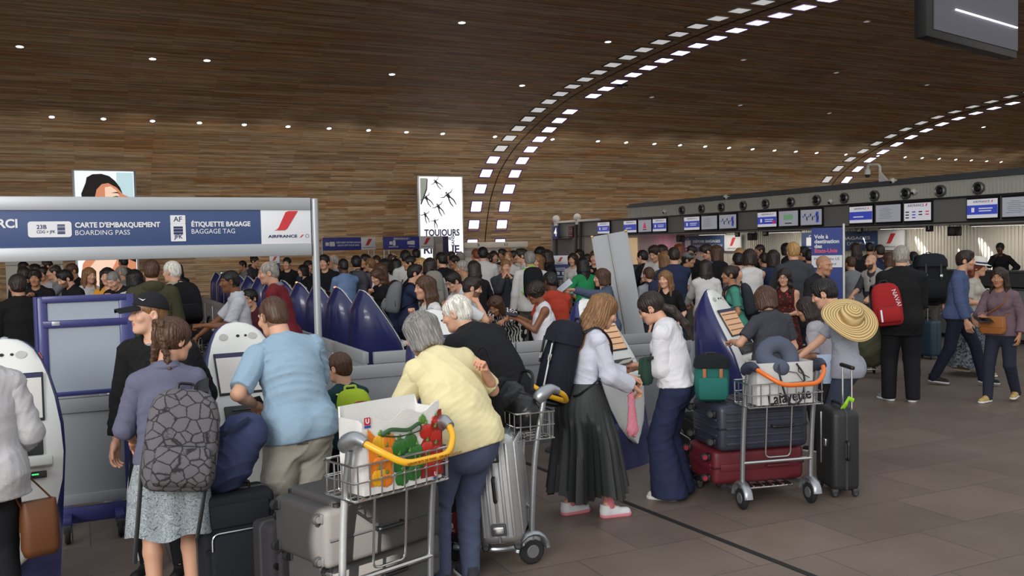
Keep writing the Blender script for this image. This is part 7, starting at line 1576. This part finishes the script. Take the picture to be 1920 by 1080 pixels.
mb.prism([(-.03, .02), (.10, .02), (.10, .19), (.045, .16), (-.02, .20)], .001, 3, FB(-.02, .02)); mb.prism([(-.04, .0), (.11, 0), (.11, .33), (.09, .33), (-.03, .17)], .001, 5, FB(.135, .02)); mb.prism([(-.08, .02), (.06, .02), (.06, .18), (.0, .21), (-.085, .30)], .001, 1, FB(-.13, .02, .0015))
def pepper(x, z, r, m):
    r *= 1.22; x = x * 1.02 + .008; z = z * 1.0 + .004
    for q in (-1, 0, 1): mb.ell((q * r * .42, -r * .05, 0), (r * .52, r * (.92 - .12 * abs(q)), .006), m, 8, FB(x, z, .004))
    mb.ell((0, r * .9, .002), (r * .22, r * .2, .008), 6, 6, FB(x, z, .004))
    mb.tube([FB(x, z, .008) @ Vector(v) for v in ((0, r * .9, 0), (r * .1, r * 1.25, 0))], r * .09, 5, 6)
for x, z, r, m in ((-.15, .235, .042, 0), (-.115, .18, .036, 1), (-.155, .14, .034, 1), (-.16, .075, .040, 0), (-.12, .055, .032, 1), (-.10, .24, .034, 1), (-.04, .20, .040, 2), (.03, .215, .036, 2), (-.045, .12, .040, 2), (.02, .13, .036, 2), (.065, .16, .034, 2), (-.03, .05, .038, 2), (.045, .06, .038, 2), (.08, .10, .028, 2),
                   (.13, .25, .036, 4), (.19, .22, .040, 4), (.135, .165, .034, 4), (.19, .14, .036, 4), (.14, .085, .036, 4), (.19, .06, .030, 4), (.20, .29, .028, 4), (.11, .31, .02, 6)): pepper(x, z, r, m)
mb.build('pepper_print', PEP, e, ang=60)
for x, z, k in ((-.215, .355, 1.0), (.19, .03, .8)):
    mb = MB(); mb.prism(rrect(.036 * k, .036 * k, .004), .001, 0, FB(x, z, .009)); mb.prism(rrect(.036 * k, .012 * k, .003), .001, 1, FB(x, z - .026 * k, .009)); text_mb(mb, 'U', .032 * k, FB(x, z, .011), 2, bold=.001); mb.build('emblem', [mat(C(200, 30, 50), .5), mat(C(40, 80, 160), .5), SIGNWHITE], e)
mb = MB(); mb.tube(bez([(-.14, bagY(0, .3) - .006, .275), (-.10, bagY(0, .3) - .03, .30), (.0, bagY(0, .3) - .035, .285), (.07, bagY(0, .3) - .035, .305), (.10, bagY(0, .3) - .012, .27), (.04, bagY(0, .3) - .035, .265), (-.06, bagY(0, .3) - .035, .262), (-.14, bagY(0, .3) - .006, .275)], 6), .010, 8, flat=.35); mb.build('handle', mat(C(48, 86, 50), .6), e)
e = thing_T('drawstring_bag', T1 @ TL((.12, .36, .93)), 'red fabric bag under the left arm of the person in yellow', 'bag'); f = Field((-.2, -.15, -.2), (.2, .15, .2), .009); f.ell((0, 0, -.04), (.15, .10, .12)); f.cone((-.04, 0, .02), (-.09, .02, .13), .06, .02, k=.03); f.folds(.006, 3, .07); v, q = f.mesh(); np_mesh('bag_body', v, q, fabric(C(158, 46, 40)), e); mb = MB(); mb.tube(bez([(-.05, 0, .08), (-.1, .02, .2), (.02, .02, .19), (.03, 0, .07)], 6), .006, 6); mb.build('cord', mat(C(110, 30, 28), .7), e)

# silver trolley with the aluminium case (pushed towards the left)
tr2, T2 = trolley(at_z(1022, 737, 1.045), at_z(946, 714, 1.045), YEL, 'galvanised luggage trolley with the silver ribbed suitcase, yellow handle pointing right', long_=.55)
p = at_z(950, 1006, .16); ALC = mat(C(190, 192, 194), .34, .85, 'ribbed aluminium', bump=.05, scale=30, vary=.10)
suitcase(TL((p.x, p.y, .135)) @ Matrix.Rotation(heading(p, 8) + pi / 2, 4, 'Z') @ Matrix.Rotation(radians(5), 4, 'X'), .46, .27, .70, ALC, 'silver ribbed aluminium suitcase standing on its wheels on the galvanised trolley', ribs=10, ribm=mat(C(120, 122, 126), .35, .7), latch=True)
e = thing_T('holdall', T2 @ TL((.0, .08, .985)), 'black shiny bag lying in the basket of the galvanised trolley', 'bag'); f = Field((-.32, -.2, -.22), (.32, .22, .2), .009); f.cone((-.18, .0, -.07), (.16, .02, -.05), .12, .13, k=.0, q=((0, 1, 0), .8)); f.cone((-.02, 0, .05), (.12, .02, .08), .05, .04, k=.06); f.folds(.010, 5, .09); v, q = f.mesh(); np_mesh('bag_body', v, q, mat(C(26, 26, 28), .35, bump=.2, scale=60), e); mb = MB(); mb.tube(bez([(-.12, -.08, .05), (-.08, -.10, .15), (.05, -.10, .15), (.09, -.09, .07)], 6), .011, 6); mb.build('handle', BLACKP, e)
p = at_z(846, 1003, .16); e = thing_T('carton', TL((p.x, p.y, .15)) @ Matrix.Rotation(heading(p, 10) + pi, 4, 'Z'), 'black and dark red carton with a wine glass symbol beside the blue jeans', 'carton'); mb = MB(); mb.box((0, 0, .2), (.24, .22, .40), .006); mb.build('box', mat(C(34, 28, 28), .5), e); mb = MB(); mb.box((0, -.112, .12), (.20, .004, .13), .001); mb.box((.0, -.112, .33), (.16, .004, .11), .001); l_ = mb.build('label', mat(C(130, 34, 32), .5), e)
mb = MB(); G = fr(Vector((.0, -.116, .125)), (1, 0, 0), (0, 0, 1)); mb.prism([(-.006, .01), (.006, .01), (.006, .05), (-.006, .05)], .001, T=G); mb.prism([(-.03, .05), (.03, .05), (.03, .056), (-.03, .056)], .001, T=G); mb.prism([(-.035, -.035), (.035, -.035), (.035, -.01), (.008, .012), (-.008, .012), (-.035, -.01)], .001, T=G); text_mb(mb, 'SAVEURS', .022, G @ TL((0, -.052, 0))); mb.build('symbol', SIGNWHITE, l_)
p = at_s(905, 775, 305); e = thing_T('shoulder_bag', TL(p) @ Matrix.Rotation(radians(-30), 4, 'Z'), 'black shoulder bag hanging behind the person in yellow', 'bag'); mb = MB(); rloft(mb, [(-.15, 0, 0, .24, .09, .03), (-.12, 0, 0, .28, .12, .04), (.08, 0, 0, .26, .10, .04), (.13, 0, 0, .2, .05, .02)]); mb.build('bag_body', fabric(C(26, 26, 28)), e); mb = MB(); mb.tube(bez([(-.11, 0, .10), (-.06, .0, .30), (.02, .02, .40), (.11, 0, .10)], 6), .016, 6, flat=.3); mb.build('strap', BLACKP, e)

# trolley with the orange handle on the right
tr3, T3 = trolley(at_z(1394, 690, 1.045), at_z(1540, 682, 1.045), ORG, 'luggage trolley with an orange handle carrying red and navy suitcases', gripm=mat(C(44, 48, 66), .6))
def hard(T, x0, x1, y0, y1, z0, z1, m, label, ribs, hub, ribm):
    e = thing_T('suitcase', T @ TL(((x0 + x1) / 2, (y0 + y1) / 2, z0)), label, 'suitcase'); w, d, h = x1 - x0, y1 - y0, z1 - z0
    mb = MB(); mb.box((0, 0, h / 2), (w, d, h), .045, seg=4)
    for i in range(ribs):
        z = h * (i + 1) / (ribs + 1); mb.box((0, -d / 2 + .002, z), (w - .1, .022, h / (ribs + 1) * .42), .007); mb.box((-w / 2 + .002, 0, z), (.022, d - .1, h / (ribs + 1) * .42), .007); mb.box((w / 2 - .002, 0, z), (.022, d - .1, h / (ribs + 1) * .42), .007)
    for i in range(6): mb.box((-w / 2 + w * (i + 1) / 7, 0, h - .002), (w * .05, d - .12, .016), .005)
    mb.build('shell', m, e); mb = MB(); mb.tube(bend([(-w / 2 - .003, -d / 2 - .003, h * .5), (w / 2 + .003, -d / 2 - .003, h * .5), (w / 2 + .003, d / 2, h * .5), (-w / 2 - .003, d / 2, h * .5), (-w / 2 - .003, -d / 2 - .003, h * .5)], .04), .006, 6); mb.build('zip', ribm, e)
    for sy in (-.36, .36):
        for z in (.2, .8):
            mb = MB(); mb.box((-w / 2 - .012, sy * d, z * h), (.03, .05, .05), .01); b_ = mb.build('wheel_mount', BLACKP, e); mb = MB(); mb.cyl((-w / 2 - .045, sy * d, z * h), .028, .03, 'Y', 14, bev=.006); mb.build('wheel', RUBBER, b_); mb = MB(); mb.cyl((-w / 2 - .045, sy * d, z * h), .02, .034, 'Y', 10); mb.build('wheel_hub', hub, b_)
    mb = MB(); mb.tube(bend([(.05, -d / 2 + .01, h * .5), (.05, -d / 2 - .03, h * .5), (.22, -d / 2 - .03, h * .5), (.22, -d / 2 + .01, h * .5)], .02), .011, 8); mb.build('handle', BLACKP if ribs > 2 else m, e); return e
hard(T3, -.44, .30, .215, .68, .15, .41, mat(C(96, 26, 36), .5, bump=.1, scale=200), 'dark red suitcase lying at the bottom of the orange handled trolley', 1, mat(C(150, 40, 54), .5), mat(C(60, 16, 22), .5))
hard(T3, -.43, .29, .135, .62, .415, .755, mat(C(52, 54, 68), .42, .1), 'navy grey ribbed hard suitcase lying on the dark red one', 5, DKGREY, mat(C(30, 30, 38), .5))
e = backpack(T3 @ TL((-.36, .42, .925)) @ Matrix.Rotation(radians(160), 4, 'Z'), .26, .33, .15, fabric(C(38, 104, 96)), 'teal backpack with two tan straps standing on the navy ribbed suitcase', lid=None, pocket=False, straps=False)
mb = MB(); rloft(mb, [(.09, 0, .078, .27, .17, .05), (.15, 0, .075, .25, .15, .05), (.18, 0, .07, .18, .1, .04)]); mb.build('lid', fabric(C(24, 26, 28)), e)
for x in (-.06, .06):
    mb = MB(); mb.box((x, .158, .0), (.026, .012, .17), .003); s_ = mb.build('buckle_strap', mat(C(158, 92, 44), .55), e); mb = MB(); mb.box((x, .165, -.03), (.034, .01, .03), .003); mb.build('buckle', mat(C(120, 70, 34), .5), s_)
mb = MB(); rloft(mb, [(-.14, 0, .16, .2, .04, .015), (-.10, 0, .17, .22, .06, .02), (.0, 0, .165, .22, .05, .02), (.02, 0, .158, .2, .03, .01)]); mb.build('front_pocket', fabric(C(38, 104, 96)), e)
# paper bag and neck pillow
e = thing_T('paper_bag', T3 @ TL((.01, .065, .772)), 'white paper bag with black script lettering in the orange trolley basket', 'shopping bag'); w, d, h = .44, .17, .30
mb = MB(); R = [[(x * 1, y, z + (.012 * sin(x * 30) if z > .3 else 0)) for x, y in rrect(w * (1 + .06 * z), d * (1 + .1 * z), .012, 3)] for z in np.linspace(0, h, 7)]; mb.loft(R + [[(x * .97, y * .94, z) for x, y, z in r] for r in R[::-1]][:5]); mb.build('bag_body', mat(C(206, 206, 204), .6, bump=.15, scale=50, vary=.05), e)
G = fr(Vector((0, -d * .5 - .008, 0)), (1, 0, 0), (0, .10, 1)); mb = MB(); text_mb(mb, 'Galeries', .11, G @ TL((-.02, .135, 0)) @ Matrix.Rotation(.10, 4, 'Z') @ Matrix.Shear('XY', 4, (.35, 0)), width=.33, bold=.002); text_mb(mb, 'Lafayette', .11, G @ TL((.03, .05, 0)) @ Matrix.Rotation(.10, 4, 'Z') @ Matrix.Shear('XY', 4, (.35, 0)), width=.34, bold=.002); mb.build('lettering', mat(C(26, 26, 36), .5), e)
mb = MB(); mb.tube(bez([(-.06, -d / 2 - .01, .29), (-.065, -d / 2 - .035, .21), (.0, -d / 2 - .04, .02), (.10, -d / 2 - .035, .03), (.13, -d / 2 - .03, .19), (.08, -d / 2 - .012, .29)], 6), .007, 6); mb.build('handle', mat(C(30, 30, 44), .6), e)
e = thing_T('neck_pillow', T3 @ TL((.02, .075, 1.085)) @ Matrix.Rotation(radians(52), 4, 'X') @ Matrix.Rotation(radians(25), 4, 'Z'), 'grey blue neck pillow on top of the white paper bag', 'neck pillow')
f = Field((-.22, -.22, -.12), (.22, .22, .12), .009); pts = [(.10 * cos(a) * 1.05, .10 * sin(a) + .02, .015 * sin(a * 2)) for a in np.linspace(-.95, pi + .95, 12)]
for a, b in zip(pts, pts[1:]): f.cone(a, b, .062, .062, k=.0)
v, q = f.mesh(); np_mesh('cushion', v, q, mat(C(86, 92, 108), .9, bump=.25, scale=180, spec=.15), e); mb = MB(); mb.tube([(pts[0][0], pts[0][1] - .05, .04), (.0, -.16, .06), (.03, -.24, .07)], .004, 5); mb.tube([(pts[-1][0], pts[-1][1] - .05, .04), (-.02, -.16, .06), (-.03, -.25, .06)], .004, 5); mb.build('cord', BLACKP, e)
p = stand(1570, 243); e = suitcase(TL(p) @ Matrix.Rotation(heading(p, 68) + pi, 4, 'Z'), .36, .22, .66, mat(C(38, 38, 40), .5, bump=.15, scale=90), 'black upright suitcase with a raised pull handle right of the orange handled trolley', pull=.30, ribs=None)
mb = MB(); mb.box((-.04, -.11, .42), (.02, .012, .40), .004); mb.box((.05, -.113, .40), (.05, .02, .06), .008); mb.build('lock_strip', CHROME, e); mb = MB(); mb.tube([(.09, .09, .72), (.10, .05, .74), (.12, .02, .70), (.10, 0, .66)], .018, 6, flat=.4); mb.build('ribbon', mat(C(150, 210, 40), .6), e)
p = stand(1318, 232); suitcase(TL(p) @ Matrix.Rotation(heading(p, 70) + pi, 4, 'Z'), .34, .22, .56, fabric(C(28, 28, 30)), 'black soft suitcase in the shade left of the dark red one', soft=True)
# straw hat
p = at_s(1593, 598, 233); to = Vector((-p.x, -p.y, .45 * p.length)).normalized(); rt = Vector((CR[0], CR[1], 0)); n_ = (to * .86 + rt * .34 + Vector((0, 0, .42))).normalized()
STRAW = ramp_mat('straw', 'Wave', [(.0, C(150, 118, 66)), (.45, C(206, 176, 112)), (.8, C(224, 198, 140)), (1, C(170, 136, 80))], scale=24, distort=1.2, detail=3, bump=.3)
e = thing_T('straw_hat', fr(p, n_.cross(Vector((0, 0, 1))), n_.cross(n_.cross(Vector((0, 0, 1))))), 'large woven straw hat hanging on the back of the person in jeans', 'hat')
if (e.matrix_world.to_3x3() @ Vector((0, 0, 1))).dot(n_) < 0: e.matrix_world = e.matrix_world @ Matrix.Rotation(pi, 4, 'X')
def straw_mat():
    m, nt, b = _nodes('woven straw'); t = nt.nodes.new('ShaderNodeTexCoord'); w_ = nt.nodes.new('ShaderNodeTexWave'); w_.wave_type = 'RINGS'; w_.rings_direction = 'Z'; w_.inputs['Scale'].default_value = 16; w_.inputs['Distortion'].default_value = .8; w_.inputs['Detail'].default_value = 3
    nt.links.new(t.outputs['Object'], w_.inputs['Vector']); r = nt.nodes.new('ShaderNodeValToRGB'); e_ = r.color_ramp.elements; e_[0].color = (*C(158, 124, 70), 1); e_[1].color = (*C(230, 204, 146), 1); nt.links.new(w_.outputs[0], r.inputs[0]); nt.links.new(r.outputs[0], b.inputs['Base Color'])
    bp = nt.nodes.new('ShaderNodeBump'); bp.inputs['Strength'].default_value = .5; bp.inputs['Distance'].default_value = .008; nt.links.new(w_.outputs[0], bp.inputs['Height']); nt.links.new(bp.outputs[0], b.inputs['Normal']); b.inputs['Roughness'].default_value = .75; return m
SM = straw_mat(); prof = [(.222, -.006), (.224, .0), (.17, .018), (.115, .020), (.104, .03), (.098, .07), (.085, .105), (.055, .125), (.02, .132), (.001, .133)]
mb = MB(); R = []
for r, z in prof: R.append([(r * cos(a) * 1.0, r * sin(a) * (.90 if r < .12 else 1.0), z + (.018 * sin(a * 2 + .6) + .008 * sin(a * 3)) * max(0, (r - .10) / .12) ** 1.5) for a in np.linspace(0, 2 * pi, 49)[:-1]])
mb.loft(R, cap=False); mb.loft([[(x * .985, y * .985, z - .006) for x, y, z in r] for r in R], cap=False); mb.build('woven_hat', SM, e, ang=60); mb = MB(); mb.tube([(.106 * cos(a), .096 * sin(a), .026) for a in np.linspace(2.6, 4.6, 14)], .004, 5); mb.build('cord', BLACKP, e)
# trolley with the olive bag behind the straw hat
_b = stand(1632, 136); tr4, T4 = trolley(_b + Vector((-.17, .21, 1)), _b + Vector((.17, -.21, 1)), GALV, 'luggage trolley with a big olive bag behind the straw hat')
p = at_s(1634, 628, 150); e = thing_T('holdall', TL((p.x, p.y, p.z)), 'big olive canvas bag with grey side pockets on the trolley behind the straw hat', 'bag'); f = Field((-.36, -.3, -.42), (.36, .3, .42), .013); f.cone((0, 0, -.16), (.08, 0, .16), .25, .18, k=0, q=((0, 1, 0), .9)); f.cone((.10, 0, .2), (.12, 0, .30), .12, .06, k=.06); f.folds(.016, 9, .16); v, q = f.mesh(); np_mesh('bag_body', v, q, fabric(C(74, 74, 56)), e)
for z in (.02, -.18): mb = MB(); mb.ell((.14, -.18, z), (.09, .05, .09)); mb.build('side_pocket', fabric(C(120, 124, 108)), e)
# trolley of the white polo shirt, far trolley with an orange handle
gp = at_z(380, 612, 1.045); tr5, T5 = trolley(gp + Vector((.12, -.27, 0)), gp + Vector((.12, .27, 0)), BLACKP, 'luggage trolley loaded with black bags in front of the white polo shirt')
lying(T5, -.24, .26, .13, .6, .16, .46, fabric(C(30, 30, 32)), 'black soft suitcase at the bottom of the white polo shirt trolley', soft=True); lying(T5, -.26, .24, .14, .56, .48, .76, mat(C(150, 152, 150), .5), 'pale grey suitcase on the black one of the white polo shirt trolley')
e = thing_T('holdall', T5 @ TL((0, .1, .95)), 'black travel bag on top of the white polo shirt trolley', 'bag'); f = Field((-.34, -.2, -.2), (.34, .22, .2), .012); f.cone((-.2, 0, 0), (.2, .02, 0), .13, .13); f.folds(.01, 2, .1); v, q = f.mesh(); np_mesh('bag_body', v, q, fabric(C(30, 30, 34)), e); mb = MB(); mb.tube(bez([(-.12, -.05, .12), (-.08, -.06, .2), (.08, -.06, .2), (.12, -.05, .12)], 5), .012, 6); mb.build('handle', BLACKP, e)
p = stand(1098, 106); trolley(Vector((p.x - .20, p.y + .1, 1)), Vector((p.x + .30, p.y - .12, 1)), ORG, 'empty far luggage trolley with an orange handle beside the navy queue sign')
# cases on the left: navy duffel on a black suitcase
p = stand(443, 335); suitcase(TL(p) @ Matrix.Rotation(heading(p, 165), 4, 'Z'), .40, .26, .62, fabric(C(34, 36, 42)), 'black soft suitcase with a navy duffel bag on top by the first kiosk', soft=True)
e = thing_T('duffel_bag', TL((p.x, p.y, .83)) @ Matrix.Rotation(heading(p, 180), 4, 'Z'), 'navy blue duffel bag standing on the black suitcase', 'bag'); f = Field((-.26, -.2, -.26), (.26, .2, .3), .009); f.cone((-.05, 0, -.06), (.06, .0, .08), .165, .13, k=0, q=((0, 1, 0), .85)); f.ell((.10, 0, .12), (.09, .08, .09), k=.05); f.folds(.012, 12, .11); v, q = f.mesh(); np_mesh('bag_body', v, q, fabric(C(60, 68, 102)), e)
mb = MB(); mb.tube(bez([(-.14, -.13, .0), (-.08, -.16, .10), (.02, -.15, .16), (.10, -.10, .2)], 6), .013, 6, flat=.4); mb.build('strap', fabric(C(34, 40, 64)), e)
# hand bags and small things in hands
def sling(root, dx, dy, dz, w, h, d, m, label, strap_m, name='shoulder_bag', cat='bag', strap=True):
    q = root_pose[root.name]; T = Matrix.Translation(root.location) @ Matrix.Rotation(root.rotation_euler.z, 4, 'Z') @ TL(q.pel) @ TL((dx, dy, dz)); e = thing_T(name, T, label, cat)
    mb = MB(); rloft(mb, [(-h / 2, 0, 0, w * .86, d * .7, .03), (-h / 2 + .04, 0, 0, w, d, .04), (h * .2, 0, 0, w * .98, d * .9, .04), (h / 2, 0, 0, w * .9, d * .4, .02)]); mb.build('bag_body', m, e, ang=70); mb = MB(); rloft(mb, [(-.02, 0, d * .45, w * .94, .03, .01), (h * .48, 0, d * .36, w * .9, .03, .01)]); mb.build('flap', m, e)
    if strap:
        s = Vector(q.sh['L' if dx > 0 else 'R']) * .6 + Vector(q.neck) * .4 - Vector(q.pel) - Vector((dx, dy, dz)); mb = MB(); mb.tube(bez([(-w * .45, 0, h * .4), s + Vector((0, -.10, -.12)), s + Vector((0, 0, .055)), s + Vector((0, .12, -.10)), (w * .45, 0, h * .4)], 8), .012, 6, flat=.4); mb.build('strap', strap_m, e)
    return e
TAN = mat(C(160, 98, 44), .5, bump=.1, scale=60)
sling(w_hood, .02, .20, .06, .30, .20, .08, TAN, 'tan leather shoulder bag in front of the mauve hooded top', TAN)
sling(w_edge, .24, -.04, -.34, .18, .28, .10, mat(C(104, 62, 34), .5), 'brown leather bag at the left picture edge', mat(C(104, 62, 34), .5))
sling(w_jean, -.20, .16, .12, .16, .20, .07, fabric(C(44, 70, 58)), 'small dark green bag at the waist of the person in wide jeans', BLACKP)
q = local_pt(w_fed, root_pose[w_fed.name].wr['R']); e = thing_T('tote_bag', TL((q.x + .0, q.y, .86)) @ Matrix.Rotation(w_fed.rotation_euler.z + 1.4, 4, 'Z'), 'white cloth tote bag between the blue polo and the hooded top', 'bag'); mb = MB(); rloft(mb, [(-.20, 0, 0, .26, .04, .02), (-.17, 0, 0, .3, .10, .04), (.0, 0, 0, .30, .09, .04), (.16, 0, 0, .22, .04, .02)]); mb.build('bag_body', fabric(C(190, 188, 184)), e); mb = MB(); mb.tube(bez([(-.1, 0, .14), (-.04, 0, .34), (.04, 0, .34), (.1, 0, .14)], 6), .008, 6); mb.build('handle', fabric(C(190, 188, 184)), e)
def held(root, side, name, size, m, label, cat, tilt=30, fwd=.11, up=.03, front=None, dr=0):
    q = root_pose[root.name]; w = q.wr[side]; d = q.hdir[side]; n = -np.array(q.hpalm[side]); n = unit(n - d * (n @ d))
    T = Matrix.Translation(root.location) @ Matrix.Rotation(root.rotation_euler.z, 4, 'Z') @ fr(Vector(w + d * fwd * q.k - n * up * -1), Vector(np.cross(d, n)), Vector(d)) @ Matrix.Rotation(radians(tilt), 4, 'X')
    e = thing_T(name, T, label, cat); mb = MB(); mb.box((0, 0, 0), size, min(size) * .35); mb.build('body', m, e)
    if front is not None: mb = MB(); mb.box((0, 0, size[2] / 2), (size[0] * .9, size[1] * .9, .002)); mb.build('screen', front, e)
    return e
SCRN = mat(C(60, 66, 80), .2, emit=.1)
held(w_hood, 'R', 'tablet', (.16, .22, .008), BLACKP, 'small dark tablet in the hand of the person in the mauve hooded top', 'tablet', tilt=0, fwd=.10, up=.03, front=SCRN)
held(w_glass, 'L', 'phone', (.075, .15, .009), BLACKP, 'phone held by the person in the white sleeveless top', 'phone', tilt=-15, front=SCRN); held(man_blue, 'L', 'phone', (.07, .14, .009), DKGREY, 'phone in the hand of the person in the light blue t-shirt', 'phone', tilt=-20, front=SCRN)
held(w_denim, 'L', 'paper', (.16, .24, .004), mat(C(210, 212, 222), .8), 'white paper in the outstretched hand of the denim shirt', 'paper', tilt=-50, fwd=.14); held(m_hat, 'L', 'folder', (.22, .30, .006), mat(C(176, 190, 214), .7), 'pale blue sheet held by the person with the straw hat', 'paper', tilt=-70, fwd=.06, up=.06)
held(w_jean, 'L', 'passport', (.09, .13, .008), mat(C(196, 190, 176), .6), 'pale booklet in the hand of the person in wide jeans', 'booklet', tilt=-10, fwd=.12, front=None)
q = local_pt(w_bag, root_pose[w_bag.name].wr['R']); e = thing_T('pink_jacket', TL((q.x, q.y, q.z - .20)), 'pink cloth hanging over the arm of the person in the pleated skirt', 'garment'); f = Field((-.12, -.1, -.22), (.12, .1, .2), .009); f.cone((0, 0, .12), (.01, 0, -.12), .030, .055, q=((0, 1, 0), .6)); f.folds(.012, 4, .05); v, q_ = f.mesh(); np_mesh('cloth', v, q_, fabric(C(206, 126, 142)), e)
p = stand(1738, 116); suitcase(TL(p) @ Matrix.Rotation(heading(p, 40), 4, 'Z'), .40, .24, .62, mat(C(40, 62, 78), .5), 'dark teal upright suitcase behind the black suit', pull=.2)
p = stand(1655, 108); suitcase(TL(p) @ Matrix.Rotation(heading(p, -20), 4, 'Z'), .42, .26, .66, fabric(C(30, 30, 34)), 'black suitcase standing left of the red backpack, farther back', soft=True, pull=.25)
# sun through the front glazing on the nearest suitcases
q = T1 @ Vector((-.40, .2, .6)); light('sun_patch', 'SPOT', (-4.5, -5.5, 7.5), 42000, (1, .95, .86), T1 @ Vector((-.20, .16, .50)), spot_size=radians(1.5), spot_blend=.25, shadow_soft_size=.03)
